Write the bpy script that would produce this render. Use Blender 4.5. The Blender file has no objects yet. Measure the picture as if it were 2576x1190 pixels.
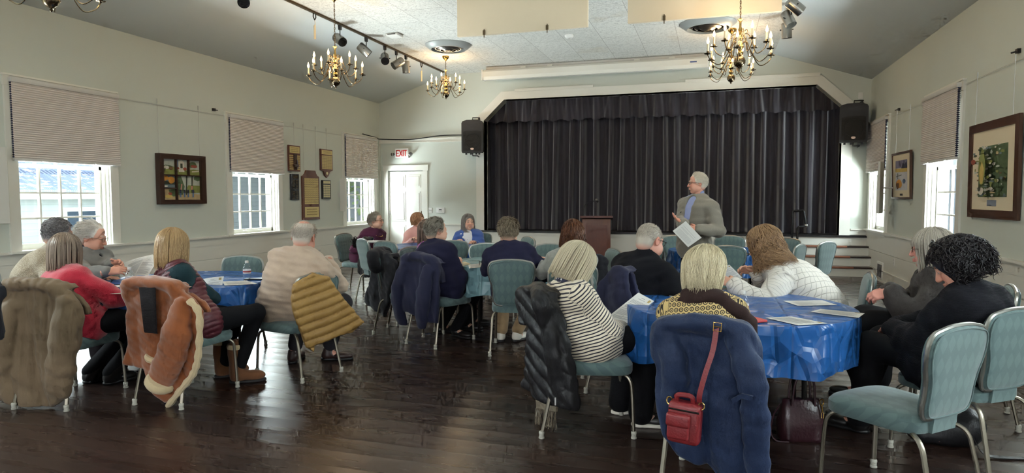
import bpy, bmesh, math, random, time
import numpy as np
from mathutils import Vector, Matrix
T00 = time.time()
SC = bpy.context.scene
COL = SC.collection
# ---------------------------------------------------------------- camera
FPX, YAW, PIT, ROL, CAMH = 1632.5, math.radians(17.198), math.radians(3.4804), math.radians(-.0817), 1.40
def cam_axes():
    cy, sy = math.cos(YAW), math.sin(YAW); cp, sp = math.cos(PIT), math.sin(PIT); cr, sr = math.cos(ROL), math.sin(ROL)
    right = np.array([cy, sy, 0]); fwd = np.array([-sy, cy, 0]); up = np.array([0, 0, 1.])
    f2 = cp*fwd - sp*up; u2 = cp*up + sp*fwd
    return cr*right + sr*u2, cr*u2 - sr*right, f2
CR, CU, CF = cam_axes()
cd = bpy.data.cameras.new('camera'); cam = bpy.data.objects.new('camera', cd); COL.objects.link(cam)
cd.sensor_fit = 'HORIZONTAL'; cd.sensor_width = 36; cd.lens = 36*FPX/2576; cd.clip_start = .05; cd.clip_end = 300
cam.matrix_world = Matrix(((CR[0], CU[0], -CF[0], 0), (CR[1], CU[1], -CF[1], 0), (CR[2], CU[2], -CF[2], CAMH), (0, 0, 0, 1)))
SC.camera = cam
# ---------------------------------------------------------------- sky, exposure, daylight lamps added outside the windows
SC.view_settings.view_transform = 'Standard'; SC.view_settings.look = 'None'
SC.view_settings.exposure = 0.2; SC.view_settings.gamma = 1; SC.view_settings.use_curve_mapping = False
SC.cycles.max_bounces = 6; SC.cycles.diffuse_bounces = 4; SC.cycles.glossy_bounces = 3; SC.cycles.transparent_max_bounces = 8; SC.cycles.adaptive_threshold = .09; SC.cycles.adaptive_min_samples = 12
SC.cycles.sample_clamp_indirect = 6
try: SC.cycles.use_denoising = True
except Exception: pass
W = bpy.data.worlds.new('overcast_sky'); SC.world = W; W.use_nodes = True
nt = W.node_tree; bg = nt.nodes['Background']
tc = nt.nodes.new('ShaderNodeTexCoord'); sx = nt.nodes.new('ShaderNodeSeparateXYZ'); nt.links.new(tc.outputs['Generated'], sx.inputs[0])
rp = nt.nodes.new('ShaderNodeValToRGB'); nt.links.new(sx.outputs[2], rp.inputs[0])
rp.color_ramp.elements[0].position = 0.0; rp.color_ramp.elements[0].color = (.14, .15, .17, 1)
rp.color_ramp.elements[1].position = .75; rp.color_ramp.elements[1].color = (.86, .93, 1, 1)
e = rp.color_ramp.elements.new(.12); e.color = (.2, .215, .235, 1)
e = rp.color_ramp.elements.new(.3); e.color = (.7, .77, .85, 1)
nt.links.new(rp.outputs[0], bg.inputs[0]); bg.inputs[1].default_value = 2.6
# the room: x from XL (left wall) to XR (right wall), stage wall at y = YB, camera stands at the origin
XL, XR, YB, YF = -7.2, 2.682, 13.18, -3.2
ZE, ZC, XC0, XC1 = 3.5, 4.05, -5.54, 1.03           # eaves, flat ceiling, its two creases
WIN_L = [(-1.56, -.21), (1.76, 3.11), (5.04, 6.39), (8.31, 9.66), (11.62, 12.97)]
WIN_R = [(-1.3, .03), (1.96, 3.3), (5.24, 6.58), (8.52, 9.86), (11.74, 13.08)]
WIN_FILL = [(-6.2, -4.6), (-3.1, -1.4), (.1, 1.7)]     # unseen tall windows behind the camera, added to let in frontal fill
DAY_FILL, GROUND_FILL, REAR_FILL = 900.0, 2150.0, 215.0  # strengths of the added lamps: high outside, low outside, behind the camera
def daylight_fill(src, dst, w, h, energy, col):           # area lamp added outside a window, standing in for sky or ground light
    ld = bpy.data.lights.new('daylight_fill', 'AREA'); ld.shape = 'RECTANGLE'; ld.size = w; ld.size_y = h; ld.energy = energy; ld.color = col
    lo = bpy.data.objects.new('daylight_fill', ld); COL.objects.link(lo)
    lo.location = src; lo.rotation_euler = (Vector(dst)-Vector(src)).to_track_quat('-Z', 'Y').to_euler()
for side, wins in ((XL, WIN_L), (XR, WIN_R)):
    for a, b in wins:
        s = -1 if side == XL else 1; y = (a+b)/2
        daylight_fill((side+s*2.6, y, 3.2), (side, y, 1.3), 2.6, 2.0, DAY_FILL*(1.45 if s < 0 else .7)*(.45 if y > 11 else 1), (.86, .94, 1.0))
        daylight_fill((side+s*1.7, y, -.35), (side, y, 1.3), 2.4, 1.6, GROUND_FILL*(1.12 if s < 0 else .9)*(.45 if y > 11 else 1), (.92, .965, 1.0))
for a, b in WIN_FILL: daylight_fill(((a+b)/2, YF-1.6, 2.6), ((a+b)/2, YF, 1.7), 2.2, 2.2, REAR_FILL, (.92, .96, 1.0))  # frontal fill lamps added outside the unseen rear windows
# ---------------------------------------------------------------- helpers
rnd = random.Random(7)
def V(*a): return np.array(a, float)
def nrm(v): v = np.array(v, float); return v/max(np.linalg.norm(v), 1e-9)
def ray(x, y): return CR*(x-1288)/FPX - CU*(y-595)/FPX + CF          # direction through a photo pixel
CAM = V(0, 0, CAMH)
def onz(x, y, z): d = ray(x, y); return CAM + d*(z-CAMH)/d[2]
def ony(x, y, Y): d = ray(x, y); return CAM + d*Y/d[1]
def onx(x, y, X): d = ray(x, y); return CAM + d*X/d[0]
def onpl(x, y, P, n): d = ray(x, y); return CAM + d*np.dot(np.array(P)-CAM, n)/np.dot(d, n)
def srgb(r, g, b):
    f = lambda c: (c/255/12.92) if c/255 <= .04045 else ((c/255+.055)/1.055)**2.4
    return (f(r), f(g), f(b), 1)
class NT:                                                             # tiny node-tree writer
    def __init__(s, name):
        s.m = bpy.data.materials.new(name); s.m.use_nodes = True; s.t = s.m.node_tree
        s.b = s.t.nodes['Principled BSDF']; s.o = s.t.nodes['Material Output']
    def n(s, typ, **k):
        x = s.t.nodes.new('ShaderNode'+typ)
        for a, b in k.items():
            if a.startswith('i_'):
                key = a[2:]; key = int(key) if key.isdigit() else key.replace('_', ' ')
                s.put(x.inputs[key], b)
            else: setattr(x, a, b)
        return x
    def put(s, sock, val):
        if hasattr(val, 'links') or isinstance(val, bpy.types.NodeSocket): s.t.links.new(val, sock)
        elif isinstance(val, bpy.types.Node): s.t.links.new(val.outputs[0], sock)
        else: sock.default_value = val
    def math(s, op, a, b=0.0, c=None):
        x = s.n('Math', operation=op); s.put(x.inputs[0], a); s.put(x.inputs[1], b)
        if c is not None: s.put(x.inputs[2], c)
        return x.outputs[0]
    def mix(s, fac, a, b, mode='MIX'):
        x = s.n('MixRGB', blend_type=mode); s.put(x.inputs[0], fac); s.put(x.inputs[1], a); s.put(x.inputs[2], b); return x.outputs[0]
    def ramp(s, fac, stops):
        x = s.n('ValToRGB'); s.put(x.inputs[0], fac); el = x.color_ramp.elements
        while len(el) < len(stops): el.new(.5)
        for e, (p, c) in zip(el, stops): e.position = p; e.color = c if len(c) == 4 else (*c, 1)
        return x.outputs[0]
    def co(s, scale=(1, 1, 1), which='Object', rot=(0, 0, 0)):
        tc = s.n('TexCoord'); mp = s.n('Mapping'); s.put(mp.inputs[0], tc.outputs[which]); mp.inputs['Scale'].default_value = scale
        mp.inputs['Rotation'].default_value = rot; return mp.outputs[0]
    def noise(s, scale, detail=3, vec=None, rough=.5, dist=0):
        x = s.n('TexNoise'); x.inputs['Scale'].default_value = scale; x.inputs['Detail'].default_value = detail
        x.inputs['Roughness'].default_value = rough; x.inputs['Distortion'].default_value = dist
        s.put(x.inputs['Vector'], vec if vec is not None else s.co()); return x.outputs['Fac']
    def bump(s, h, strength=.3, dist=.01):
        x = s.n('Bump'); x.inputs['Strength'].default_value = strength; x.inputs['Distance'].default_value = dist
        s.put(x.inputs['Height'], h); s.put(s.b.inputs['Normal'], x.outputs[0])
    def set(s, color=None, rough=None, metal=None, spec=None, coat=None, sheen=None):
        I = s.b.inputs
        if color is not None: s.put(I['Base Color'], color)
        if rough is not None: s.put(I['Roughness'], rough)
        if metal is not None: I['Metallic'].default_value = metal
        if spec is not None: I['Specular IOR Level'].default_value = spec
        if coat is not None: I['Coat Weight'].default_value = coat; I['Coat Roughness'].default_value = .15
        if sheen is not None: I['Sheen Weight'].default_value = sheen
        return s.m
_mc = {}
def plain(name, rgb, rough=.6, metal=0, var=.12, bscale=0, bstr=.15, spec=None, nscale=6, sheen=None, coat=None):
    if name in _mc: return _mc[name]
    k = NT(name); c = srgb(*rgb); d = tuple(x*(1-var) for x in c[:3])+(1,)
    k.set(color=k.mix(k.noise(nscale, 4), c, d) if var else c, rough=rough, metal=metal, spec=spec, sheen=sheen, coat=coat)
    if bscale: k.bump(k.noise(bscale, 3), bstr, .004)
    _mc[name] = k.m; return k.m
def cloth(name, rgb, rgb2=None, rough=.85, knit=0, nscale=14, bstr=.35, var=.22, sheen=.3, fleck=None):
    k = NT(name); c = srgb(*rgb); d = srgb(*rgb2) if rgb2 else tuple(x*(1-var) for x in c[:3])+(1,)
    col = k.mix(k.noise(nscale, 5), c, d)
    if fleck:
        col = k.mix(k.ramp(k.noise(420, 2), [(.5, (0, 0, 0)), (.62, (1, 1, 1))]), col, srgb(*fleck))
    k.set(color=col, rough=rough, sheen=sheen*min(1, max(c[:3])*3), spec=.2 if max(c[:3]) > .05 else .1)
    fine = k.noise(260, 2)
    if knit:
        w = k.n('TexWave', wave_type='BANDS', bands_direction='Z', i_Scale=knit, i_Distortion=2.5, i_Detail=2.0); k.put(w.inputs['Vector'], k.co())
        fine = k.math('ADD', k.math('MULTIPLY', w.outputs['Fac'], .8), fine)
    k.bump(fine, bstr, .004); return k.m
# mesh builder: collects shapes, then links them as ONE mesh object
class MB:
    def __init__(s): s.v = []; s.f = []; s.mi = []; s.m = 0; s.M = None
    def add(s, vs, fs, m=None):
        o = len(s.v)
        if s.M is not None: vs = [tuple((s.M @ Vector((float(p[0]), float(p[1]), float(p[2]))))) for p in vs]
        else: vs = [(float(p[0]), float(p[1]), float(p[2])) for p in vs]
        s.v += vs; s.f += [tuple(o+i for i in f) for f in fs]; s.mi += [s.m if m is None else m]*len(fs); return s
    def box(s, lo, hi, m=None):
        (a, b, c), (d, e, f) = lo, hi
        return s.add([(a,b,c),(d,b,c),(d,e,c),(a,e,c),(a,b,f),(d,b,f),(d,e,f),(a,e,f)],
                     [(0,3,2,1),(4,5,6,7),(0,1,5,4),(1,2,6,5),(2,3,7,6),(3,0,4,7)], m)
    def cbox(s, c, sz, m=None): return s.box([c[i]-sz[i]/2 for i in range(3)], [c[i]+sz[i]/2 for i in range(3)], m)
    def rbox(s, lo, hi, r=.01, seg=2, m=None):
        bm = bmesh.new(); bmesh.ops.create_cube(bm, size=1)
        for v in bm.verts: v.co = Vector([(lo[i]+hi[i])/2 + v.co[i]*(hi[i]-lo[i]) for i in range(3)])
        bmesh.ops.bevel(bm, geom=list(bm.edges), offset=min(r, .49*min(abs(hi[i]-lo[i]) for i in range(3))), segments=seg, affect='EDGES', profile=.5)
        bm.verts.index_update(); s.add([v.co[:] for v in bm.verts], [[v.index for v in f.verts] for f in bm.faces], m); bm.free(); return s
    def obox(s, c, ax, ay, az, m=None):                                # box from centre and three half-axis vectors
        c, ax, ay, az = (np.array(q, float) for q in (c, ax, ay, az)); vs = []
        for z in (-1, 1):
            for x, y in ((-1,-1),(1,-1),(1,1),(-1,1)): vs.append(c+ax*x+ay*y+az*z)
        return s.add(vs, [(0,3,2,1),(4,5,6,7),(0,1,5,4),(1,2,6,5),(2,3,7,6),(3,0,4,7)], m)
    def tube(s, pts, r, n=8, closed=False, cap=True, m=None, flat=1.0, up=None):
        P = [np.array(p, float) for p in pts]; N = len(P); rs = r if hasattr(r, '__len__') else [r]*N
        t0 = nrm(P[1]-P[0]); u = np.array(up, float) if up is not None else (V(0,0,1) if abs(t0[2]) < .9 else V(1,0,0))
        vs = []
        for i in range(N):
            t = nrm((P[(i+1) % N]-P[i-1]) if closed else (P[min(i+1,N-1)]-P[max(i-1,0)]))
            u = nrm(u-t*np.dot(u, t)); w = np.cross(t, u)
            for k in range(n):
                a = 2*math.pi*k/n; vs.append(P[i]+rs[i]*(u*math.cos(a)*flat+w*math.sin(a)))
        fs = []
        for i in range(N if closed else N-1):
            for k in range(n): j = (i+1) % N; fs.append((i*n+k, i*n+(k+1) % n, j*n+(k+1) % n, j*n+k))
        if cap and not closed: fs.append(tuple(range(n))[::-1]); fs.append(tuple((N-1)*n+k for k in range(n)))
        return s.add(vs, fs, m)
    def lathe(s, prof, c=(0,0,0), n=16, axis=None, m=None, ribs=0, rib=0.0):
        az = nrm(axis) if axis is not None else V(0,0,1); ax = nrm(np.cross(V(0,1,0.001) if abs(az[1]) < .9 else V(1,0,0), az)); ay = np.cross(az, ax)
        vs = []; fs = []; c = np.array(c, float)
        for r, z in prof:
            for k in range(n):
                a = 2*math.pi*k/n; q = r*(1+rib*abs(math.sin(ribs*a/2))) if ribs else r
                vs.append(c+ax*q*math.cos(a)+ay*q*math.sin(a)+az*z)
        for i in range(len(prof)-1):
            for k in range(n): fs.append((i*n+k, i*n+(k+1) % n, (i+1)*n+(k+1) % n, (i+1)*n+k))
        fs.append(tuple(range(n))[::-1]); fs.append(tuple((len(prof)-1)*n+k for k in range(n)))
        return s.add(vs, fs, m)
    def prism(s, poly, o, u, v, w, m=None):                            # polygon in (u,v) at o, extruded along w
        o, u, v, w = (np.array(q, float) for q in (o, u, v, w)); n = len(poly)
        a = [o+u*p[0]+v*p[1] for p in poly]
        return s.add(a+[p+w for p in a], [tuple(range(n))[::-1], tuple(range(n, 2*n))]+[(i, (i+1) % n, n+(i+1) % n, n+i) for i in range(n)], m)
    def grid(s, P, cu=False, cv=False, m=None):
        a, b = len(P), len(P[0]); vs = [p for row in P for p in row]; fs = []
        for i in range(a if cu else a-1):
            for j in range(b if cv else b-1):
                i2, j2 = (i+1) % a, (j+1) % b; fs.append((i*b+j, i2*b+j, i2*b+j2, i*b+j2))
        return s.add(vs, fs, m)
    def ball(s, c, r, n=12, k=8, m=None, A=None):
        r = r if hasattr(r, '__len__') else (r, r, r); A = np.eye(3) if A is None else np.array(A)
        c = np.array(c, float); vs = []
        for i in range(k+1):
            t = math.pi*i/k
            for j in range(n):
                a = 2*math.pi*j/n; vs.append(c + A.T @ V(r[0]*math.sin(t)*math.cos(a), r[1]*math.sin(t)*math.sin(a), -r[2]*math.cos(t)))
        return s.add(vs, [(i*n+j, i*n+(j+1) % n, (i+1)*n+(j+1) % n, (i+1)*n+j) for i in range(k) for j in range(n)], m)
    def build(s, name, mats, parent=None, smooth=.7, loc=None):
        me = bpy.data.meshes.new(name); me.from_pydata(s.v, [], s.f)
        mats = mats if isinstance(mats, (list, tuple)) else [mats]
        for q in mats: me.materials.append(q)
        me.polygons.foreach_set('material_index', s.mi)
        if smooth:
            me.polygons.foreach_set('use_smooth', [True]*len(s.f))
            me.set_sharp_from_angle(angle=smooth)
        me.validate(); me.update()
        o = bpy.data.objects.new(name, me); COL.objects.link(o)
        if parent is not None: o.parent = parent
        if loc is not None: o.location = loc
        return o
def tag(o, label, cat, group=None, kind=None):
    if label: o['label'] = label
    if cat: o['category'] = cat
    if group: o['group'] = group
    if kind: o['kind'] = kind
    return o
def thing(name, label, cat, loc=(0, 0, 0), rz=0, group=None):
    o = bpy.data.objects.new(name, None); o.empty_display_size = .1; COL.objects.link(o)
    o.location = loc; o.rotation_euler = (0, 0, rz); return tag(o, label, cat, group)
def struct(o): o['kind'] = 'structure'; return o
def dup(o, parent=None):
    c = o.copy(); COL.objects.link(c)
    if parent is not None: c.parent = parent
    for ch in KIDS.get(o.name, []) or [x for x in bpy.data.objects if x.parent == o]: dup(ch, c)
    return c
KIDS = {}
def smoothpath(pts, n=6):                                             # Catmull-Rom
    P = [np.array(p, float) for p in pts]; P = [2*P[0]-P[1]]+P+[2*P[-1]-P[-2]]; out = []
    for i in range(1, len(P)-2):
        for k in range(n):
            t = k/n; a, b, c, d = P[i-1:i+3]
            out.append(.5*((2*b)+(-a+c)*t+(2*a-5*b+4*c-d)*t*t+(-a+3*b-3*c+d)*t**3))
    out.append(P[-2]); return out
FONT = {}
def text(mb, s, o, u, v, h, m=None, w=None, bold=0):                  # flat lettering from stroke segments, o = lower-left corner
    G = {'A':'06-28|28-46|13-33','B':'','E':'40-00|00-08|08-48|04-34','X':'00-48|40-08','I':'20-28','T':'20-28|08-48'}
    x = 0.0; o, u, v = (np.array(q, float) for q in (o, nrm(u), nrm(v))); k = h/8; n = np.cross(u, v); th = k*(1+bold)/2
    for ch in s:
        for seg in [q for q in G.get(ch, '').split('|') if q]:
            a, b = seg.split('-'); A = o+u*(x+int(a[0])*k)+v*int(a[1])*k; B = o+u*(x+int(b[0])*k)+v*int(b[1])*k
            d = nrm(B-A); sd = np.cross(n, d)
            mb.obox((A+B)/2, d*(np.linalg.norm(B-A)/2+th*.9), sd*th, n*.0015, m)
        x += (3.6 if ch == 'I' else 6)*k
    return x
# ---------------------------------------------------------------- signed-distance modelling (smooth unions -> quad mesh)
def surface_nets(d, lo, h):
    nx, ny, nz = d.shape; ins = d < 0
    c = [ins[a:nx-1+a, b:ny-1+b, g:nz-1+g] for a in (0, 1) for b in (0, 1) for g in (0, 1)]
    n = sum(q.astype(np.int8) for q in c); act = (n > 0) & (n < 8)
    I = np.argwhere(act); idx = -np.ones(act.shape, np.int64); idx[act] = np.arange(len(I))
    S = np.zeros((len(I), 3)); K = np.zeros(len(I)); cor = [(a, b, g) for a in (0, 1) for b in (0, 1) for g in (0, 1)]
    val = {q: d[I[:, 0]+q[0], I[:, 1]+q[1], I[:, 2]+q[2]] for q in cor}
    for q in cor:
        for ax in range(3):
            if q[ax]: continue
            r = list(q); r[ax] = 1; r = tuple(r); a, b = val[q], val[r]; m = (a < 0) != (b < 0)
            t = np.where(m, a/np.where(m, a-b, 1), 0); P = np.tile(np.array(q, float), (len(I), 1)); P[:, ax] = t
            S[m] += P[m]; K[m] += 1
    vs = (I + S/np.maximum(K, 1)[:, None])*h + np.array(lo)
    fs = []
    for ax in range(3):
        b, g = (ax+1) % 3, (ax+2) % 3
        A = [slice(None)]*3; B = [slice(None)]*3; A[ax] = slice(0, -1); B[ax] = slice(1, None)
        for q in (b, g): A[q] = slice(1, -1); B[q] = slice(1, -1)
        sa, sb = ins[tuple(A)], ins[tuple(B)]
        for cond, flip in ((sa & ~sb, False), (~sa & sb, True)):
            E = np.argwhere(cond)
            if not len(E): continue
            E[:, b] += 1; E[:, g] += 1
            def cell(db, dg): q = E.copy(); q[:, b] += db; q[:, g] += dg; return idx[q[:, 0], q[:, 1], q[:, 2]]
            Q = np.stack([cell(-1, -1), cell(0, -1), cell(0, 0), cell(-1, 0)], 1)
            fs.append(Q[:, ::-1] if flip else Q)
    F = np.concatenate(fs) if fs else np.zeros((0, 4), np.int64)
    return vs, F[(F >= 0).all(1)]
def smin(a, b, k):
    if k <= 0: return np.minimum(a, b)
    h = np.maximum(k-np.abs(a-b), 0)/k; return np.minimum(a, b)-h*h*k*.25
class SDF:
    def __init__(s, lo, hi, h):
        s.lo = np.array(lo, float); s.h = h; n = np.ceil((np.array(hi)-s.lo)/h).astype(int)+1
        s.n = n; s.ax = [(s.lo[i]+h*np.arange(n[i])).astype(np.float32) for i in range(3)]; s.d = np.full(n, 1.0, np.float32)
    def sub(s, lo, hi):
        sl = []
        for i in range(3):
            a = int(max(0, math.floor((lo[i]-s.lo[i])/s.h))); b = int(min(s.n[i], math.ceil((hi[i]-s.lo[i])/s.h)+1))
            if b <= a: return None
            sl.append(slice(a, b))
        X, Y, Z = s.ax[0][sl[0]][:, None, None], s.ax[1][sl[1]][None, :, None], s.ax[2][sl[2]][None, None, :]
        return tuple(sl), X, Y, Z
    def put(s, r, val, k, op):
        if op == 'u': s.d[r] = smin(s.d[r], val, k)
        elif op == 's': s.d[r] = -smin(-s.d[r], val, k)
        else: s.d[r] = -smin(-s.d[r], -val, k)
    def cap(s, a, b, ra, rb=None, k=.02, op='u'):                      # tapering capsule
        rb = ra if rb is None else rb; a = np.array(a, float); b = np.array(b, float); R = max(ra, rb)+k+3*s.h
        q = s.sub(np.minimum(a, b)-R, np.maximum(a, b)+R)
        if q is None: return s
        r, X, Y, Z = q; ab = b-a; L = max(float(ab@ab), 1e-9)
        t = np.clip(((X-a[0])*ab[0]+(Y-a[1])*ab[1]+(Z-a[2])*ab[2])/L, 0, 1)
        d = np.sqrt((X-a[0]-t*ab[0])**2+(Y-a[1]-t*ab[1])**2+(Z-a[2]-t*ab[2])**2)-(ra+(rb-ra)*t)
        s.put(r, d, k, op); return s
    def ell(s, c, rad, A=None, k=.02, op='u'):                         # ellipsoid; rows of A are its axes
        rad = np.array(rad, float); c = np.array(c, float); R = rad.max()+k+3*s.h; q = s.sub(c-R, c+R)
        if q is None: return s
        r, X, Y, Z = q; x, y, z = X-c[0], Y-c[1], Z-c[2]
        if A is not None: A = np.array(A); x, y, z = (A[i, 0]*x+A[i, 1]*y+A[i, 2]*z for i in range(3))
        k0 = np.sqrt((x/rad[0])**2+(y/rad[1])**2+(z/rad[2])**2); k1 = np.sqrt((x/rad[0]**2)**2+(y/rad[1]**2)**2+(z/rad[2]**2)**2)
        s.put(r, k0*(k0-1)/np.maximum(k1, 1e-6), k, op); return s
    def plane(s, p, n, k=.01):                                         # keep the side the normal points away from
        n = nrm(n); X, Y, Z = s.ax[0][:, None, None], s.ax[1][None, :, None], s.ax[2][None, None, :]
        d = (X-p[0])*n[0]+(Y-p[1])*n[1]+(Z-p[2])*n[2]; s.d = -smin(-s.d, -d.astype(np.float32), k); return s
    def xyz(s): return s.ax[0][:, None, None], s.ax[1][None, :, None], s.ax[2][None, None, :]
    def wob(s, amp, freq, seed=0, stretch=(1, 1, 1), n=5):             # soft folds: sum of a few sine waves
        g = np.random.RandomState(seed); X, Y, Z = s.xyz(); w = 0
        for i in range(n):
            k = nrm(g.normal(size=3))*freq*g.uniform(.6, 1.6)*np.array(stretch); w = w+np.sin(X*k[0]+Y*k[1]+Z*k[2]+g.uniform(0, 6.28))
        s.d = s.d+(amp/n**.5)*w.astype(np.float32); return s
    def mesh(s):
        for i in range(3):
            a = [slice(None)]*3
            for e in (0, -1): a[i] = e; s.d[tuple(a)] = np.maximum(s.d[tuple(a)], s.h*.5)
        return surface_nets(s.d, s.lo, s.h)
def np_mesh(name, parts, mats, parent=None, origin=(0, 0, 0), smooth=True, col=None):
    """parts: list of (verts, faces, material index); one mesh object with its own origin"""
    vs = []; fs = []; mi = []; o = 0
    for v, f, m in parts: vs.append(v); fs.append(np.asarray(f)+o); mi.append(np.full(len(f), m)); o += len(v)
    v = np.concatenate(vs)-np.array(origin); f = np.concatenate(fs); mi = np.concatenate(mi)
    me = bpy.data.meshes.new(name); w = f.shape[1]
    me.vertices.add(len(v)); me.vertices.foreach_set('co', v.astype(np.float32).ravel())
    me.loops.add(f.size); me.loops.foreach_set('vertex_index', f.astype(np.int32).ravel())
    me.polygons.add(len(f)); me.polygons.foreach_set('loop_start', np.arange(0, f.size, w, dtype=np.int32))
    for q in (mats if isinstance(mats, (list, tuple)) else [mats]): me.materials.append(q)
    me.polygons.foreach_set('material_index', mi.astype(np.int32))
    if smooth: me.polygons.foreach_set('use_smooth', np.ones(len(f), bool))
    if col is not None:
        at = me.color_attributes.new('tint', 'FLOAT_COLOR', 'POINT'); c = np.ones((len(v), 4), np.float32); c[:, :3] = col; at.data.foreach_set('color', c.ravel())
    me.update(calc_edges=True); ob = bpy.data.objects.new(name, me); COL.objects.link(ob)
    if parent is not None: ob.parent = parent
    return ob
def inpoly(px, pz, poly):                                              # signed distance to a polygon (negative inside)
    P = np.array(poly, float); d = np.full(np.broadcast(px, pz).shape, 1e9); ins = np.zeros(d.shape, bool)
    for i in range(len(P)):
        a, b = P[i], P[(i+1) % len(P)]; e = b-a
        t = np.clip(((px-a[0])*e[0]+(pz-a[1])*e[1])/max(e@e, 1e-12), 0, 1)
        d = np.minimum(d, (px-a[0]-t*e[0])**2+(pz-a[1]-t*e[1])**2)
        if abs(e[1]) > 1e-12:
            c = ((a[1] > pz) != (b[1] > pz)) & (px < e[0]*(pz-a[1])/e[1]+a[0]); ins ^= c
    d = np.sqrt(d); return np.where(ins, -d, d)
# ---------------------------------------------------------------- materials of the room
M = {}
def wallpaint(name, rgb, b=.05):
    k = NT(name); c = srgb(*rgb); d = tuple(x*.93 for x in c[:3])+(1,)
    k.set(color=k.mix(k.noise(1.3, 3), c, d), rough=.55, spec=.25); k.bump(k.noise(180, 2), b, .002); return k.m
M['sage'] = wallpaint('sage_wall_paint', (205, 210, 201))
M['slope'] = wallpaint('grey_green_ceiling_paint', (216, 222, 222))
M['trim'] = plain('white_trim_paint', (226, 225, 216), .38, var=.04, spec=.4)
M['white'] = plain('white_plastic', (228, 228, 224), .4, var=.03)
M['black'] = plain('black_plastic', (22, 22, 24), .45, var=.2, bscale=300)
M['darkmetal'] = plain('dark_metal', (46, 44, 42), .4, .8)
M['chrome'] = plain('brushed_aluminium', (176, 174, 170), .3, 1.0, var=.1)
M['brass'] = plain('polished_brass', (196, 158, 92), .22, 1.0, var=.1)
M['antique'] = plain('antique_brass', (128, 112, 88), .24, 1.0, var=.15)
def m_floor():
    k = NT('dark_plank_floor'); co = k.co()
    br = k.n('TexBrick', offset=.37, i_Scale=1.0); k.put(br.inputs['Vector'], co)
    br.inputs['Color1'].default_value = srgb(46, 32, 27); br.inputs['Color2'].default_value = srgb(66, 48, 40); br.inputs['Mortar'].default_value = srgb(14, 10, 9)
    br.inputs['Brick Width'].default_value = 1.25; br.inputs['Row Height'].default_value = .18; br.inputs['Mortar Size'].default_value = .0016; br.inputs['Mortar Smooth'].default_value = .2
    gr = k.noise(9, 6, k.co((1.2, 16, 1)), .6, .6)
    col = k.mix(k.math('MULTIPLY', gr, .8), br.outputs['Color'], srgb(30, 21, 18))
    col = k.mix(k.math('MULTIPLY', k.ramp(k.noise(2.2, 4, k.co((.35, 3, 1))), [(.45, (0, 0, 0)), (.75, (1, 1, 1))]), .15), col, srgb(84, 66, 58))
    sc = k.ramp(k.noise(34, 3, k.co((1, 2.5, 1))), [(.735, (0, 0, 0)), (.75, (1, 1, 1))])       # pale scuffs
    col = k.mix(k.math('MULTIPLY', sc, .35), col, srgb(120, 104, 96))
    ro = k.math('ADD', .22, k.math('MULTIPLY', k.noise(3, 3, k.co((.5, 3, 1))), .12))
    k.set(color=col, rough=ro, spec=.5)
    sp = k.n('SeparateXYZ'); k.put(sp.inputs[0], co); f = k.math('SUBTRACT', k.math('FRACT', k.math('DIVIDE', sp.outputs[1], .18)), .5)
    h = k.math('MULTIPLY', k.math('MULTIPLY', f, f), 4.0)
    h = k.math('SUBTRACT', h, k.math('MULTIPLY', br.outputs['Fac'], .5))
    h = k.math('ADD', h, k.math('MULTIPLY', gr, .03))
    k.bump(h, 1.0, .0014); return k.m
M['floor'] = m_floor()
def m_tiles():
    k = NT('fissured_ceiling_tiles'); co = k.co()
    br = k.n('TexBrick', offset=.5, i_Scale=1.0); k.put(br.inputs['Vector'], k.co(rot=(0, 0, math.radians(90))))
    c = srgb(214, 214, 208); br.inputs['Color1'].default_value = c; br.inputs['Color2'].default_value = srgb(206, 206, 200); br.inputs['Mortar'].default_value = srgb(152, 150, 144)
    br.inputs['Brick Width'].default_value = 1.22; br.inputs['Row Height'].default_value = .61; br.inputs['Mortar Size'].default_value = .004
    fis = k.ramp(k.noise(38, 5, k.co((.6, 1.2, 1)), .75, 1.2), [(.41, (0, 0, 0)), (.50, (1, 1, 1))])
    col = k.mix(fis, srgb(168, 168, 164), br.outputs['Color'])
    col = k.mix(k.ramp(k.noise(1.1, 3), [(.62, (0, 0, 0)), (.72, (.35, .35, .35))]), col, srgb(176, 160, 128))
    k.set(color=col, rough=.9, spec=.1); k.bump(fis, .25, .004); return k.m
M['tiles'] = m_tiles()
def wood(name, a, b, rough=.35, sc=(1, 1, .12), s=30, coat=.2):
    k = NT(name); g = k.noise(s, 6, k.co(sc), .65, 1.2); k.set(color=k.mix(g, srgb(*a), srgb(*b)), rough=rough, coat=coat); k.bump(g, .06, .002); return k.m
M['walnut'] = wood('dark_walnut', (70, 42, 30), (38, 24, 18)); M['redwood'] = wood('reddish_mahogany', (112, 58, 36), (70, 34, 22))
M['plaquewood'] = wood('plaque_mahogany', (110, 62, 44), (74, 38, 28)); M['framewood'] = wood('brown_frame_wood', (92, 58, 38), (58, 36, 24))
M['goldplate'] = plain('engraved_gold_plate', (214, 192, 128), .45, .15, var=.18, nscale=22)
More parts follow.
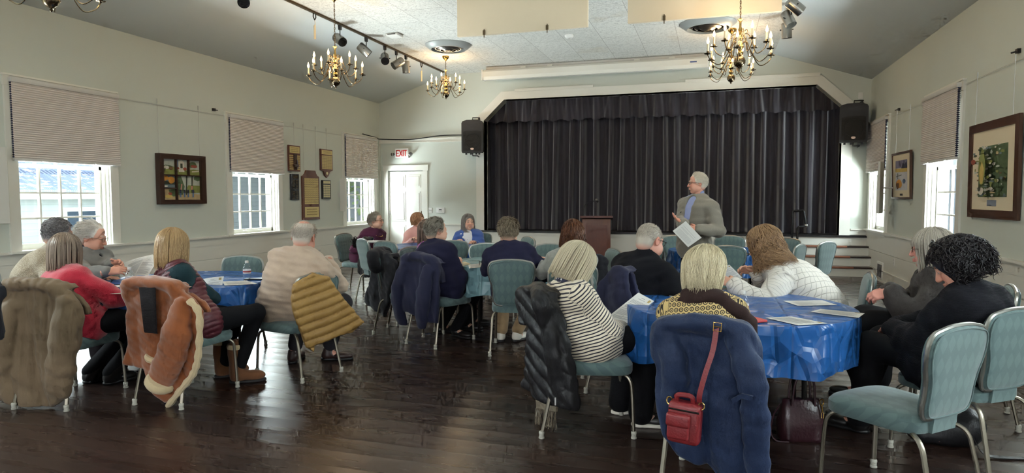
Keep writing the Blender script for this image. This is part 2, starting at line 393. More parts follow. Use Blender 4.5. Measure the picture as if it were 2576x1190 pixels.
# ---------------------------------------------------------------- floor, ceiling, walls
b = MB(); b.box((XL-.2, YF-.2, -.12), (XR+.2, YB+1.6, 0)); struct(b.build('floor', M['floor']))
b = MB(); b.box((XC0, YF, ZC), (XC1, YB+1.4, ZC+.1)); struct(b.build('ceiling', M['tiles']))
for nm, xa, xb in (('ceiling_left', XC0, XL), ('ceiling_right', XC1, XR)):
    b = MB(); b.prism([(xa, ZC), (xb, ZE), (xb+(xb-xa)*.15, ZE-.08+.1), (xa, ZC+.12)], (0, YF, 0), (1, 0, 0), (0, 0, 1), (0, YB-YF+.15, 0)); struct(b.build(nm, M['slope']))
CW, ZS0, ZS1 = .115, .82, 2.595                       # casing width, sill and head of the openings
def sidewall(name, X, s, wins):
    b = MB(); x0, x1 = (X-.24, X) if s < 0 else (X, X+.24); y = YF
    for a, c in wins:
        b.box((x0, y, 0), (x1, a+CW, ZE)); b.box((x0, a+CW, 0), (x1, c-CW, ZS0)); b.box((x0, a+CW, ZS1), (x1, c-CW, ZE)); y = c-CW
    b.box((x0, y, 0), (x1, YB+.15, ZE)); return struct(b.build(name, M['sage']))
sidewall('wall_left', XL, -1, WIN_L); sidewall('wall_right', XR, 1, WIN_R)
b = MB(); x = XL
for a, c in WIN_FILL: b.box((x, YF-.2, 0), (a, YF, 2.7)); b.box((a, YF-.2, 0), (c, YF, .6)); x = c
b.box((x, YF-.2, 0), (XR, YF, 2.7)); b.prism([(XL, 2.7), (XR, 2.7), (XR, ZE), (XC1, ZC), (XC0, ZC), (XL, ZE)], (0, YF, 0), (1, 0, 0), (0, 0, 1), (0, -.2, 0)); struct(b.build('wall_rear', M['sage']))
for i, (a, c) in enumerate(WIN_FILL):  # frames of the unseen rear windows, added as openings for the fill lamps
    b = MB()
    for x0, x1, z0, z1 in ((a-.1, a+.04, .5, 2.8), (c-.04, c+.1, .5, 2.8), (a, c, 2.66, 2.8), (a, c, .5, .64), ((a+c)/2-.02, (a+c)/2+.02, .6, 2.7), (a, c, 1.63, 1.67)): b.box((x0, YF-.12, z0), (x1, YF+.03, z1))
    struct(b.build('window_%d' % (11+i), M['trim'], smooth=0))
OL, OR_, OZ = -4.69, 2.215, 3.445                     # stage opening
b = MB(); U, Wv, T_ = (1, 0, 0), (0, 0, 1), (0, .16, 0)
DX0, DX1, DZ = -6.98, -6.14, 1.975                    # door opening
b.prism([(XL, 0), (DX0, 0), (DX0, DZ), (DX1, DZ), (DX1, 0), (OL, 0), (OL, 3.02), (-4.235, OZ), (-4.235, ZC), (XC0, ZC), (XL, ZE)], (0, YB, 0), U, Wv, T_)
b.prism([(OR_, 0), (XR, 0), (XR, ZE), (1.785, 3.80), (1.785, OZ), (OR_, 3.045)], (0, YB, 0), U, Wv, T_)
b.prism([(-4.235, OZ), (1.785, OZ), (1.785, 3.80), (XC1, ZC), (-4.235, ZC)], (0, YB, 0), U, Wv, T_)
struct(b.build('wall_stage', M['sage']))
# wainscot, chair rail and skirting along both side walls
def wains(nm, X, s):
    t = lambda d: X-s*d
    def bx(d0, d1, z0, z1, y0=YF, y1=YB): return ((min(t(d0), t(d1)), y0, z0), (max(t(d0), t(d1)), y1, z1))
    b = MB(); b.box(*bx(0, .012, .19, .47)); b.box(*bx(0, .012, .476, .68)); struct(b.build('trim_1' if s < 0 else 'trim_2', M['trim']))
    b = MB(); b.box(*bx(0, .02, .68, .79)); b.box(*bx(0, .055, .79, .815)); b.box(*bx(0, .035, .775, .79)); struct(b.build('trim_3' if s < 0 else 'trim_4', M['trim'], smooth=0))
    b = MB(); b.box(*bx(0, .022, 0, .165)); b.box(*bx(0, .03, .165, .19)); b.box(*bx(0, .036, 0, .02)); struct(b.build('baseboard_left' if s < 0 else 'baseboard_right', M['trim'], smooth=0))
wains('l', XL, -1); wains('r', XR, 1)
b = MB()
for x0, x1 in ((-5.98, -4.87),):
    b.box((x0, YB-.012, .19), (x1, YB, .68)); b.box((x0, YB-.02, .68), (x1, YB, .79)); b.box((x0, YB-.05, .79), (x1, YB, .815))
    b.box((x0, YB-.024, 0), (x1, YB, .19))
struct(b.build('trim_5', M['trim'], smooth=0))
b = MB(); b.box((2.40, YB-.012, .7), (XR, YB, .8)); b.box((2.41, YB-.05, .79), (XR, YB, .815)); struct(b.build('trim_6', M['trim'], smooth=0))
b = MB(); b.box((XL, YB-.03, 2.60), (-4.86, YB, 2.62)); b.box((XL, YB-.018, 2.62), (-4.86, YB, 2.68)); b.box((XL, YB-.035, 2.68), (-4.86, YB, 2.70)); struct(b.build('trim_7', M['trim'], smooth=0))
b = MB(); b.box((XL, YB-.035, .815), (XL+.035, YB, 2.6)); struct(b.build('trim_8', M['sage'], smooth=0))
# ---------------------------------------------------------------- stage front, proscenium frame, steps
b = MB()
inn = [(OL, .66), (OL, 3.02), (-4.235, OZ), (1.785, OZ), (OR_, 3.045), (OR_, .66)]
out = [(-4.87, .66), (-4.87, 3.09), (-4.30, 3.615), (1.86, 3.615), (2.395, 3.11), (2.395, .66)]
for i in range(5):
    b.prism([inn[i], out[i], out[i+1], inn[i+1]], (0, YB-.04, 0), U, Wv, (0, .06, 0))
    o2 = [(inn[j][0]*.92+out[j][0]*.08, inn[j][1]*.92+out[j][1]*.08) for j in (i, i+1)]
    b.prism([inn[i], o2[0], o2[1], inn[i+1]], (0, YB-.055, 0), U, Wv, (0, .25, 0))
struct(b.build('trim_9', M['trim'], smooth=0))
b = MB(); b.box((-4.0, YB-.06, 3.60), (-2.35, YB, 3.655)); b.box((-.55, YB-.06, 3.60), (1.83, YB, 3.66)); struct(b.build('trim_10', M['trim'], smooth=0))
b = MB(); b.box((-4.87, YB-.05, 0), (1.32, YB+.1, .665)); b.box((1.32, YB-.05, .5), (XR, YB+.1, .665)); b.box((-4.87, YB-.066, .6), (1.32, YB, .65)); b.box((-4.87, YB-.075, 0), (1.32, YB, .19))
struct(b.build('trim_11', M['trim'], smooth=0))
M['stagefloor'] = plain('dark_stage_floor', (24, 22, 23), .35, var=.3)
b = MB(); b.box((-4.87, YB-.085, .655), (XR, YB+1.3, .692)); struct(b.build('floor_stage', M['stagefloor'], smooth=0))
M['step'] = plain('step_riser_white', (224, 223, 214), .42, var=.05); M['stepwood'] = wood('dark_step_nosing', (58, 40, 34), (30, 22, 20), .3, (.1, 1, 1))
M['stepcopper'] = plain('worn_copper_tread_strip', (164, 112, 92), .34, .5, var=.25, nscale=16)
st = struct(thing('stairs', None, None, (0, 0, 0))); 
for i in range(3):
    y = YB-.06-.2*(3-i)-.0; z = .17*(i+1)
    b = MB(); b.box((1.35, y+.02, 0), (XR, YB-.05, z-.03)); b.build('riser', M['step'], st, smooth=0)
    b = MB(); b.box((1.33, y, z-.028), (XR, YB-.05, z)); tr = b.build('tread', M['stepwood'], st, smooth=0)
    b = MB(); b.rbox((1.36, y-.006, z-.032), (2.36-.02*i, y+.05, z+.004), .004); b.build('tread_strip', M['stepcopper'], tr)
# curtain and valance hang inside the opening, black wings behind
M['velvet'] = NT('charcoal_velvet'); k = M['velvet']; k.set(color=k.mix(k.noise(30, 4, k.co((1, 1, .2))), srgb(54, 50, 60), srgb(37, 34, 41)), rough=.6, sheen=.8, spec=.15); k.bump(k.noise(500, 2), .15, .002); M['velvet'] = k.m
def drape(name, x0, x1, z0, z1, y, pitch, amp, seed, flare=0.0, valance=False):
    g = random.Random(seed); n = int((x1-x0)/pitch); cen = [x0+(i+.5+g.uniform(-.14, .14))*(x1-x0)/n for i in range(n)]; am = [amp*g.uniform(.75, 1.2) for _ in cen]
    wd = [g.uniform(.15, .24) if not valance else g.uniform(.13, .17) for _ in cen]; ph = [g.uniform(-.02, .02) for _ in cen]
    nx = n*30; nz = 26; P = []
    for i in range(nx+1):
        x = x0+(x1-x0)*i/nx; row = []
        for j in range(nz+1):
            t = j/nz; z = z0+(z1-z0)*t; yy = 0; sag = 0
            for c, a, w, q in zip(cen, am, wd, ph):
                u = (x-c-q*(1-t)*3)/(pitch*w*(1+flare*(1-t))); 
                if abs(u) < 3: yy -= a*math.exp(-u*u*u*u)*(.75+.45*(1-t))
            yy += .012*math.sin(x*31+seed)+.008*math.sin(x*57+t*3)
            if valance:
                k2 = min(abs(x-c) for c in cen)/(pitch*.5); sag = -.05*(1-min(1, k2))*(1-t)
                yy += .03*(1-t)*math.cos(k2*1.5)
            row.append((x, y+yy, z+sag))
        P.append(row)
    b = MB(); b.grid(P); b.grid([[(p[0], p[1]+.012, p[2]) for p in r][::-1] for r in P]); return b.build(name, M['velvet'], smooth=3.2)
tag(drape('stage_curtain', -4.95, 2.45, .70, 3.6, YB+.47, .268, .125, 3), 'tall charcoal velvet stage curtain in deep vertical folds', 'curtain')
tag(drape('curtain_valance', -4.95, 2.45, 3.03, 3.75, YB+.24, .30, .075, 9, 1.2, True), 'short charcoal pleated valance across the top of the stage opening', 'curtain')
b = MB(); b.box((-5.6, YB+1.3, .6), (3.2, YB+1.4, 4.05)); b.box((-5.6, YB+.16, .6), (-5.5, YB+1.3, 4.05)); b.box((3.1, YB+.16, .6), (3.2, YB+1.3, 4.05)); struct(b.build('wall_backstage', plain('black_stage_wall', (30, 29, 31), .8)))
# ---------------------------------------------------------------- door
b = MB(); yl = YB+.03
b.box((DX0, yl, .005), (DX1, yl+.045, DZ))
for cx in (0, 1):
    xa = DX0+.075+cx*.37; xb = xa+.32
    for za, zb in ((.22, .77), (.87, 1.52), (1.62, 1.89)):
        b.box((xa-.005, yl-.012, za-.005), (xb+.005, yl-.0, zb+.005)); b.prism([(xa+.03, za+.03), (xb-.03, za+.03), (xb-.03, zb-.03), (xa+.03, zb-.03)], (0, yl-.024, 0), U, Wv, (0, .02, 0))
dr = struct(b.build('door_1', M['trim'], smooth=0))
b = MB(); c = .115
b.box((DX0-.03, YB, 0), (DX0+.004, YB+.14, DZ+.02)); b.box((DX1-.004, YB, 0), (DX1+.03, YB+.14, DZ+.02)); b.box((DX0, YB, DZ), (DX1, YB+.14, DZ+.03))
b.box((DX0-c, YB-.025, 0), (DX0-.012, YB, DZ+.012)); b.box((DX1+.012, YB-.025, 0), (DX1+c, YB, DZ+.012)); b.box((DX0-c-.02, YB-.03, DZ+.012), (DX1+c+.02, YB, DZ+c)); b.box((DX0-c-.03, YB-.04, DZ+c), (DX1+c+.03, YB, DZ+c+.022))
b.build('door_frame', M['trim'], dr, smooth=0)
b = MB(); b.box((DX1-.1, yl-.008, .95), (DX1-.05, yl, 1.09)); b.lathe([(.012, 0), (.012, .03), (.028, .04), (.03, .055), (.02, .068), (.0, .07)], (DX1-.075, yl-.004, 1.02), 14, (0, -1, 0)); b.build('door_knob', M['antique'], dr)
b = MB()
for z in (.25, 1.0, 1.75): b.tube([(DX0+.004, yl-.01, z), (DX0+.004, yl-.01, z+.09)], .008, 8)
b.build('hinge', M['chrome'], dr)
# ---------------------------------------------------------------- windows
k = NT('window_glass'); lw = k.n('LayerWeight', i_Blend=.5); fr = k.math('ADD', .03, k.math('MULTIPLY', .5, k.math('POWER', lw.outputs['Facing'], 5.0))); tr = k.n('BsdfTransparent'); gl = k.n('BsdfGlossy', i_Roughness=.02); mx = k.n('MixShader')
tr.inputs[0].default_value = (.94, .97, .96, 1); k.put(mx.inputs[0], fr); k.put(mx.inputs[1], tr.outputs[0]); k.put(mx.inputs[2], gl.outputs[0]); k.put(k.o.inputs[0], mx.outputs[0]); M['glass'] = k.m
def window(num, X, s, a, c):
    t = lambda d: X-s*d                                # d > 0 into the room
    def bx(b, d0, d1, y0, y1, z0, z1): b.box((min(t(d0), t(d1)), y0, z0), (max(t(d0), t(d1)), y1, z1))
    b = MB(); ya, yc = a+CW, c-CW
    bx(b, 0, .025, a, ya, .815, ZS1); bx(b, 0, .025, yc, c, .815, ZS1); bx(b, 0, .03, a-.01, c+.01, ZS1, 2.71); bx(b, 0, .045, a-.02, c+.02, 2.70, 2.72)
    bx(b, -.22, 0, ya-.001, ya+.015, ZS0, ZS1); bx(b, -.22, 0, yc-.015, yc+.001, ZS0, ZS1); bx(b, -.22, 0, ya, yc, ZS1-.015, ZS1); bx(b, -.24, .07, a-.03, c+.03, .795, .822)
    for y0, y1 in ((ya+.015, ya+.035), (yc-.035, yc-.015)): bx(b, -.085, -.04, y0, y1, ZS0, ZS1)
    root = struct(b.build('window_%d' % num, M['trim'], smooth=0))
    for nm, d0, z0, z1 in (('lower_sash', -.13, .822, 1.78), ('upper_sash', -.18, 1.74, ZS1-.015)):
        b = MB(); y0, y1 = ya+.018, yc-.018; e = .045
        bx(b, d0, d0+.04, y0, y0+e, z0, z1); bx(b, d0, d0+.04, y1-e, y1, z0, z1); bx(b, d0, d0+.04, y0, y1, z0, z0+(.065 if nm[0] == 'l' else .04)); bx(b, d0, d0+.04, y0, y1, z1-.04, z1)
        for i in range(1, 4): y = y0+e+(y1-y0-2*e)*i/4; bx(b, d0+.004, d0+.034, y-.011, y+.011, z0, z1)
        for i in range(1, 3): z = z0+.06+(z1-z0-.1)*i/3; bx(b, d0+.006, d0+.032, y0, y1, z-.011, z+.011)
        sa = b.build(nm, M['trim'], root, smooth=0)
        b = MB(); bx(b, d0+.016, d0+.02, y0+e, y1-e, z0+.04, z1-.03); b.build('pane', M['glass'], sa, smooth=0)
        if nm[0] == 'l':
            for f in (.33, .67):
                b = MB(); y = y0+(y1-y0)*f; b.tube([(t(d0+.04), y-.04, .86), (t(d0+.062), y-.035, .862), (t(d0+.062), y+.035, .862), (t(d0+.04), y+.04, .86)], .006, 6); b.build('sash_lift', M['white'], sa)
    return root
n = 1
for a, c in WIN_L: window(n, XL, -1, a, c); n += 1
for a, c in WIN_R: window(n, XR, 1, a, c); n += 1
# pleated honeycomb shades
k = NT('pleated_shade_fabric'); col = k.mix(k.noise(60, 3), srgb(228, 222, 217), srgb(218, 212, 206)); k.set(color=col, rough=.85, spec=.1)
tl = k.n('BsdfTranslucent'); k.put(tl.inputs[0], col); mx = k.n('MixShader'); mx.inputs[0].default_value = .0; k.put(mx.inputs[1], k.b.outputs[0]); k.put(mx.inputs[2], tl.outputs[0]); k.put(k.o.inputs[0], mx.outputs[0]); k.bump(k.noise(300, 2), .2, .001); M['shade'] = k.m
M['railgrey'] = plain('grey_shade_rail', (206, 204, 200), .4, var=.04)
def shade(X, s, a, c, zb, label):
    t = lambda d: X-s*d; r = thing('pleated_window_shade', label, 'window shade', (X, (a+c)/2, 2.66), group='pleated shades on the windows')
    def P(d, y, z): return (-s*d, y-(a+c)/2, z-2.66)
    y0, y1 = a+.045, c-.0; z1, z0 = 2.635, zb+.03; n = 34; dz = (z1-z0)/n
    fr_, bk = [], []
    for i in range(n*2+1):
        z = z1-dz*i/2; q = i % 2; sq = 1 if i < n else .8
        fr_.append((.072 if q else .058, z)); bk.append((.032 if q else .046, z))
    b = MB()
    for prof in (fr_, bk): b.grid([[P(d, y, z) for y in (y0, y1)] for d, z in prof])
    o = b.build('pleated_fabric', M['shade'], r, smooth=0)
    b = MB()
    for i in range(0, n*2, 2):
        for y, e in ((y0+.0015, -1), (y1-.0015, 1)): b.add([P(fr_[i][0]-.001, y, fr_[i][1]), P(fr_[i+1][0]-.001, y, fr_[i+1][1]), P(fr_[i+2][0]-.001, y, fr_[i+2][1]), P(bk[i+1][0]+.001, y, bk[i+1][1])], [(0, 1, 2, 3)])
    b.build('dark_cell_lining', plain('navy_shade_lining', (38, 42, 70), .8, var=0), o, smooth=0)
    b = MB(); q = [P(.026, y0-.004, 2.632), P(.08, y1+.004, 2.685)]; b.rbox([min(q[0][i], q[1][i]) for i in range(3)], [max(q[0][i], q[1][i]) for i in range(3)], .006); b.build('headrail', M['railgrey'], r)
    b = MB(); q = [P(.034, y0-.002, zb), P(.07, y1+.002, zb+.032)]; b.rbox([min(q[0][i], q[1][i]) for i in range(3)], [max(q[0][i], q[1][i]) for i in range(3)], .006); o = b.build('bottom_rail', M['railgrey'], r)
    b = MB()
    for f in (.25, .75):
        b = MB(); y = y0+(y1-y0)*f; q = [P(.07, y-.03, zb+.004), P(.082, y+.03, zb+.012)]; b.box([min(q[0][i], q[1][i]) for i in range(3)], [max(q[0][i], q[1][i]) for i in range(3)]); b.build('pull_tab', M['white'], o, smooth=0)
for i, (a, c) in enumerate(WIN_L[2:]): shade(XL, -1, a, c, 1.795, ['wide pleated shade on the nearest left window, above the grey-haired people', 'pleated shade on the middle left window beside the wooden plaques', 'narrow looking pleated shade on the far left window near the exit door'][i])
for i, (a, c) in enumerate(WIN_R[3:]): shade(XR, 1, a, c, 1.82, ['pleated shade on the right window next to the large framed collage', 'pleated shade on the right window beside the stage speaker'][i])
# ---------------------------------------------------------------- outside: a neighbouring house, a board fence, trees, ground
k = NT('outdoor_grass'); k.set(color=k.mix(k.noise(3, 5), srgb(70, 84, 44), srgb(96, 98, 60)), rough=.9); M['lawn'] = k.m
b = MB(); b.box((-60, -30, -1.0), (XL-.24, 70, -.9)); b.box((XR+.24, -30, -1.0), (50, 70, -.9)); struct(b.build('ground', M['lawn']))
k = NT('weathered_shingles'); br = k.n('TexBrick', offset=.5, i_Scale=1.0); k.put(br.inputs['Vector'], k.co(which='Generated', scale=(1, 24, 10)))
br.inputs['Color1'].default_value = srgb(104, 116, 150); br.inputs['Color2'].default_value = srgb(128, 140, 172); br.inputs['Mortar'].default_value = srgb(70, 78, 104); br.inputs['Brick Width'].default_value = .3; br.inputs['Row Height'].default_value = .14; br.inputs['Mortar Size'].default_value = .012
sn = k.ramp(k.noise(7, 6, k.co((1.5, .5, 1.5)), .7), [(.56, (0, 0, 0)), (.58, (1, 1, 1))]); k.set(color=k.mix(sn, br.outputs['Color'], srgb(232, 236, 242)), rough=.9); M['shingle'] = k.m
def siding(name, rgb, vertical=False, pitch=.12):
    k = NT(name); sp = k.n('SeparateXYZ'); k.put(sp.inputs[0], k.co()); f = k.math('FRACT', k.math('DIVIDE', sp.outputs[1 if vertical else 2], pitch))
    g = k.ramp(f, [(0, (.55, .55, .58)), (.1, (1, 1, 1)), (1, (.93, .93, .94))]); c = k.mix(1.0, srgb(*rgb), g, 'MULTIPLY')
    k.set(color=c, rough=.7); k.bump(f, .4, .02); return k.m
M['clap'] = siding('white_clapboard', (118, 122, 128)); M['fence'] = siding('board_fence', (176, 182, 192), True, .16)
def house(y0, y1, xw, label, zeave=1.45, depth=7.0, rise=3.6):
    r = thing('neighbouring_house', label, 'house', (xw, (y0+y1)/2, -.9)); L = (y1-y0)/2
    b = MB(); b.box((-depth*1.6, -L, 0), (0, L, zeave+.9)); b.build('siding_wall', M['clap'], r, smooth=0)
    b = MB(); b.prism([(.35, zeave+.85), (-depth, zeave+.9+rise), (-depth, zeave+1.1+rise), (.35, zeave+1.0)], (0, -L-.3, 0), U, Wv, (0, 2*L+.6, 0)); b.build('shingle_roof', M['shingle'], r, smooth=0)
    b = MB(); b.box((.28, -L-.3, zeave+.82), (.40, L+.3, zeave+.95)); b.build('gutter', M['trim'], r, smooth=0)
    for yy in (-L*.55, .1*L, L*.6):
        b = MB(); b.box((0, yy-.4, .9), (.05, yy+.4, 2.1)); w = b.build('window', M['trim'], r, smooth=0)
        b = MB(); b.box((.05, yy-.32, 1.0), (.06, yy+.32, 1.5)); b.box((.05, yy-.32, 1.55), (.06, yy+.32, 2.02)); b.build('pane', plain('dark_window_pane', (40, 48, 60), .1), w, smooth=0)
    return r
r = house(6.5, 13.2, -12.5, 'white clapboard house with dark shingle roof seen through the nearest left window')
b = MB(); b.prism([(-1.1, 1.6), (1.1, 1.6), (1.1, 2.4), (0, 3.35), (-1.1, 2.4)], (-1.0, -.4, .2), (0, 1, 0), (0, 0, 1), (-3, 0, 0)); b.build('dormer', M['clap'], r, smooth=0)
b = MB(); b.prism([(-1.25, 2.3), (0, 3.4), (1.25, 2.3), (1.25, 2.42), (0, 3.55), (-1.25, 2.42)], (-.85, -.4, .2), (0, 1, 0), (0, 0, 1), (-3.2, 0, 0)); b.build('dormer_roof', M['shingle'], r, smooth=0)
house(15.5, 26, -13.5, 'long grey shingled house seen through the middle left window', 2.3, 6, 2.6)
M['leaf'] = plain('green_foliage', (96, 116, 66), .8, var=.4, nscale=3, bscale=12, bstr=.6); M['bark'] = plain('grey_bark', (84, 76, 68), .9, bscale=20, bstr=.5)
def tree(x, y, h, label, seed, rad=1.6):
    g = random.Random(seed); r = thing('leafy_tree', label, 'tree', (x, y, -.9)); b = MB(); b.tube(smoothpath([(0, 0, 0), (.1, .05, h*.3), (0, .1, h*.7)]), [.16-.1*i/12 for i in range(13)], 8); b.build('trunk', M['bark'], r)
    b = MB()
    for i in range(420):
        d = nrm((g.gauss(0, 1), g.gauss(0, 1), g.gauss(0, 1)))*rad*g.random()**.4; c = V(d[0], d[1], h*.72+d[2]*1.2); u = nrm((g.gauss(0, 1), g.gauss(0, 1), g.gauss(0, 1))); w = nrm(np.cross(u, (.3, .2, 1))); u = u*.16*rad/1.6; w = w*.11*rad/1.6
        b.add([c-u, c+w, c+u, c-w], [(0, 1, 2, 3)])
    b.build('crown', M['leaf'], r, smooth=0)
tree(-10.6, 18.6, 4.5, 'green leafy tree outside the far left window', 1); tree(-15, 30, 6.5, 'taller green tree beyond the far left window', 2, 2.4)
tree(8.6, 27, 5.5, 'green tree behind the board fence outside the right windows', 3, 2.0)
f = thing('board_fence', 'tall grey vertical board fence outside the right windows', 'fence', (5.9, 20, -.9))
b = MB(); b.box((0, -12, 0), (.03, 22, 3.6)); b.build('boards', M['fence'], f, smooth=0)
b = MB(); b.box((-.05, -12, .5), (0, 22, .6)); b.box((-.05, -12, 2.9), (0, 22, 3.0)); b.build('rail', M['clap'], f, smooth=0)
# ---------------------------------------------------------------- banquet chairs
def m_chair():
    k = NT('teal_damask_fabric'); sp = k.n('SeparateXYZ'); k.put(sp.inputs[0], k.co()); x = sp.outputs[0]; y = k.math('ADD', sp.outputs[1], sp.outputs[2])
    a = k.math('SINE', k.math('MULTIPLY', k.math('ADD', k.math('MULTIPLY', x, 1.5), y), 38)); b = k.math('SINE', k.math('MULTIPLY', k.math('SUBTRACT', k.math('MULTIPLY', x, 1.5), y), 38))
    dm = k.ramp(k.math('MULTIPLY', a, b), [(.0, (0, 0, 0)), (.12, (1, 1, 1))])
    fig = k.math('MULTIPLY', dm, k.math('ADD', .55, k.math('MULTIPLY', k.noise(70, 3), .6)))
    col = k.mix(fig, srgb(80, 100, 100), srgb(92, 113, 111)); k.set(color=k.mix(k.math('MULTIPLY', k.noise(8, 4), .3), col, srgb(70, 88, 87)), rough=.62, sheen=.35, spec=.3)
    k.bump(k.noise(420, 2), .2, .002); return k.m
M['chairfab'] = m_chair(); M['chairleg'] = plain('champagne_aluminium', (142, 134, 120), .36, .9, var=.08); M['glide'] = plain('pale_plastic_glide', (168, 164, 152), .5, var=.05)
M['trimtube'] = plain('satin_chair_trim', (150, 148, 142), .32, .85, var=.06)
def backoutline(n=56):
    pts = [(.0, .438), (.11, .442), (.15, .458), (.166, .50), (.166, .55), (.174, .62), (.193, .68), (.204, .735), (.2, .79), (.176, .825), (.13, .838), (.07, .848), (0, .851)]
    s = smoothpath([(x, 0, z) for x, z in pts], 4); r = [(p[0], p[2]) for p in s]; return r+[(-x, z) for x, z in r[-2:0:-1]]
def make_chair():
    r = thing('banquet_chair', 'x', 'chair')
    yb = lambda z: -.205-.14*(z-.44)                                   # the back leans
    O = backoutline()
    b = MB(); cx, cz = 0, .63; rings = []
    for f, d in ((.0, .030), (.45, .029), (.8, .026), (.93, .018), (.985, .004), (1., -.006), (.985, -.018), (.93, -.028), (.8, -.033), (.45, -.036), (.0, -.037)):
        rings.append([(x*f, yb(cz+(z-cz)*f)+d, cz+(z-cz)*f) for x, z in O])
    b.grid(rings, cv=True); o = b.build('backrest', M['chairfab'], r)
    b = MB(); b.tube([(x*1.004, yb(z)-.008, cz+(z-cz)*1.004) for x, z in O], .0105, 7, closed=True); b.build('back_trim', M['trimtube'], o)
    b = MB()
    for dy in (.014, -.03): b.tube([(x*.945, yb(cz+(z-cz)*.945)+dy, cz+(z-cz)*.945) for x, z in O], .0035, 5, closed=True)
    b.build('piping', M['chairfab'], o)
    # seat: rounded trapezoid with a domed top
    def edge(t):
        a = 2*math.pi*t; c, s_ = math.cos(a), math.sin(a); q = 4.5; m = (abs(c)**q+abs(s_)**q)**(-1/q); x, y = c*m, s_*m
        return x*(.207+.018*y), .015+y*.225
    T = [edge(i/48) for i in range(48)]; b = MB(); rings = []
    for f, z in ((0, .462), (.5, .461), (.8, .454), (.93, .443), (1, .424), (1.0, .385), (.97, .372), (.8, .368), (0, .368)): rings.append([(x*f, .015+(y-.015)*f, z) for x, y in T])
    b.grid(rings, cv=True); b.build('seat', M['chairfab'], r)
    b = MB(); b.obox((0, -.212, .425), (.085, 0, 0), (0, .014, .0), (0, -.006, .05)); b.build('back_bracket', M['chairfab'], r)
    for sx in (-1, 1):
        for pts in ([(.13, .15, .372), (.168, .185, .366), (.19, .212, .335), (.196, .222, .26), (.203, .232, .02)], [(.13, -.14, .372), (.158, -.19, .366), (.172, -.228, .335), (.177, -.25, .26), (.19, -.302, .02)]):
            b = MB(); b.tube(smoothpath([(sx*x, y, z) for x, y, z in pts], 4), .0125, 8, flat=.8); l = b.build('leg', M['chairleg'], r)
            x, y, z = pts[-1]; b = MB(); b.lathe([(.013, .045), (.0165, .04), (.0165, .03), (.0145, .028), (.0145, .012), (.017, .01), (.017, .002), (.012, 0)], (sx*x, y, 0), 12); b.build('foot_glide', M['glide'], l)
    b = MB(); b.tube([(-.15, .17, .362), (.15, .17, .362)], .009, 6); b.build('cross_bar', M['chairleg'], r)
    return r
CH0 = make_chair(); _first = [True]; CHAIRS = {}
def chair(key, x, y, fx, fy, label, group='teal banquet chairs'):
    c = CH0 if _first[0] else dup(CH0); _first[0] = False
    c.location = (x, y, 0); c.rotation_euler = (0, 0, math.atan2(-fx, fy)); c['label'] = label; c['group'] = group
    f = nrm((fx, fy, 0)); CHAIRS[key] = (V(x, y, 0), f, np.cross(f, V(0, 0, 1))); return c
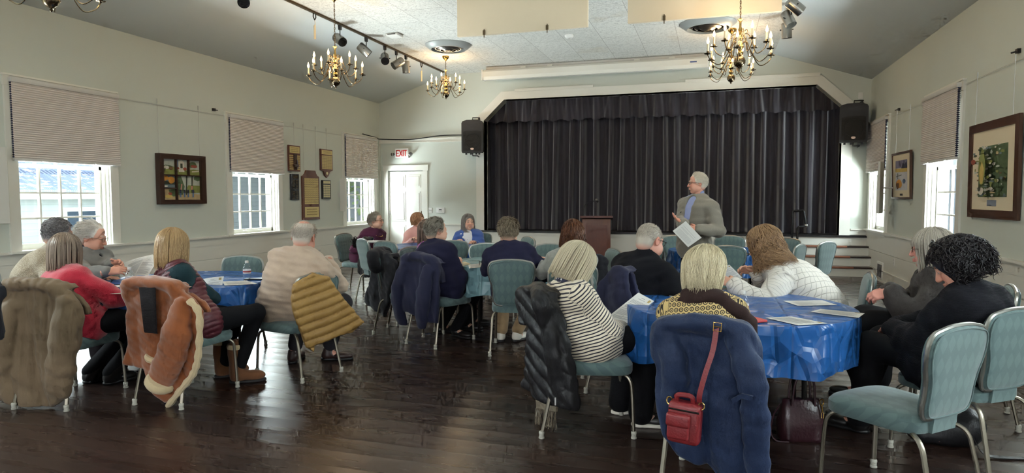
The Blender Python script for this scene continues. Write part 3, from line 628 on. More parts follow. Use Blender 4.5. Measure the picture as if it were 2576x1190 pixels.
CHL = [
 ('C1', -4.27, 3.39, -.18, .98, 'teal chair under the khaki parka, seat of the woman in the red sweater'),
 ('C2', -3.53, 3.67, -.03, 1, 'teal chair under the brown suede coat, seat of the blonde woman'),
 ('C3', -3.17, 4.40, -.96, .28, 'teal chair turned sideways under the gold puffer jacket of the oatmeal-sweater man'),
 ('C4', -4.18, 4.80, .15, -.99, 'empty teal chair on the far side of the near left table, beside the water bottle'),
 ('C5', -5.22, 3.0, .3, .95, 'teal chair at the left edge of the picture under a black coat'),
 ('CP1', -5.2, 3.78, .75, .66, 'teal chair of the grey-haired man in the flecked sweater'),
 ('CP3', -5.15, 4.36, .98, .05, 'teal chair of the white-haired man reading papers by the window'),
 ('C6', -3.0, 6.05, .99, .1, 'teal chair with a short black coat hung over its back, left of the middle table'),
 ('C7', -2.5, 5.78, .33, .94, 'teal chair under the navy zip jacket, seat of the grey-haired man in navy'),
 ('C8', -1.73, 5.66, -.2, .98, 'teal chair seen square from behind, seat of the man in the navy sweater'),
 ('CP8', -2.92, 6.42, .9, -.25, 'teal chair of the woman in the purple top at the middle table'),
 ('C10', -1.2, 5.42, -.45, .9, 'teal chair of the curly brown-haired woman at the middle table'),
 ('C10b', -1.22, 6.72, -.85, -.5, 'pale teal chair topped by a black coat, in front of the wooden lectern'),
 ('C11', -.60, 4.77, .97, .25, 'teal chair under the dark navy coat, seat of the man in the black polo shirt'),
 ('Ca', -.44, 8.28, .88, .47, 'teal chair at the back right table, left of the standing speaker'),
 ('Cb', .13, 7.86, -.1, .99, 'teal chair seen from behind in front of the back right table, below the speaker jacket'),
 ('Cc', -.36, 9.2, .56, -.83, 'teal chair facing forward behind the back right table, left of the speaker'),
 ('Cd', .2, 9.32, -.12, -.99, 'teal chair facing forward behind the back right table, right of the speaker'),
 ('Ce', .72, 8.2, -.92, .39, 'teal chair at the right side of the back right table, behind the white cable-knit sweater'),
 ('Cf', .76, 9.05, -.78, -.62, 'teal chair half hidden at the far corner of the back right table by the handrail'),
 ('Cg', 1.12, 8.81, -.8, .6, 'teal chair standing alone in front of the stage steps'),
 ('h1', -4.24, 7.78, .62, .78, 'sunlit teal chair in front of the woman in the plum sweater, with the walking cane'),
 ('h2', -3.82, 7.5, .3, .95, 'sunlit pale teal chair before the back left table, behind the short black coat'),
 ('h3', -3.28, 7.8, -.55, .83, 'shaded teal chair before the back left table, behind the man in navy'),
 ('CP6', -5.05, 8.55, .98, -.1, 'teal chair under the fur-trimmed black coat, seat of the woman in the plum sweater'),
 ('CP7', -4.35, 9.25, .2, -.97, 'teal chair of the woman in the pink turtleneck'),
 ('CP10', -3.48, 9.16, -.2, -.98, 'teal chair of the woman in the blue cardigan'),
 ('h4', -2.62, 8.4, -.75, -.66, 'farther of two empty teal chairs left of the navy sweater man'),
 ('h5', -2.42, 7.02, .54, -.84, 'nearer of two empty teal chairs left of the navy sweater man, at the middle table'),
 ('h6', -1.84, 7.1, -.15, -.99, 'empty teal chair facing forward behind the middle table, left of the curly hair'),
 ('C13', -.70, 3.85, .95, .31, 'teal chair under the black puffer coat of the striped-top woman'),
 ('C14', .025, 3.24, .17, .98, 'teal chair under the blue raincoat, nearest in the middle foreground'),
 ('C15', .82, 5.2, -.97, .1, 'teal chair under a black coat, seat of the woman in the white sweater'),
 ('C16', .83, 3.38, -.69, .72, 'empty teal chair in the right foreground, seat and back in full view'),
 ('C17', 1.27, 3.95, -.6, .8, 'teal chair cut by the right picture edge, seat of the black-haired woman'),
 ('C18', 1.5, 4.75, -.95, .2, 'teal chair of the grey-haired woman in the dark jacket'),
]
for q in CHL:
    c_ = chair(*q)
    if q[0] == 'C3': c_.scale = (1, 1, .955)
# ---------------------------------------------------------------- round folding tables with plastic covers
def plastic(name, rgb, rgb2, trans=.12):
    k = NT(name); v = k.n('TexVoronoi', feature='F1', i_Scale=5.5); k.put(v.inputs['Vector'], k.co((1, 1, 1.3)))
    v2 = k.n('TexVoronoi', feature='DISTANCE_TO_EDGE', i_Scale=7.0); k.put(v2.inputs['Vector'], k.co((1, 1, .7)))
    col = k.mix(k.noise(3, 3), srgb(*rgb), srgb(*rgb2)); k.set(color=col, rough=.3, spec=.55)
    sp = k.n('SeparateXYZ'); k.put(sp.inputs[0], k.co()); fold = 0
    fx = k.math('MINIMUM', k.math('PINGPONG', k.math('ADD', sp.outputs[0], 5.07), .19), k.math('PINGPONG', k.math('ADD', sp.outputs[1], 5.1), .19))
    fold = k.math('SMOOTH_MIN', k.math('MULTIPLY', fx, 30.0), .4, .2)
    h = k.math('ADD', k.math('MULTIPLY', v.outputs['Distance'], 1.6), k.math('ADD', k.math('MULTIPLY', k.math('MINIMUM', v2.outputs['Distance'], .12), 2.0), k.math('MULTIPLY', fold, .9)))
    k.bump(h, .85, .026)
    tl = k.n('BsdfTranslucent'); k.put(tl.inputs[0], col); mx = k.n('MixShader'); mx.inputs[0].default_value = trans
    k.put(mx.inputs[1], k.b.outputs[0]); k.put(mx.inputs[2], tl.outputs[0]); k.put(k.o.inputs[0], mx.outputs[0]); return k.m
M['blueplastic'] = plastic('blue_plastic_sheet', (32, 86, 154), (40, 98, 166), .16); M['tealplastic'] = plastic('pale_teal_plastic_sheet', (136, 172, 178), (122, 160, 168), .25)
M['tabletop'] = plain('laminate_tabletop', (150, 140, 124), .4); 
TZ = .725
TABLES = {}
def table(key, x, y, mat, seed, lab, clab, R=.68, rz=0.0, drop=.265):
    TABLES[key] = V(x, y, TZ); g = random.Random(seed)
    t = thing('round_table', lab, 'table', (x, y, 0), rz, 'round folding tables')
    b = MB(); b.lathe([(0, TZ-.03), (R-.012, TZ-.03), (R-.006, TZ-.026), (R-.006, TZ-.008), (R-.012, TZ-.004), (0, TZ-.004)], n=64); b.build('tabletop', M['tabletop'], t)
    for sx in (-1, 1):
        b = MB(); b.tube([(sx*.36, -.22, TZ-.03), (sx*.36, .22, TZ-.03)], .012, 8); b.tube([(sx*.36, -.22, TZ-.10), (sx*.36, .22, TZ-.10)], .01, 8); b.build('leg_brace', M['darkmetal'], t)
        for sy in (-1, 1):
            b = MB(); b.tube([(sx*.36, sy*.22, TZ-.03), (sx*.37, sy*.26, .02)], .014, 8); l = b.build('leg', M['darkmetal'], t); b = MB(); b.lathe([(.018, .03), (.018, 0)], (sx*.37, sy*.26, 0), 10); b.build('foot_cap', M['black'], l)
    b = MB(); n = 240; ph = [g.uniform(0, 6.28) for _ in range(6)]; nf = [g.randint(5, 9), g.randint(11, 15), g.randint(19, 26)]
    lv = [0, .25, .5, .7, .84, .93, .98, 1.0]; P = []
    for i in range(n):
        a = 2*math.pi*i/n; row = []; hem = drop*(1+.07*math.sin(2*a+ph[3])+.06*math.sin(4*a+ph[4])+.03*math.sin(13*a+ph[5]))
        for f in lv[:-1]: row.append((R*f*math.cos(a), R*f*math.sin(a), TZ+.0012*math.sin(9*a+f*20)*f))
        for j in range(15):
            s_ = j/14; w = s_**.8; fold = .016*math.sin(nf[0]*a+ph[0])+.020*abs(math.sin(nf[1]*a*.5+ph[1]))+.007*math.sin(nf[2]*a+ph[2]+s_*2)+.004*math.sin(41*a+s_*5)
            r = R+.003+.006*min(1, s_*8)+w*(fold*1.5-.02); z = TZ-.002-hem*s_
            if j == 0: r = R; z = TZ
            row.append((r*math.cos(a), r*math.sin(a), z))
        P.append(row)
    b.grid(P, cu=True); o = b.build('tablecloth', mat, None, smooth=1.2, loc=(x, y, 0)); tag(o, clab, 'tablecloth'); return t
table('TR', .154, 4.26, M['blueplastic'], 4, 'round table under the near right blue cover', 'crinkled blue plastic cover on the near right table, papers on it', drop=.285)
table('TL', -4.12, 4.24, M['blueplastic'], 11, 'round table under the near left blue cover', 'blue plastic cover on the near left table, beside the window', rz=.5)
table('TM', -1.96, 6.45, M['tealplastic'], 23, 'round table under the pale teal cover', 'pale teal see-through plastic cover on the middle table', rz=.3)
table('TBL', -3.72, 8.3, M['blueplastic'], 31, 'round table under the back left blue cover', 'blue plastic cover on the back left table near the exit door', rz=.2)
table('TBR', .14, 8.62, M['blueplastic'], 43, 'round table under the back right blue cover', 'blue plastic cover on the back right table behind the standing man', rz=.1)
# ---------------------------------------------------------------- lectern, handrail
t = thing('lectern', 'dark mahogany lectern with a gooseneck microphone before the stage', 'lectern', (-2.16, 12.55, 0), math.radians(9))
b = MB(); b.rbox((-.27, -.2, .05), (.27, .2, .98), .008); b.build('body', M['redwood'], t)
b = MB(); b.prism([(-.25, 1.0), (.24, .95), (.24, .985), (-.25, 1.04)], (-.31, 0, 0), (0, 1, 0), (0, 0, 1), (.62, 0, 0)); b.build('top', M['redwood'], t, smooth=0)
b = MB(); b.rbox((-.29, -.22, 0), (.29, .22, .06), .006); b.build('plinth', M['redwood'], t)
b = MB(); b.box((-.2, -.206, .2), (.2, -.2, .86)); b.build('front_panel', M['redwood'], t, smooth=0)
b = MB(); b.tube(smoothpath([(-.24, -.1, 1.02), (-.245, -.1, 1.16), (-.2, -.1, 1.27), (-.09, -.1, 1.31), (-.0, -.1, 1.33)], 6), .006, 7); b.lathe([(.02, 0), (.02, .012), (.008, .02)], (-.24, -.1, 1.015), 12)
gm = b.build('gooseneck', M['black'], t); b = MB(); b.tube([(-.0, -.1, 1.33), (.03, -.1, 1.3)], .016, 10); b.ball((-.004, -.1, 1.345), .026, 12, 8, 1); b.build('microphone', [M['black'], M['chrome']], gm)
M['railblack'] = plain('black_pipe', (30, 30, 32), .35, .5, var=.1)
t = thing('handrail', 'black pipe handrail beside the stage steps', 'handrail', (1.38, 12.75, 0))
b = MB(); b.tube([(0, 0, 0), (0, 0, 1.12), (.012, 0, 1.14), (.17, 0, 1.15), (.185, 0, 1.13), (.225, -.0, .9)], .021, 10); b.build('rail', M['railblack'], t)
b = MB(); b.tube([(.08, -.08, 0), (.08, -.08, .83), (.1, -.08, .855), (.22, -.02, .87)], .02, 10); b.build('post', M['railblack'], t)
b = MB(); b.ball((.228, -.01, .88), .034, 12, 8); b.build('end_fitting', M['chrome'], t)
b = MB(); b.lathe([(.05, 0), (.05, .012), (.022, .02)], (0, 0, 0), 14); b.build('floor_flange', M['railblack'], t)
b = MB(); b.lathe([(.05, 0), (.05, .012), (.022, .02)], (.08, -.08, 0), 14); b.build('floor_flange', M['railblack'], t)
# ---------------------------------------------------------------- people: skin, heads, hands, hair
def m_tint(name, rough, spec=.3, mul=None, sss=0, nz=0, bsc=0, bst=.2):
    k = NT(name); at = k.n('Attribute', attribute_name='tint'); c = at.outputs['Color']
    if nz: c = k.mix(k.math('MULTIPLY', k.noise(nz, 4), .3), c, (.5, .28, .2, 1), 'MULTIPLY')
    k.set(color=c, rough=rough, spec=spec)
    if sss: k.b.inputs['Subsurface Weight'].default_value = sss; k.b.inputs['Subsurface Radius'].default_value = (.012, .005, .003); k.b.inputs['Subsurface Scale'].default_value = 1
    if bsc: k.bump(k.noise(bsc, 3), bst, .002)
    return k.m
M['skin'] = m_tint('skin', .5, .35, nz=14, bsc=160, bst=.12); M['hair'] = m_tint('hair', .42, .45)
M['eyewhite'] = plain('eye_white', (226, 222, 214), .2, var=0); M['iris'] = plain('grey_blue_iris', (70, 84, 96), .15, var=0)
CRC, CRR = V(0, -.012, .03), V(.074, .093, .085)
_heads = {}
def head_mesh(fem, h):
    if (fem, h) in _heads: return _heads[fem, h]
    S = SDF((-.11, -.13, -.145), (.11, .15, .14), h)
    S.ell(CRC, CRR, k=0).ell((0, .028, -.03), (.061, .062, .082), k=.03).ell((0, .052, -.09), (.034 if not fem else .029, .034, .028), k=.025)
    for s in (-1, 1):
        S.ell((s*.043, .012, -.062), (.022, .04, .032), k=.03).ell((s*.036, .064, -.024), (.026, .024, .026), k=.02).ell((s*.052, .05, -.055), (.016, .03, .025), k=.03)
        S.ell((s*.031, .098, .011), (.02, .016, .013), k=.012, op='s').ell((s*.031, .0785, .011), (.0165, .0155, .0145), k=.004)
        S.cap((s*.014, .088, .031), (s*.046, .076, .031), .0085, .006, k=.012)
        S.ell((s*.0105, .101, -.027), (.0085, .010, .0075), k=.008)
        S.ell((s*.078, -.012, -.003), (.0075, .021, .032), k=.006).ell((s*.0845, -.008, .002), (.005, .012, .019), k=.004, op='s')
        S.cap((s*.02, .098, -.04), (s*.03, .087, -.062), .0012, .0012, k=.008, op='s')
    for s in (-1, 1): S.ell((s*.031, .0965, .0105), (.0125, .013, .0052), k=.002, op='s')
    S.cap((0, .086, .022), (0, .109, -.024), .0075, .0125, k=.012).ell((0, .095, -.055), (.020, .0105, .0062), k=.007).ell((0, .0935, -.0655), (.018, .011, .0068), k=.006)
    S.cap((-.019, .1035, -.0605), (.019, .1035, -.0605), .0006, .0006, k=.004, op='s').ell((0, .088, -.079), (.014, .006, .004), k=.01, op='s')
    v, f = S.mesh(); x, y, z = v.T
    g = lambda c, r: np.exp(-(((v-np.array(c))/np.array(r))**2).sum(1))
    red = .55*(g((.04, .08, -.022), (.024, .03, .02))+g((-.04, .08, -.022), (.024, .03, .02)))+.5*g((0, .115, -.02), (.014, .02, .014))+.5*(np.abs(x) > .074)*(np.abs(z) < .04)
    lip = np.clip(.8*g((0, .1, -.0565), (.019, .02, .0055))+.8*g((0, .1, -.0655), (.017, .02, .006)), 0, .8)
    brow = np.clip(1.2*(g((.031, .09, .037), (.017, .02, .0052))+g((-.031, .09, .037), (.017, .02, .0052))), 0, 1)
    line = np.clip(g((.031, .094, .0045), (.015, .012, .0025))+g((-.031, .094, .0045), (.015, .012, .0025)), 0, 1)
    _heads[fem, h] = (v, f, red, lip, brow, line); return _heads[fem, h]
_hands = {}
def hand_mesh(curl, thumb, h=.0036):
    """right hand in its own frame: x = thumb side, y = towards the fingertips, z = back of the hand; wrist at the origin"""
    key = (curl, thumb, h)
    if key in _hands: return _hands[key]
    S = SDF((-.075, -.05, -.11), (.105, .215, .05), h)
    S.cap((0, -.04, 0), (0, .012, 0), .024, .022, k=.01); base = []
    for i, (x, yk, L, r) in enumerate(((.026, .088, .074, .0088), (.008, .093, .083, .0092), (-.011, .089, .077, .0088), (-.029, .078, .060, .0078))):
        S.cap((x*.6, .012, 0), (x, yk, .002), .0135, .0112, k=.016); p = V(x, yk, .002); a = curl*.55+.12*i*curl*.3; sp = .10*(1.2-i*.8)*max(.2, 1-curl)
        for j, fr in enumerate((.46, .31, .23)):
            d = V(math.sin(sp)*math.cos(a), math.cos(sp)*math.cos(a), -math.sin(a)); q = p+d*L*fr; S.cap(p, q, r*(1-.09*j), r*(1-.09*(j+1)), k=.004 if j else .008); p = q; a += curl*(.8 if j == 0 else .55)
    S.ell((.022, .04, -.012), (.017, .034, .016), k=.015)
    p = V(.026, .03, -.008); d0 = nrm((.75, .62, -.25)); d1 = nrm((.75-thumb*.55, .7, -.3-thumb*.5)); q = p+d0*.03; S.cap(p, q, .0135, .0112, k=.012); r_ = q+d1*.032; S.cap(q, r_, .0112, .0098, k=.005); d2 = nrm(d1-V(.3, 0, 0)*thumb); S.cap(r_, r_+d2*.024, .0098, .0078, k=.005)
    _hands[key] = S.mesh(); return _hands[key]
def tris(paths, rad, tint):
    """paths (N,S,3) -> three-sided tapering strands as quads"""
    N, Sg, _ = paths.shape; t = np.gradient(paths, axis=1); t /= np.maximum(np.linalg.norm(t, axis=2, keepdims=True), 1e-9)
    u = np.cross(t, V(.31, .72, .62)); u /= np.maximum(np.linalg.norm(u, axis=2, keepdims=True), 1e-9); w = np.cross(t, u)
    taper = np.interp(np.linspace(0, 1, Sg), [0, .75, 1], [1, .9, .25])[None, :, None]*rad
    ring = np.stack([paths+taper*(u*math.cos(a)+w*math.sin(a)) for a in (0, 2.094, 4.189)], 2)
    v = ring.reshape(-1, 3); i = np.arange(N)[:, None, None]*Sg*3+np.arange(Sg-1)[None, :, None]*3; k = np.arange(3)[None, None, :]; k2 = (k+1) % 3
    f = np.stack([i+k, i+k2, i+k2+3, i+k+3], -1).reshape(-1, 4); return v, f, np.repeat(tint, Sg*3, 0)
def hair(st, seed):
    """hair in head coordinates: an inner volume plus many strands; returns parts and tints"""
    g = np.random.RandomState(seed); kind = st['kind']; c0 = np.array(srgb(*st['col'])[:3]); c1 = np.array(srgb(*st.get('col2', [q*.72 for q in st['col']]))[:3])
    h = st.get('vox', .006); parts = []; cols = []
    def addp(v, f, c): parts.append((v, f, 0)); cols.append(c if c.ndim == 2 else np.tile(c, (len(v), 1)))
    if kind in ('bob', 'curly'):
        a, b, c = st.get('vol', (.092, .108, .105)); hem = st.get('hem', -.11); fa = st.get('face', 1.0); ctr = V(0, st.get('cy', -.016), .03); fr = st.get('flare', 0.); bang = st.get('bangs', None)
        S = SDF((-.2, -.21, min(hem, -.1)-.05), (.2, .17, .2), h)
        S.ell(ctr, (a-.006, b-.006, c-.006), k=0); lev = int((ctr[2]-hem)/.02)+1; prof = st.get('prof', lambda s: 1-.10*s*s)
        for i in range(lev):
            s = i/max(lev-1, 1); z = ctr[2]+(hem+.012-ctr[2])*s; q = prof(s)*(1+fr*s); S.ell((0, ctr[1], z), ((a-.008)*q, (b-.008)*q, .024), k=.012)
        S.ell((0, .115, st.get('fz', -.075 if bang else -.035)), (.052*fa+.008, .10, .108 if not bang else .075), k=.01, op='s')
        S.cap((0, .0, hem-.06), (0, .02, -.09), .052, .052, k=.01, op='s')
        v, f = S.mesh(); addp(v, f, c1*.8+c0*.2)
        n = st.get('n', 900); sg = st.get('sg', 14); ph = g.uniform(-math.pi, math.pi, n); wv = st.get('wave', 0.0)
        ncl = st.get('clumps', 46); cl = g.uniform(-math.pi, math.pi, ncl); d = (ph[:, None]-cl[None]+math.pi) % (2*math.pi)-math.pi; dn = d[np.arange(n), np.abs(d).argmin(1)]
        th0 = g.uniform(.03, .95, n)**.8; paths = np.zeros((n, sg, 3)); fph = np.abs(ph); off = g.uniform(-.006, .004, n); hemj = hem+g.normal(0, st.get('hemj', .006), n)
        isf = fph < fa*.62
        part = st.get('part', .0)
        zend = np.where(isf, (bang if bang is not None else .092)+g.normal(0, .006, n), hemj); wp = g.uniform(0, 6.28, n); wf = g.uniform(.8, 1.3, n)
        for j in range(sg):
            s = j/(sg-1); L0 = c*(math.pi/2); Lz = ctr[2]-np.minimum(zend, ctr[2]); tot = L0*(1-th0/(math.pi/2))+Lz
            dist = s*tot; th = np.minimum(th0+dist/c, math.pi/2); drop = np.maximum(dist-(math.pi/2-th0)*c, 0); th = np.where(isf & (zend > ctr[2]), np.minimum(th0+s*(np.arccos(np.clip((zend-ctr[2])/c, -1, 1))-th0), math.pi/2), th)
            az = ph-dn*.6*s**1.2+wv*2.2*np.sin(wp+s*9*wf)*s; sd = np.clip(drop/max(ctr[2]-hem, .01), 0, 1.2); q = (1+fr*sd)*np.array([prof(min(x, 1.0)) for x in sd])
            rr = np.sin(th)*q; lift = off+.004*s+wv*.02*np.sin(wp*1.7+s*11*wf)
            paths[:, j, 0] = ctr[0]+part*(1-s)+(a+lift)*rr*np.sin(az); paths[:, j, 1] = ctr[1]+(b+lift)*rr*np.cos(az); paths[:, j, 2] = ctr[2]+(c+lift)*np.cos(th)-drop
        mixv = g.uniform(0, 1, (n, 1))**1.2; dark = st.get('root', 0); v, f, t = tris(paths, st.get('rad', .0017), c0*(1-mixv)+c1*mixv); addp(v, f, t)
        if kind == 'curly':
            n2 = st.get('n2', 500); d = g.normal(size=(n2, 3)); d /= np.linalg.norm(d, axis=1)[:, None]; keep = ~((d[:, 1] > st.get('fy', .35)) & (d[:, 2] < .45)) & (d[:, 2] > -.75); d = d[keep]; n2 = len(d)
            r0 = V(a, b, c)*.9; root = ctr+d*r0; L = g.uniform(.05, .11, n2)*st.get('len', 1.0); paths = np.zeros((n2, 20, 3)); wr = g.uniform(.007, .015, n2)*st.get('curlr', 1.0); p0 = g.uniform(0, 6.28, n2); tn = g.uniform(1.3, 2.6, n2)
            e1 = np.cross(d, V(.2, .3, 1)); e1 /= np.linalg.norm(e1, axis=1)[:, None]; e2 = np.cross(d, e1)
            for j in range(20):
                s = j/19; base = root+d*(L*s*st.get('out', .5))[:, None]+V(0, 0, -1)*(L*s*s*st.get('droop', 1.0))[:, None]; ang = p0+s*tn*6.28
                paths[:, j] = base+e1*(wr*np.cos(ang)*min(1, s*3))[:, None]+e2*(wr*np.sin(ang)*min(1, s*3))[:, None]
            mixv = g.uniform(0, 1, (n2, 1)); v, f, t = tris(paths, st.get('rad2', .0032), c0*(1-mixv)+c1*mixv); addp(v, f, t)
    else:                                                              # short hair lying along the skull
        bald = st.get('bald', 0); thick = st.get('thick', .011); low = st.get('low', -.075); hl = st.get('hairline', .062)
        S = SDF((-.12, -.15, -.12), (.12, .13, .16), h); S.ell(CRC, CRR+thick*.55, k=0)
        if low < -.04: S.ell((0, -.055, -.035), (.058, .045, .05), k=.03)
        S.ell((0, .128, -.03), (.085, .088, hl+.048), k=.008, op='s')
        for s in (-1, 1): S.ell((s*.085, .0, -.03), (.03, .05, .045), k=.006, op='s')
        S.ell((0, .02, -.12), (.1, .1, .06), k=.01, op='s')
        if bald: S.ell((0, st.get('by', -.02), .135), (.06*bald, .085*bald, .05), k=.008, op='s')
        v, f = S.mesh(); fd = np.clip((v[:, 2]+.072)/.035, 0, 1); vx, vy, vz = v.T; bare = ((vy > .045+.15*(vz-hl)) & (vz < hl+.02)) | ((np.abs(vx) > .045) & (vz < .012) & (vy > -.03)) | ((vy > -.01) & (vz < -.01)); fd = np.where(bare, 0, fd)[:, None]; addp(v, f, (c1*.7+c0*.3)[None]*fd+np.array(srgb(*st.get('skin', (196, 150, 130)))[:3])[None]*(1-fd))
        n = st.get('n', 1100); d = g.normal(size=(n*3, 3)); d /= np.linalg.norm(d, axis=1)[:, None]; p = CRC+d*CRR; x, y, z = p.T
        ok = (z > low) & ~((y > .045+.15*(z-hl)) & (z < hl+.02)) & ~((np.abs(x) > .045) & (z < .012) & (y > -.03)) & ~((y > -.01) & (z < -.01)) & ~((y > .078) & (z < .062))
        if bald: ok &= ~((((x/(.062*bald))**2+((y-st.get('by', -.02))/(.085*bald))**2) < 1) & (z > .06) & (g.uniform(size=len(z)) > .12))
        d = d[ok][:n]; n = len(d); p = CRC+d*(CRR+thick*.3); fl = st.get('flow', (0, -1, -.35)); fw = np.tile(np.array(fl, float), (n, 1)); fw[:, 0] += d[:, 0]*.5+st.get('side', 0)*(p[:, 2] > .05); fw[:, 2] -= np.clip(.06-p[:, 2], 0, .2)*6
        front = (p[:, 1] > .0)[:, None]; fw = fw+g.normal(0, st.get('mess', .22), (n, 3)); t = fw-d*(fw*d).sum(1)[:, None]; t /= np.maximum(np.linalg.norm(t, axis=1)[:, None], 1e-6)
        L = st.get('len', .045)*g.uniform(.6, 1.2, n); paths = np.zeros((n, 7, 3)); lift = st.get('lift', .22)
        for j in range(7):
            s = j/6; q = p+t*(L*s)[:, None]+d*(L*lift*np.sin(s*2.2))[:, None]; e = (q-CRC)/(CRR+thick*.25); ln = np.linalg.norm(e, axis=1)[:, None]; q = np.where(ln < 1, CRC+(q-CRC)/ln, q); paths[:, j] = q
        mixv = g.uniform(0, 1, (n, 1)); v, f, tt = tris(paths, st.get('rad', .0016), c0*(1-mixv)+c1*mixv); addp(v, f, tt)
    return parts, np.concatenate(cols)
# ---------------------------------------------------------------- people: the figure itself
def ik(S, W, la, lb, pole):
    d = W-S; L = np.linalg.norm(d); mx = (la+lb)*.985
    if L > mx: W = S+d/L*mx; L = mx; d = W-S
    L = max(L, abs(la-lb)*1.05+.02); u = nrm(d); a = (la*la-lb*lb+L*L)/(2*L); hgt = math.sqrt(max(la*la-a*a, 0)); p = np.array(pole, float); p = nrm(p-u*np.dot(p, u)); return S+u*a+p*hgt, W
def bez(a, c, b, t): return a*(1-t)**2+c*2*t*(1-t)+b*t*t
LEV_M = [(-.10, .165, .105), (.06, .170, .118), (.2, .160, .118), (.38, .150, .112), (.56, .158, .113), (.74, .172, .106), (.87, .165, .085), (.96, .085, .06)]
LEV_F = [(-.10, .172, .108), (.06, .176, .118), (.2, .155, .112), (.38, .138, .102), (.56, .146, .106), (.74, .155, .098), (.87, .148, .078), (.96, .075, .055)]
PEOPLE = {}
def person(label, hip, f, head, look, **o):
    """hip: (x, y[, z]); f: body heading; head: centre of the head; look: direction of the gaze. One continuous body mesh; hair and clothes are children"""
    s = o.get('s', 1.0); hs = s*o.get('hs', 1.02); fem = o.get('fem', False); vox = o.get('vox', .010); g = o.get('girth', 1.0); stand = o.get('stand', False); seed = o.get('seed', 1)
    f = nrm((f[0], f[1], 0)); U = V(0, 0, 1); r = np.cross(f, U); hz = o.get('hz', .525); P = V(hip[0], hip[1], hip[2] if len(hip) > 2 else hz)
    hf = nrm(look); hr = nrm(np.cross(hf, U)); hu = np.cross(hr, hf); rol = o.get('roll', 0.); hr, hu = hr*math.cos(rol)+hu*math.sin(rol), hu*math.cos(rol)-hr*math.sin(rol); H = np.array(head, float); HM = np.stack([hr, hf, hu])
    nb = H-hu*.075*s-hf*.012*s; ax0 = nrm(nb-P); N = nb-((.085+o.get('neckl', 0))*s)*nrm(.75*U+.25*ax0+.12*hu); ax = nrm(N-P)
    C = (P+N)/2-f*o.get('slouch', .05); sr = o.get('twist', 0.); sl = r*math.cos(sr)+f*math.sin(sr); sl = nrm(sl-ax*np.dot(sl, ax)*.6)
    sf = nrm(np.cross(U, sl)); lev = LEV_F if fem else LEV_M; Sc = bez(P, C, N, .90); sw = (.150 if fem else .168)*s*o.get('shw', 1.0); la, lb = .272*s, .242*s
    SH = {k: Sc+sl*sw*q-U*.012 for k, q in (('L', -1), ('R', 1))}; EL = {}; WR = {}; hands = o.get('hands', {})
    for k, q in (('L', -1), ('R', 1)):
        hd = hands.get(k, {}); W = np.array(hd.get('at', P+f*.30+r*q*.13+U*.12), float); EL[k], WR[k] = ik(SH[k], W, la, lb, hd.get('pole', r*q*.6-U*.9-f*.5))
    legs = {}
    for k, q in (('L', -1), ('R', 1)):
        lg = o.get('legs', {}).get(k, {}); hp = P+r*q*.088*s
        if stand: kn = hp+V(0, 0, -.42*s)+f*.02+r*q*.01; an = np.array(lg.get('foot', V(hp[0], hp[1], 0)+r*q*.02), float)+U*.085
        else:
            kn = np.array(lg.get('knee', hp+f*.40*s+r*q*.05+U*(.0)), float); an = np.array(lg.get('foot', V(kn[0], kn[1], 0)+f*.03), float)+U*.085
        legs[k] = (hp, kn, an, nrm(lg.get('dir', f+r*q*.15)))
    allp = [P, N, H]+list(EL.values())+list(WR.values())+[p for l in legs.values() for p in l[:3]]; lo = np.min(allp, 0)-.24; hi = np.max(allp, 0)+.24; lo[2] = max(lo[2], -.02)
    root = thing('person', label, 'person', (P[0], P[1], 0)); org = (P[0], P[1], 0); PEOPLE[o.get('key', label)] = dict(root=root, H=H, HM=HM, N=N, P=P, f=f, r=r, hs=hs, SH=SH, EL=EL, WR=WR, sl=sl, sf=sf, legs=legs, C=C)
    def sect(t):
        c = bez(P, C, N, t) if t >= 0 else P+(P-C)*0+U*t*np.linalg.norm(N-P)*.9; m = min(1, max(0, t)); lat = nrm(r*(1-m)+sl*m); return c, lat
    def torso(S, off, k=.05, top=1.0):
        prev = None; ts = [q[0] for q in lev]; n = 15
        for i in range(n):
            t = ts[0]+(min(ts[-1], top)-ts[0])*i/(n-1); hw = np.interp(t, ts, [q[1] for q in lev])*s; rd = np.interp(t, ts, [q[2] for q in lev])*s
            gg = 1+(g-1)*math.exp(-((t-.28)/.35)**2)*1.0; rd = rd*gg+off; hw = hw*(1+(gg-1)*.8)+off; c, lat = sect(t); c = c+sf*(.012*s+(gg-1)*.07*math.exp(-((t-.28)/.3)**2)); w = max(hw-rd, .004); S.cap(c-lat*w, c+lat*w, rd, k=k if i else 0)
        if fem:
            c, lat = sect(.62); b = o.get('bust', 1.0)
            for q in (-1, 1): S.ell(c+lat*q*.068*s+sf*.085*s*b, (.062*s+off, .062*s+off, .06*s+off), k=.04)
    def trap(S, off):
        for q in SH: S.cap(N+U*.02*s, SH[q]+U*.012*s, .048*s+off, .05*s+off, k=.05)
    def arms(S, off, k=.03, end=1.0, sides=('L', 'R'), wide=1.0):
        for q in sides:
            S.cap(SH[q], EL[q], .054*s*wide+off, .043*s*wide+off, k=k)
            if end > .5: e = EL[q]+(WR[q]-EL[q])*(end-.5)*2; S.cap(EL[q], e, .043*s*wide+off, .032*s*wide+off*.8, k=.02)
    def leg(S, off, k=.03, end=1.0, flare=1.0):
        for q, (hp, kn, an, d) in legs.items(): S.cap(hp, kn, .082*s+off, .056*s+off, k=k); S.cap(kn, kn+(an-kn)*end, .054*s*flare+off, .037*s*flare+off*1.2, k=.025)
    def bbox(pts, m=.24): pts = np.array(pts); a, b = pts.min(0)-m, pts.max(0)+m; a[2] = max(a[2], -.02); return a, b
    # ---- the body
    st = o.get('skin', (222, 176, 152)); sk = np.array(srgb(*st)[:3]); parts = []; cols = []
    S = SDF(lo, hi, max(vox, .012)); torso(S, -.012); trap(S, -.006); arms(S, -.004); leg(S, -.006)
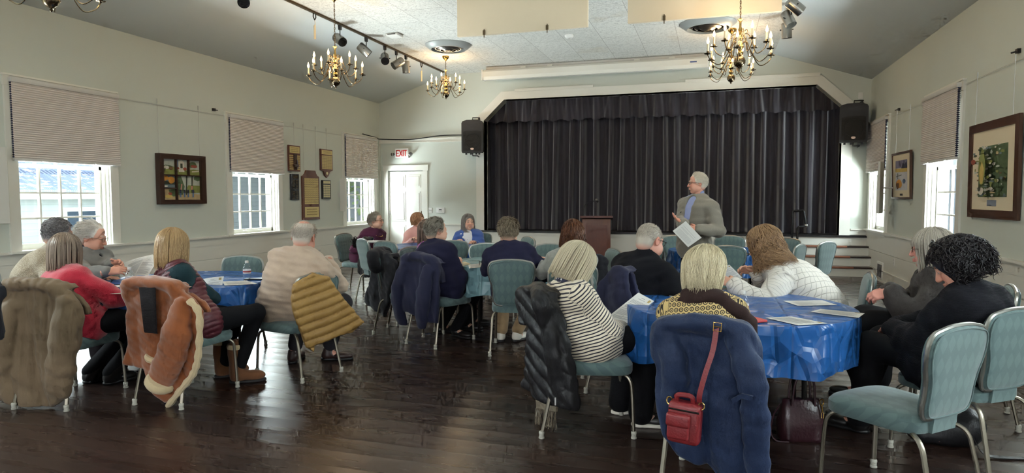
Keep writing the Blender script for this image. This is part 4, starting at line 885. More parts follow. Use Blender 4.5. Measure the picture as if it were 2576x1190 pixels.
    S.cap(N-U*.02, nb+hu*.04*s, .056*s if not fem else .049*s, .05*s if not fem else .044*s, k=.03).ell(H+hf*.0+hu*.02*s, V(.06, .07, .07)*s, HM, k=.02)
    for q, (hp, kn, an, d) in legs.items(): S.cap(an-U*.03, an+d*.13*s-U*.055, .034, .026, k=.03)
    v, fc = S.mesh(); parts.append((v, fc, 0)); cols.append(np.tile(sk, (len(v), 1)))
    hv, hfc, red, lip, brow, line = head_mesh(fem, o.get('hvox', .005)); parts.append((H+(hv*hs)@HM, hfc, 0))
    c = sk[None]*np.ones((len(hv), 1)); c = c*(1-red[:, None])+c*V(.92, .62, .58)*red[:, None]; c = c*(1-lip[:, None])+np.array(srgb(176, 96, 88))[:3]*lip[:, None]; bc = np.array(srgb(*o.get('brow', (120, 104, 92)))[:3]); c = c*(1-brow[:, None])+bc*brow[:, None]; c = c*(1-.6*line[:, None]); cols.append(c)
    for q, sg in (('L', -1), ('R', 1)):
        hd = hands.get(q, {})
        if hd.get('hide'): continue
        d = nrm(hd['dir']) if 'dir' in hd else nrm(nrm(WR[q]-EL[q])*.8+f*.2-U*.1); pn = np.array(hd.get('palm', -U), float); bk = -nrm(pn-d*np.dot(pn, d)); xs = np.cross(d, bk)*sg*1.0
        # thumb side: for a right hand with fingers along d and back of hand bk, the thumb lies along -(d x bk)
        xs = -np.cross(d, bk)*sg; A = np.stack([xs, d, bk]); v, fc = hand_mesh(hd.get('curl', .6), hd.get('thumb', .4), .0034 if vox < .0095 else .0045); fc = fc if np.linalg.det(A) > 0 else fc[:, ::-1]
        parts.append((WR[q]+(v*s*.95)@A, fc, 0)); cols.append(np.tile(sk*V(1, .93, .9), (len(v), 1)))
    np_mesh('body', parts, M['skin'], root, org, col=np.concatenate(cols))
    if o.get('eyes', True):
        for q in (-1, 1):
            b = MB(); c = H+HM.T @ (V(q*.031, .0795, .0105)*hs)-np.array(org); b.ball(c, .0128*hs, 12, 8); e = nrm(hf+np.array(o.get('gaze', (0, 0, 0)))*.3); b.lathe([(.0062*s, .0106*s), (.0062*s, .0118*s), (.001, .0132*s)], c, 12, e, 1); b.build('eye', [M['eyewhite'], M['iris']], root)
    # ---- hair
    if 'hair' in o:
        hp_, hc = hair(dict(o['hair'], skin=st), seed); np_mesh('hair', [(H+(v*hs)@HM, fc, m) for v, fc, m in hp_], M['hair'], root, org, col=hc)
    # ---- clothes
    def attr(ob, v):                                                   # running length along torso and sleeves, for knit and stripes
        x = v-P; al = x@ax; best = np.full(len(v), .013)
        for q in SH:
            for a, b, base in ((SH[q], EL[q], 0), (EL[q], WR[q], la)):
                ab = b-a; t = np.clip(((v-a)@ab)/(ab@ab), 0, 1); dd = np.linalg.norm(v-a-t[:, None]*ab, axis=1); rr = (np.interp(t, [0, 1], [.054, .043] if base == 0 else [.043, .032])*tp.get('wide', 1.0)*s+tp.get('off', .012)) if tp else .06; ln = np.linalg.norm(ab); raw = ((v-a)@ab)/ln; m = (np.abs(dd-rr) < best) & ((raw > .0) | (np.abs((v-Sc)@sl) > sw*1.02)); al = np.where(m, base+raw, al); best = np.where(m, np.abs(dd-rr), best)
        at = ob.data.attributes.new('along', 'FLOAT', 'POINT'); at.data.foreach_set('value', al.astype(np.float32))
        lt = ob.data.attributes.new('across', 'FLOAT', 'POINT'); lt.data.foreach_set('value', (x@sl).astype(np.float32))
    tp = o.get('top')
    if tp:
        off = tp.get('off', .012); S = SDF(*bbox([P-U*.12, N, nb]+list(EL.values())+list(WR.values())+list(SH.values())), vox); torso(S, off, top=tp.get('neck', .95)); trap(S, off*.7)
        if not tp.get('vest'): arms(S, off+.002, end=tp.get('sleeve', .97), wide=tp.get('wide', 1.0))
        if tp.get('tunic'):
            for q, (hp, kn, an, d) in legs.items(): e = hp+(kn-hp)*tp['tunic']; S.cap(hp, e, .088*s+off, .074*s+off, k=.06)
        fa = tp.get('fold', .006); S.wob(fa, 20, seed, (1, 1, 1.5)).wob(fa*.5, 52, seed+9, (1, 1, 1.6))
        if tp.get('quilt'):
            X, Y, Z = S.xyz(); al = (X-P[0])*ax[0]+(Y-P[1])*ax[1]+(Z-P[2])*ax[2]; S.d = S.d+(.010*(1-np.abs(np.sin(al*math.pi/tp['quilt']))**.55)).astype(np.float32)
        if tp.get('vest'):
            for q in SH: S.ell(SH[q]+sl*(1 if q == 'R' else -1)*.035-U*.03, (.05, .075, .095), np.stack([sl, sf, U]), k=.01, op='s')
        S.cap(N-U*.0+f*.0, nb+hu*.1, (.058 if fem else .064)*s, k=.006, op='s')
        if tp.get('collar') == 'turtle': S.cap(N-U*.005, N+(nb-N)*.95, .066*s, .059*s, k=.02); S.cap(N+(nb-N)*.2, nb+hu*.06, .051*s, k=.003, op='s')
        elif tp.get('collar') == 'stand': S.cap(N-U*.01, N+(nb-N)*.7-f*.006, .074*s, .068*s, k=.02); S.cap(N+f*.01, nb+hu*.08, .060*s, k=.003, op='s'); S.cap(N+f*.09+U*.05, N+f*.05-U*.03, .03, k=.01, op='s')
        elif tp.get('collar') == 'crew':
            for i in range(14): a = 2*math.pi*i/14; a2 = 2*math.pi*(i+1)/14; q = lambda a: N+(sl*math.cos(a)+sf*math.sin(a)*.95)*.066*s+U*(.014-.022*math.sin(a)); S.cap(q(a), q(a2), .0085, k=.006)
        if tp.get('open'):                                             # an open front: a wedge cut down the chest
            w = tp['open']; c, lat = sect(.86); c2, _ = sect(.12 if w > .05 else .5); S.cap(N+sf*.10, c+sf*.135, w*1.1, w*1.05, k=.008, op='s').cap(c+sf*.135, bez(P, C, N, .45)+sf*(.155+(g-1)*.12), w*1.05, w*.75, k=.008, op='s'); 
            if tp.get('full'): S.cap(bez(P, C, N, .45)+sf*(.155+(g-1)*.12), P+sf*(.17+(g-1)*.12), w*.75, w*.5, k=.008, op='s')
        v, fc = S.mesh(); ob = np_mesh(tp.get('name', 'sweater'), [(v, fc, 0)], tp['mat'], root, org); attr(ob, v); PEOPLE[o.get('key', label)]['top'] = ob
    un = o.get('under')
    if un:                                                             # a layer beneath (shirt, blouse, undershirt) or the sleeves of it
        S = SDF(*bbox([P-U*.12, N, nb]+list(EL.values())+list(WR.values())+list(SH.values())), vox); torso(S, un.get('off', .004), top=.95); trap(S, un.get('off', .004)*.8)
        if un.get('sleeve'): arms(S, un.get('aoff', .006), end=un['sleeve'])
        S.wob(.003, 30, seed+4); S.cap(N, nb+hu*.1, (.052 if fem else .058)*s, k=.004, op='s')
        if un.get('collar') == 'stand': S.cap(N-U*.01, N+(nb-N)*.75, .069*s, .063*s, k=.02); S.cap(N+f*.012, nb+hu*.08, .058*s, k=.003, op='s')
        v, fc = S.mesh(); ob = np_mesh(un.get('name', 'shirt'), [(v, fc, 0)], un['mat'], root, org); attr(ob, v)
    pt = o.get('pants')
    if pt:
        S = SDF(*bbox([P]+[p for l in legs.values() for p in l[:3]], .17), max(vox, .009)); S.cap(P-r*.075*s+U*.02, P+r*.075*s+U*.02, .112*s*min(1.25, .5+g*.5)+.006, k=0); leg(S, pt.get('off', .012), end=pt.get('end', 1.0), flare=pt.get('flare', 1.12)); S.wob(.004, 26, seed+2, (1, 1, .7))
        if pt.get('skirt'):
            for q, (hp, kn, an, d) in legs.items(): S.cap(hp, kn, .105, .1, k=.1); S.cap(kn, kn+(an-kn)*pt['skirt'], .10, .11, k=.1)
        v, fc = S.mesh(); np_mesh(pt.get('name', 'trousers'), [(v, fc, 0)], pt['mat'], root, org)
    sh = o.get('shoes')
    if sh:
        for q, (hp, kn, an, d) in legs.items():
            gz = an[2]-.085; side = np.cross(d, U); B = V(an[0], an[1], gz); A = np.stack([side, d, U]); hl = sh.get('heel', 0.0); S = SDF(B-V(.2, .2, .03), B+V(.22, .22, .36), .006)
            S.ell(B+d*.115*s+U*.036, (.043*s, .085*s, .034), A, k=0).ell(B+d*-.005+U*.042, (.036*s, .05*s, .045), A, k=.03).cap(B+U*.05, an+U*.005, .042*s, .04*s, k=.025)
            if sh.get('boot'): S.cap(B+U*.05, an+(kn-an)*sh['boot'], .046*s, .058*s, k=.03)
            else: S.ell(an+U*.045, (.034, .04, .03), A, k=.01, op='s')
            S.plane(B+U*.012, -U, .004); v, fc = S.mesh(); parts_ = [(v, fc, 0)]
            S = SDF(B-V(.2, .2, .03), B+V(.22, .22, .06), .006); S.ell(B+d*.112*s+U*.012, (.047*s, .093*s, .05), A, k=0).ell(B-d*.005+U*.012, (.04*s, .056*s, .05), A, k=.04).plane(B+U*.024, U, .004).plane(B+U*.001, -U, .003); v2, f2 = S.mesh()
            so = np_mesh('shoe', parts_, sh['mat'], root, org); np_mesh('sole', [(v2, f2, 0)], sh.get('sole', M['black']), so, (0, 0, 0) if False else org)
    return root
def pget(k): return PEOPLE[k]
def on_head(k, p): q = PEOPLE[k]; return q['H']+q['HM'].T @ (np.array(p, float)*1.0)
def glasses(k, mat, dark=False, name='glasses', rim=.0016, up=0.0, pitch=0.0):
    q = PEOPLE[k]; org = np.array(q['root'].location); b = MB(); s = q['hs']
    def L(x, y, z):
        if pitch: c, d = math.cos(pitch), math.sin(pitch); y, z = -.02+(y+.02)*c-z*d, (y+.02)*d+z*c
        return q['H']+q['HM'].T @ (V(x, y, z+up)*s)-org
    for sx in (-1, 1):
        O = [(sx*.033+.0255*math.cos(a), .103-.006*math.cos(a)*sx*sx*0-.004*abs(math.cos(a)), .008+.0185*math.sin(a)) for a in [2*math.pi*i/20 for i in range(20)]]
        b.tube([L(*p) for p in O], rim, 5, closed=True); b.tube([L(sx*.058, .099, .013), L(sx*.074, .09, .014), L(sx*.079, .04, .012), L(sx*.08, -.01, .010), L(sx*.078, -.03, -.008)], rim, 5)
        b.add([L(*p) for p in O], [tuple(range(20))], 1)
    b.tube([L(-.009, .103, .012), L(0, .106, .015), L(.009, .103, .012)], rim, 5)
    return b.build(name, [mat, M['lens'] if not dark else M['darklens']], q['root'])
M['lens'] = M['glass']; M['darklens'] = plain('dark_lens', (30, 26, 24), .1, var=0)
def badge(k, t, side, w=.085, h=.055, tilt=0.0, up=0.0, txt=True):
    """a printed paper name badge stuck on the chest"""
    q = PEOPLE[k]; org = np.array(q['root'].location); n = nrm(q['sf']+q['sl']*side*.35); c0 = bez(q['P'], q['C'], q['N'], t); dg = bpy.context.evaluated_depsgraph_get()
    c = c0+q['sl']*side*.085; ob = q['top']; o0 = Vector(c+n*.6)-Vector(org); hit = ob.ray_cast(o0, Vector(-n)); p = np.array(hit[1])+np.array(hit[2])*.003 if hit[0] else c+n*.13-org
    n2 = nrm(np.array(hit[2])*.5+n*.5) if hit[0] else n; u = nrm(np.cross(V(0, 0, 1), n2)); v = np.cross(n2, u); u, v = u*math.cos(tilt)+v*math.sin(tilt), v*math.cos(tilt)-u*math.sin(tilt)
    b = MB(); b.obox(p, u*w/2, v*h/2, n2*.001)
    if txt: b.obox(p+n2*.0012+v*h*.16-u*w*.08, u*w*.26, v*h*.1, n2*.0004, 1); b.obox(p+n2*.0012-v*h*.12, u*w*.34, v*h*.06, n2*.0004, 1); b.obox(p+n2*.0012+v*h*.42, u*w*.5, v*h*.06, n2*.0004, 2)
    return b.build('name_badge', [M['paper'], M['ink'], M['badgeblue']], q['root'], smooth=0)
M['paper'] = plain('white_paper', (232, 230, 224), .7, var=.02); M['ink'] = plain('printed_ink', (60, 58, 62), .7, var=0); M['badgeblue'] = plain('badge_blue', (74, 92, 140), .6, var=0)
# ---------------------------------------------------------------- the people in the hall
def Hd(x, y, Y): return ony(x, y, Y)
def flo(x, y): p = onz(x, y, 0); return V(p[0], p[1], 0)
C = {}
C['fleck'] = cloth('flecked_beige_wool', (150, 134, 110), (118, 104, 84), knit=0, fleck=(206, 196, 176), bstr=.6); C['red'] = cloth('fuzzy_red_knit', (206, 42, 66), (168, 26, 48), bstr=.9, sheen=.6)
C['greyk'] = cloth('grey_jersey', (124, 122, 118), (104, 102, 98)); C['navyshirt'] = cloth('navy_cotton', (38, 38, 52)); C['maroon'] = plain('maroon_quilted_nylon', (92, 34, 46), .45, var=.25, bscale=60, bstr=.4); C['tealdark'] = cloth('dark_teal_jersey', (34, 60, 66), sheen=.2)
C['oat'] = cloth('oatmeal_wool', (196, 174, 154), (172, 150, 130), bstr=.5); C['black'] = cloth('black_cotton', (26, 26, 29), (18, 18, 20), sheen=.12); C['dark'] = cloth('charcoal_trousers', (52, 50, 54), sheen=.15); C['khaki'] = cloth('khaki_twill', (172, 144, 108)); C['olive'] = cloth('olive_brown_twill', (92, 84, 66))
C['plum'] = cloth('plum_knit', (82, 36, 62), bstr=.5); C['pink'] = cloth('pink_ribbed_knit', (232, 176, 168), bstr=.5); C['purple'] = cloth('orchid_purple_jersey', (172, 78, 160)); C['navy'] = cloth('navy_fine_knit', (38, 38, 62), (30, 30, 50)); C['bluecardi'] = cloth('blue_cardigan_knit', (66, 92, 156)); C['heather'] = cloth('heather_grey_knit', (158, 158, 150), (116, 116, 110), nscale=40)
C['polo'] = cloth('black_pique', (24, 24, 29), (18, 18, 22)); C['blazer'] = cloth('grey_tweed', (142, 136, 124), (112, 107, 98), nscale=180, bstr=.4); C['shirt'] = cloth('pale_blue_oxford', (168, 178, 222), sheen=.1); C['charcoal'] = cloth('charcoal_brown_wool', (66, 60, 58), (50, 46, 44), nscale=30, bstr=.6)
C['scarf'] = cloth('dark_brown_scarf', (54, 38, 36), (42, 30, 28)); C['sock'] = cloth('grey_socks', (150, 146, 140)); C['ugg'] = cloth('brown_suede', (134, 88, 58), (108, 70, 46), bstr=.5); C['fleece'] = cloth('cream_fleece', (214, 190, 150), bstr=1)
C['shoeblack'] = plain('black_leather', (26, 24, 24), .35, var=.2, bscale=80); C['shoebrown'] = plain('dark_brown_leather', (54, 34, 30), .4, var=.2, bscale=60); C['shoewhite'] = plain('white_sneaker', (226, 218, 204), .5, var=.06); C['soledark'] = plain('dark_rubber', (44, 42, 42), .7)
def flowers():
    k = NT('white_floral_blouse'); v = k.n('TexVoronoi', feature='F1', i_Scale=42.0); k.put(v.inputs['Vector'], k.co()); d = k.math('ADD', v.outputs['Distance'], k.math('MULTIPLY', k.noise(110, 2), .35))
    return k.set(color=k.ramp(d, [(.28, srgb(60, 70, 130)), (.36, srgb(232, 232, 234))]), rough=.8)
C['floral'] = flowers()
def stripes():
    k = NT('navy_and_cream_stripes'); at = k.n('Attribute', attribute_name='along'); a = k.math('ADD', at.outputs['Fac'], k.math('MULTIPLY', k.noise(7, 2), .022)); f = k.math('FRACT', k.math('DIVIDE', a, .0185))
    k.set(color=k.ramp(f, [(.0, srgb(228, 214, 190)), (.60, srgb(228, 214, 190)), (.64, srgb(34, 28, 42)), (.96, srgb(34, 28, 42))]), rough=.8, sheen=.2); k.bump(k.noise(300, 2), .25, .002); return k.m
C['stripe'] = stripes()
def ogee():
    k = NT('black_and_gold_lattice_knit'); sp = k.n('SeparateXYZ'); k.put(sp.inputs[0], k.co()); al = k.n('Attribute', attribute_name='along').outputs['Fac']; ac = k.n('Attribute', attribute_name='across').outputs['Fac']
    p = .025; u = k.math('DIVIDE', ac, p); w = k.math('DIVIDE', al, p); row = k.math('FLOOR', w); u = k.math('ADD', u, k.math('MULTIPLY', k.math('MODULO', row, 2.0), .5))
    fu = k.math('ABSOLUTE', k.math('SUBTRACT', k.math('FRACT', u), .5)); fw = k.math('ABSOLUTE', k.math('SUBTRACT', k.math('FRACT', w), .5)); d = k.math('MAXIMUM', k.math('MAXIMUM', fu, fw), k.math('MULTIPLY', k.math('ADD', fu, fw), .72))
    gold, blk = srgb(196, 168, 112), srgb(28, 22, 22)
    k.set(color=k.ramp(d, [(0, blk), (.10, blk), (.12, gold), (.24, gold), (.26, blk), (.40, blk), (.42, gold)]), rough=.85); k.t.nodes[-1]; k.bump(k.noise(260, 2), .3, .003)
    for n in k.t.nodes:
        if n.bl_idname == 'ShaderNodeValToRGB': n.color_ramp.interpolation = 'CONSTANT'
    return k.m
C['ogee'] = ogee()
def cable():
    k = NT('white_diamond_cable_knit'); al = k.n('Attribute', attribute_name='along').outputs['Fac']; ac = k.n('Attribute', attribute_name='across').outputs['Fac']
    q1 = k.math('DIVIDE', al, .052); q2 = k.math('DIVIDE', ac, .056); f1 = k.math('ABSOLUTE', k.math('SUBTRACT', k.math('FRACT', k.math('ADD', q1, q2)), .5)); f2 = k.math('ABSOLUTE', k.math('SUBTRACT', k.math('FRACT', k.math('SUBTRACT', q1, q2)), .5)); d = k.math('MINIMUM', f1, f2)
    h = k.ramp(d, [(.0, (0, 0, 0)), (.07, (1, 1, 1))]); k.set(color=k.mix(h, srgb(176, 166, 154), srgb(232, 225, 214)), rough=.85, sheen=.3); k.bump(k.math('ADD', h, k.math('MULTIPLY', k.noise(220, 2), .25)), .6, .006); return k.m
C['cable'] = cable()
GREY = (168, 160, 152); WHT = (250, 246, 238)
# near left table
person('grey-haired man in a flecked beige sweater leaning over the near left table', (-5.16, 3.80), (.75, .66), Hd(146, 590, 3.98), (.25, .95, -.12), key='P1', seed=1, girth=1.1, s=1.0, slouch=.16,
    hair=dict(kind='short', col=(156, 152, 152), col2=(104, 100, 102), len=.042, thick=.014, flow=(.2, .5, .1), mess=.45, lift=.3, n=1700, low=-.08), top=dict(mat=C['fleck'], off=.02, collar='crew', fold=.007), pants=dict(mat=C['dark']), shoes=dict(mat=C['shoeblack']), skin=(206, 160, 138),
    hands={'R': dict(at=V(-4.72, 3.92, .70), curl=.7), 'L': dict(at=V(-4.80, 4.12, .74), curl=.6)})
person('woman with a grey-brown bob in a fuzzy red sweater', (-4.25, 3.40), (.1, .99), Hd(166, 634, 3.44), (-.38, .9, -.08), key='P2', fem=True, seed=2, vox=.008, s=.97, girth=1.05, slouch=.1,
    hair=dict(kind='bob', col=(176, 156, 138), col2=(116, 98, 86), vol=(.098, .112, .108), hem=-.125, n=1800, flare=.06, rad=.0016, vox=.006), top=dict(mat=C['red'], off=.02, collar='turtle', fold=.006, tunic=.1), pants=dict(mat=C['black']), shoes=dict(mat=C['shoeblack'], boot=.5),
    hands={'R': dict(at=V(-3.93, 3.72, .63), curl=.9, pole=(.6, -.5, -.8)), 'L': dict(at=V(-4.3, 3.75, .64), curl=.9)}, legs={'R': dict(knee=V(-3.86, 3.74, .54), foot=flo(280, 965)), 'L': dict(knee=V(-4.08, 3.82, .54), foot=flo(228, 962))})
person('white-haired man with glasses reading papers by the window', (-5.12, 4.34), (.93, .25), Hd(231, 598, 4.26), (.84, .5, -.28), key='P3', seed=3, vox=.0085, s=1.02, girth=1.15, slouch=.1, hvox=.004, skin=(214, 160, 138), brow=(170, 160, 150),
    hair=dict(kind='short', col=WHT, col2=(222, 215, 206), len=.085, thick=.02, flow=(0, -1, -.25), lift=.12, n=1700, low=-.1, mess=.14, hairline=.075), top=dict(mat=C['greyk'], off=.018, open=.015, fold=.007, name='cardigan'), under=dict(mat=C['navyshirt'], off=.010, collar='stand'), pants=dict(mat=C['dark']), shoes=dict(mat=C['shoeblack']),
    hands={'R': dict(at=onz(300, 690, .80), dir=(.75, .62, .15), palm=(-.5, .6, -.6), curl=.75, thumb=.7), 'L': dict(at=onz(348, 694, .82), dir=(.8, -.1, .1), palm=(0, -.7, -.5), curl=.6)})
person('blonde woman in a maroon quilted vest with dark teal sleeves', (-3.50, 3.69), (.38, .92), Hd(437, 622, 3.70), (-.12, .98, -.12), key='P4', fem=True, seed=4, vox=.0078, s=.98, slouch=.07,
    hair=dict(kind='bob', col=(206, 174, 126), col2=(150, 116, 76), vol=(.100, .112, .11), hem=-.135, n=2200, flare=.05, hemj=.014, rad=.0016, vox=.006, wave=.03), top=dict(mat=C['maroon'], off=.020, vest=True, quilt=.034, collar='stand', fold=.003, name='quilted_vest', tunic=.12), under=dict(mat=C['tealdark'], off=.008, sleeve=.97, aoff=.012, name='sweater'), pants=dict(mat=C['black'], flare=1.0),
    hands={'R': dict(at=ony(556, 762, 4.02), dir=(.3, .5, -.1), palm=(-.7, .4, .3), curl=.8, thumb=.6, pole=(.95, -.35, -.6)), 'L': dict(at=V(-3.62, 4.05, .66), curl=.7)}, legs={'R': dict(knee=V(-3.28, 4.06, .53), foot=flo(598, 962), dir=(.75, .5, 0)), 'L': dict(knee=V(-3.50, 4.12, .53), foot=flo(560, 948), dir=(.6, .7, 0))})
person('balding man in an oatmeal sweater resting his arm on the chair back', (-3.25, 4.38), (-.32, .95), Hd(764, 596, 4.42), (-.33, .92, -.22), key='P5', seed=5, vox=.0078, s=1.06, girth=1.22, slouch=.10, roll=-.08, twist=-.1, skin=(216, 158, 138),
    hair=dict(kind='short', col=(226, 216, 202), col2=(180, 166, 152), len=.045, thick=.007, bald=1.15, by=-.045, n=900, low=-.085, mess=.3, lift=.2, rad=.0012), top=dict(mat=C['oat'], off=.022, collar='stand', fold=.009), pants=dict(mat=C['dark'], end=.86),
    hands={'R': dict(at=V(-3.08, 4.72, .88), dir=(-.7, .5, 0), curl=.7, pole=(.45, -.5, -.5)), 'L': dict(at=V(-3.5, 4.66, .72), curl=.6, pole=(-.3, -.3, -1))}, shoes=dict(mat=C['shoebrown']), legs={'R': dict(knee=V(-2.95, 4.74, .52), foot=flo(826, 905), dir=(.93, .3, 0)), 'L': dict(knee=V(-3.33, 4.78, .54), foot=flo(738, 912), dir=(-.25, .95, 0))})
# back left table
person('short-haired woman in a plum sweater and glasses with a name badge', (-4.98, 8.55), (.8, -.25), Hd(945, 556, 8.52), (.9, .12, 0), key='P6', fem=True, seed=6, s=.99, girth=1.1, hvox=.005, brow=(150, 140, 130), hair=dict(kind='short', col=(176, 166, 152), col2=(130, 120, 108), len=.06, thick=.02, low=-.06, n=900, flow=(0, -1, -.6)), top=dict(mat=C['plum'], off=.02, collar='crew'), pants=dict(mat=C['black']), shoes=dict(mat=C['shoeblack']))
person('woman with short auburn-grey hair in a pink turtleneck', (-4.33, 9.22), (.45, -.85), Hd(1052, 556, 9.12), (.93, -.1, 0), key='P7', fem=True, seed=7, s=.98, hvox=.005, brow=(150, 120, 96), hair=dict(kind='bob', col=(196, 150, 112), col2=(150, 108, 80), vol=(.092, .106, .104), hem=-.06, n=800, wave=.12, flare=-.05), top=dict(mat=C['pink'], off=.016, collar='turtle'), pants=dict(mat=C['dark']), shoes=dict(mat=C['shoeblack']), hands={'R': dict(at=V(-4.3, 8.82, .76)), 'L': dict(at=V(-4.1, 8.85, .76))})
person('grey-haired woman in a blue cardigan over a floral blouse with a name badge', (-3.46, 9.12), (.3, -.95), Hd(1178, 560, 9.08), (.62, -.76, .02), key='P10', fem=True, seed=10, s=.98, hvox=.005, brow=(130, 116, 104), hair=dict(kind='bob', col=(168, 160, 152), col2=(116, 108, 102), vol=(.094, .106, .104), hem=-.15, n=900, wave=.08, flare=.12, face=1.35), top=dict(mat=C['bluecardi'], off=.018, open=.055, full=True, name='cardigan'), under=dict(mat=C['floral'], off=.011, name='blouse'), pants=dict(mat=C['dark']), shoes=dict(mat=C['shoeblack']), hands={'R': dict(at=V(-3.56, 8.8, .74)), 'L': dict(at=V(-3.28, 8.8, .74))})
# middle table
person('long-haired woman in an orchid purple top, half hidden behind the man in navy', (-2.90, 6.40), (.9, .1), Hd(1080, 582, 6.35), (.72, .65, 0), key='P8', fem=True, seed=8, s=.98, hair=dict(kind='bob', col=(140, 116, 100), col2=(100, 80, 68), vol=(.094, .108, .104), hem=-.17, n=900, flare=.05), top=dict(mat=C['purple'], off=.014, collar='crew'), pants=dict(mat=C['black']), shoes=dict(mat=C['shoeblack']),
    hands={'R': dict(at=onz(1137, 656, .775), dir=(.9, .3, .05), palm=(-.2, .7, -.5), curl=1.0, thumb=.8), 'L': dict(at=onz(1139, 651, .785), dir=(.85, -.1, .05), palm=(-.1, -.7, -.5), curl=1.0, thumb=.8)})
person('grey-haired man in a navy zip jacket at the middle table', (-2.48, 5.78), (.34, .94), Hd(1097, 581, 5.84), (.58, .8, -.06), key='P9', seed=9, vox=.0085, s=1.03, slouch=.1, hvox=.0045, girth=1.05, hair=dict(kind='short', col=(172, 164, 150), col2=(112, 104, 94), len=.05, thick=.013, n=1300, low=-.085, flow=(0, -1, -.4)), top=dict(mat=C['navy'], off=.02, collar='stand', fold=.008, name='jacket'), pants=dict(mat=C['black']), shoes=dict(mat=C['shoeblack']),
    hands={'R': dict(at=ony(1166, 716, 6.0), dir=(.6, .6, -.3), curl=.6, pole=(.6, -.5, -.6)), 'L': dict(at=V(-2.35, 6.1, .66))}, legs={'R': dict(knee=V(-2.23, 6.12, .53), foot=flo(1148, 846), dir=(.8, -.35, 0)), 'L': dict(knee=V(-2.45, 6.18, .53), foot=flo(1110, 838), dir=(.5, .8, 0))})
person('greying man in a navy sweater seen square from behind', (-1.72, 5.68), (-.22, .97), Hd(1279, 583, 5.74), (-.24, .96, -.05), key='P11', seed=11, vox=.0085, s=1.03, girth=1.12, slouch=.06, hair=dict(kind='short', col=(164, 148, 122), col2=(96, 84, 72), len=.055, thick=.013, n=1500, low=-.09, flow=(0, -.6, -.9), mess=.3), top=dict(mat=C['navy'], off=.022, collar='crew', fold=.007), pants=dict(mat=C['khaki'], end=.93), shoes=dict(mat=C['shoewhite'], sole=C['soledark']),
    hands={'R': dict(at=V(-1.58, 6.1, .78)), 'L': dict(at=V(-2.0, 6.05, .78))}, legs={'R': dict(knee=V(-1.62, 6.12, .53), foot=flo(1300, 858), dir=(.3, .95, 0)), 'L': dict(knee=V(-1.95, 6.05, .53), foot=flo(1260, 858), dir=(-.35, .93, 0))})
person('woman with curly chestnut hair in a heather grey jacket', (-1.18, 5.44), (-.42, .9), Hd(1441, 592, 5.5), (-.25, .96, -.05), key='P12', fem=True, seed=12, vox=.0085, s=1.0, hair=dict(kind='curly', col=(122, 74, 42), col2=(66, 38, 26), vol=(.092, .104, .106), hem=-.15, n=900, n2=900, wave=.22, len=1.2, curlr=1.1, rad=.0018, rad2=.0020, out=.35, droop=1.3), top=dict(mat=C['heather'], off=.016, collar='crew', name='jacket'), pants=dict(mat=C['black']), shoes=dict(mat=C['shoeblack']), hands={'R': dict(at=V(-1.28, 5.86, .78)), 'L': dict(at=V(-1.5, 5.8, .78))})
# near right table
person('woman with a silver bob in a navy and cream striped top reading a handout', (-.73, 3.84), (.74, .67), Hd(1450, 668, 3.86), (.66, .66, -.62), key='P13', fem=True, seed=13, vox=.007, s=1.0, girth=1.1, slouch=.09, skin=(226, 184, 164), hvox=.0045,
    hair=dict(kind='bob', col=(228, 216, 186), col2=(178, 164, 138), vol=(.106, .118, .114), hem=-.115, n=2600, flare=.02, hemj=.004, rad=.0015, vox=.005, bangs=.03, prof=lambda s: 1-.06*s*s), top=dict(mat=C['stripe'], off=.017, collar='stand', fold=.007, tunic=.30, name='striped_top', wide=1.05), pants=dict(mat=C['black'], off=.02, flare=1.4), shoes=dict(mat=C['shoeblack'], sole=C['shoewhite']),
    hands={'R': dict(at=ony(1566, 826, 4.02), dir=(.55, .7, .35), palm=(-.55, .45, .5), curl=.75, thumb=.8, pole=(.35, -.75, -.7)), 'L': dict(at=ony(1538, 812, 4.16), dir=(.7, .4, .2), palm=(-.4, .3, .8), curl=.7, thumb=.7)}, legs={'R': dict(knee=V(-.36, 4.07, .54), foot=flo(1612, 1072), dir=(.95, .2, 0)), 'L': dict(knee=V(-.50, 4.24, .54), foot=flo(1560, 1040), dir=(.9, .4, 0))})
person('close-cropped white-haired man with glasses in a black polo shirt', (-.54, 4.75), (.50, .86), Hd(1634, 606, 4.80), (.52, .80, -.3), key='P14', seed=14, vox=.008, s=1.05, girth=1.3, slouch=.12, skin=(222, 166, 146), hvox=.0045, hair=dict(kind='short', col=(206, 196, 180), col2=(160, 148, 134), len=.016, thick=.0045, n=1300, low=-.085, rad=.0012, mess=.4, bald=.7, by=.03), top=dict(mat=C['polo'], off=.02, collar='stand', sleeve=.52, wide=1.22, fold=.006, name='polo_shirt'), pants=dict(mat=C['dark']), shoes=dict(mat=C['shoeblack']),
    hands={'R': dict(at=onz(1752, 744, .765), dir=(.9, .1, 0), curl=.5, pole=(.5, -.3, -.8)), 'L': dict(at=V(-.28, 5.0, .77))})
person('white-haired woman in a black and gold patterned top with a brown scarf', (.0, 3.26), (.1, .99), Hd(1765, 684, 3.34), (-.02, .97, -.26), key='P16', fem=True, seed=16, vox=.007, s=.97, girth=1.08, slouch=.12, skin=(224, 176, 158), hair=dict(kind='bob', col=(226, 212, 176), col2=(176, 160, 128), vol=(.102, .114, .106), hem=-.085, n=2400, hemj=.016, flare=-.04, rad=.0016, vox=.005, wave=.05, part=.02), top=dict(mat=C['ogee'], off=.018, fold=.004, wide=1.0), pants=dict(mat=C['black']), shoes=dict(mat=C['shoeblack']), hands={'R': dict(at=V(.13, 3.62, .77), pole=(.3, -.2, -1)), 'L': dict(at=V(.0, 3.62, .77), pole=(-.3, -.2, -1))})
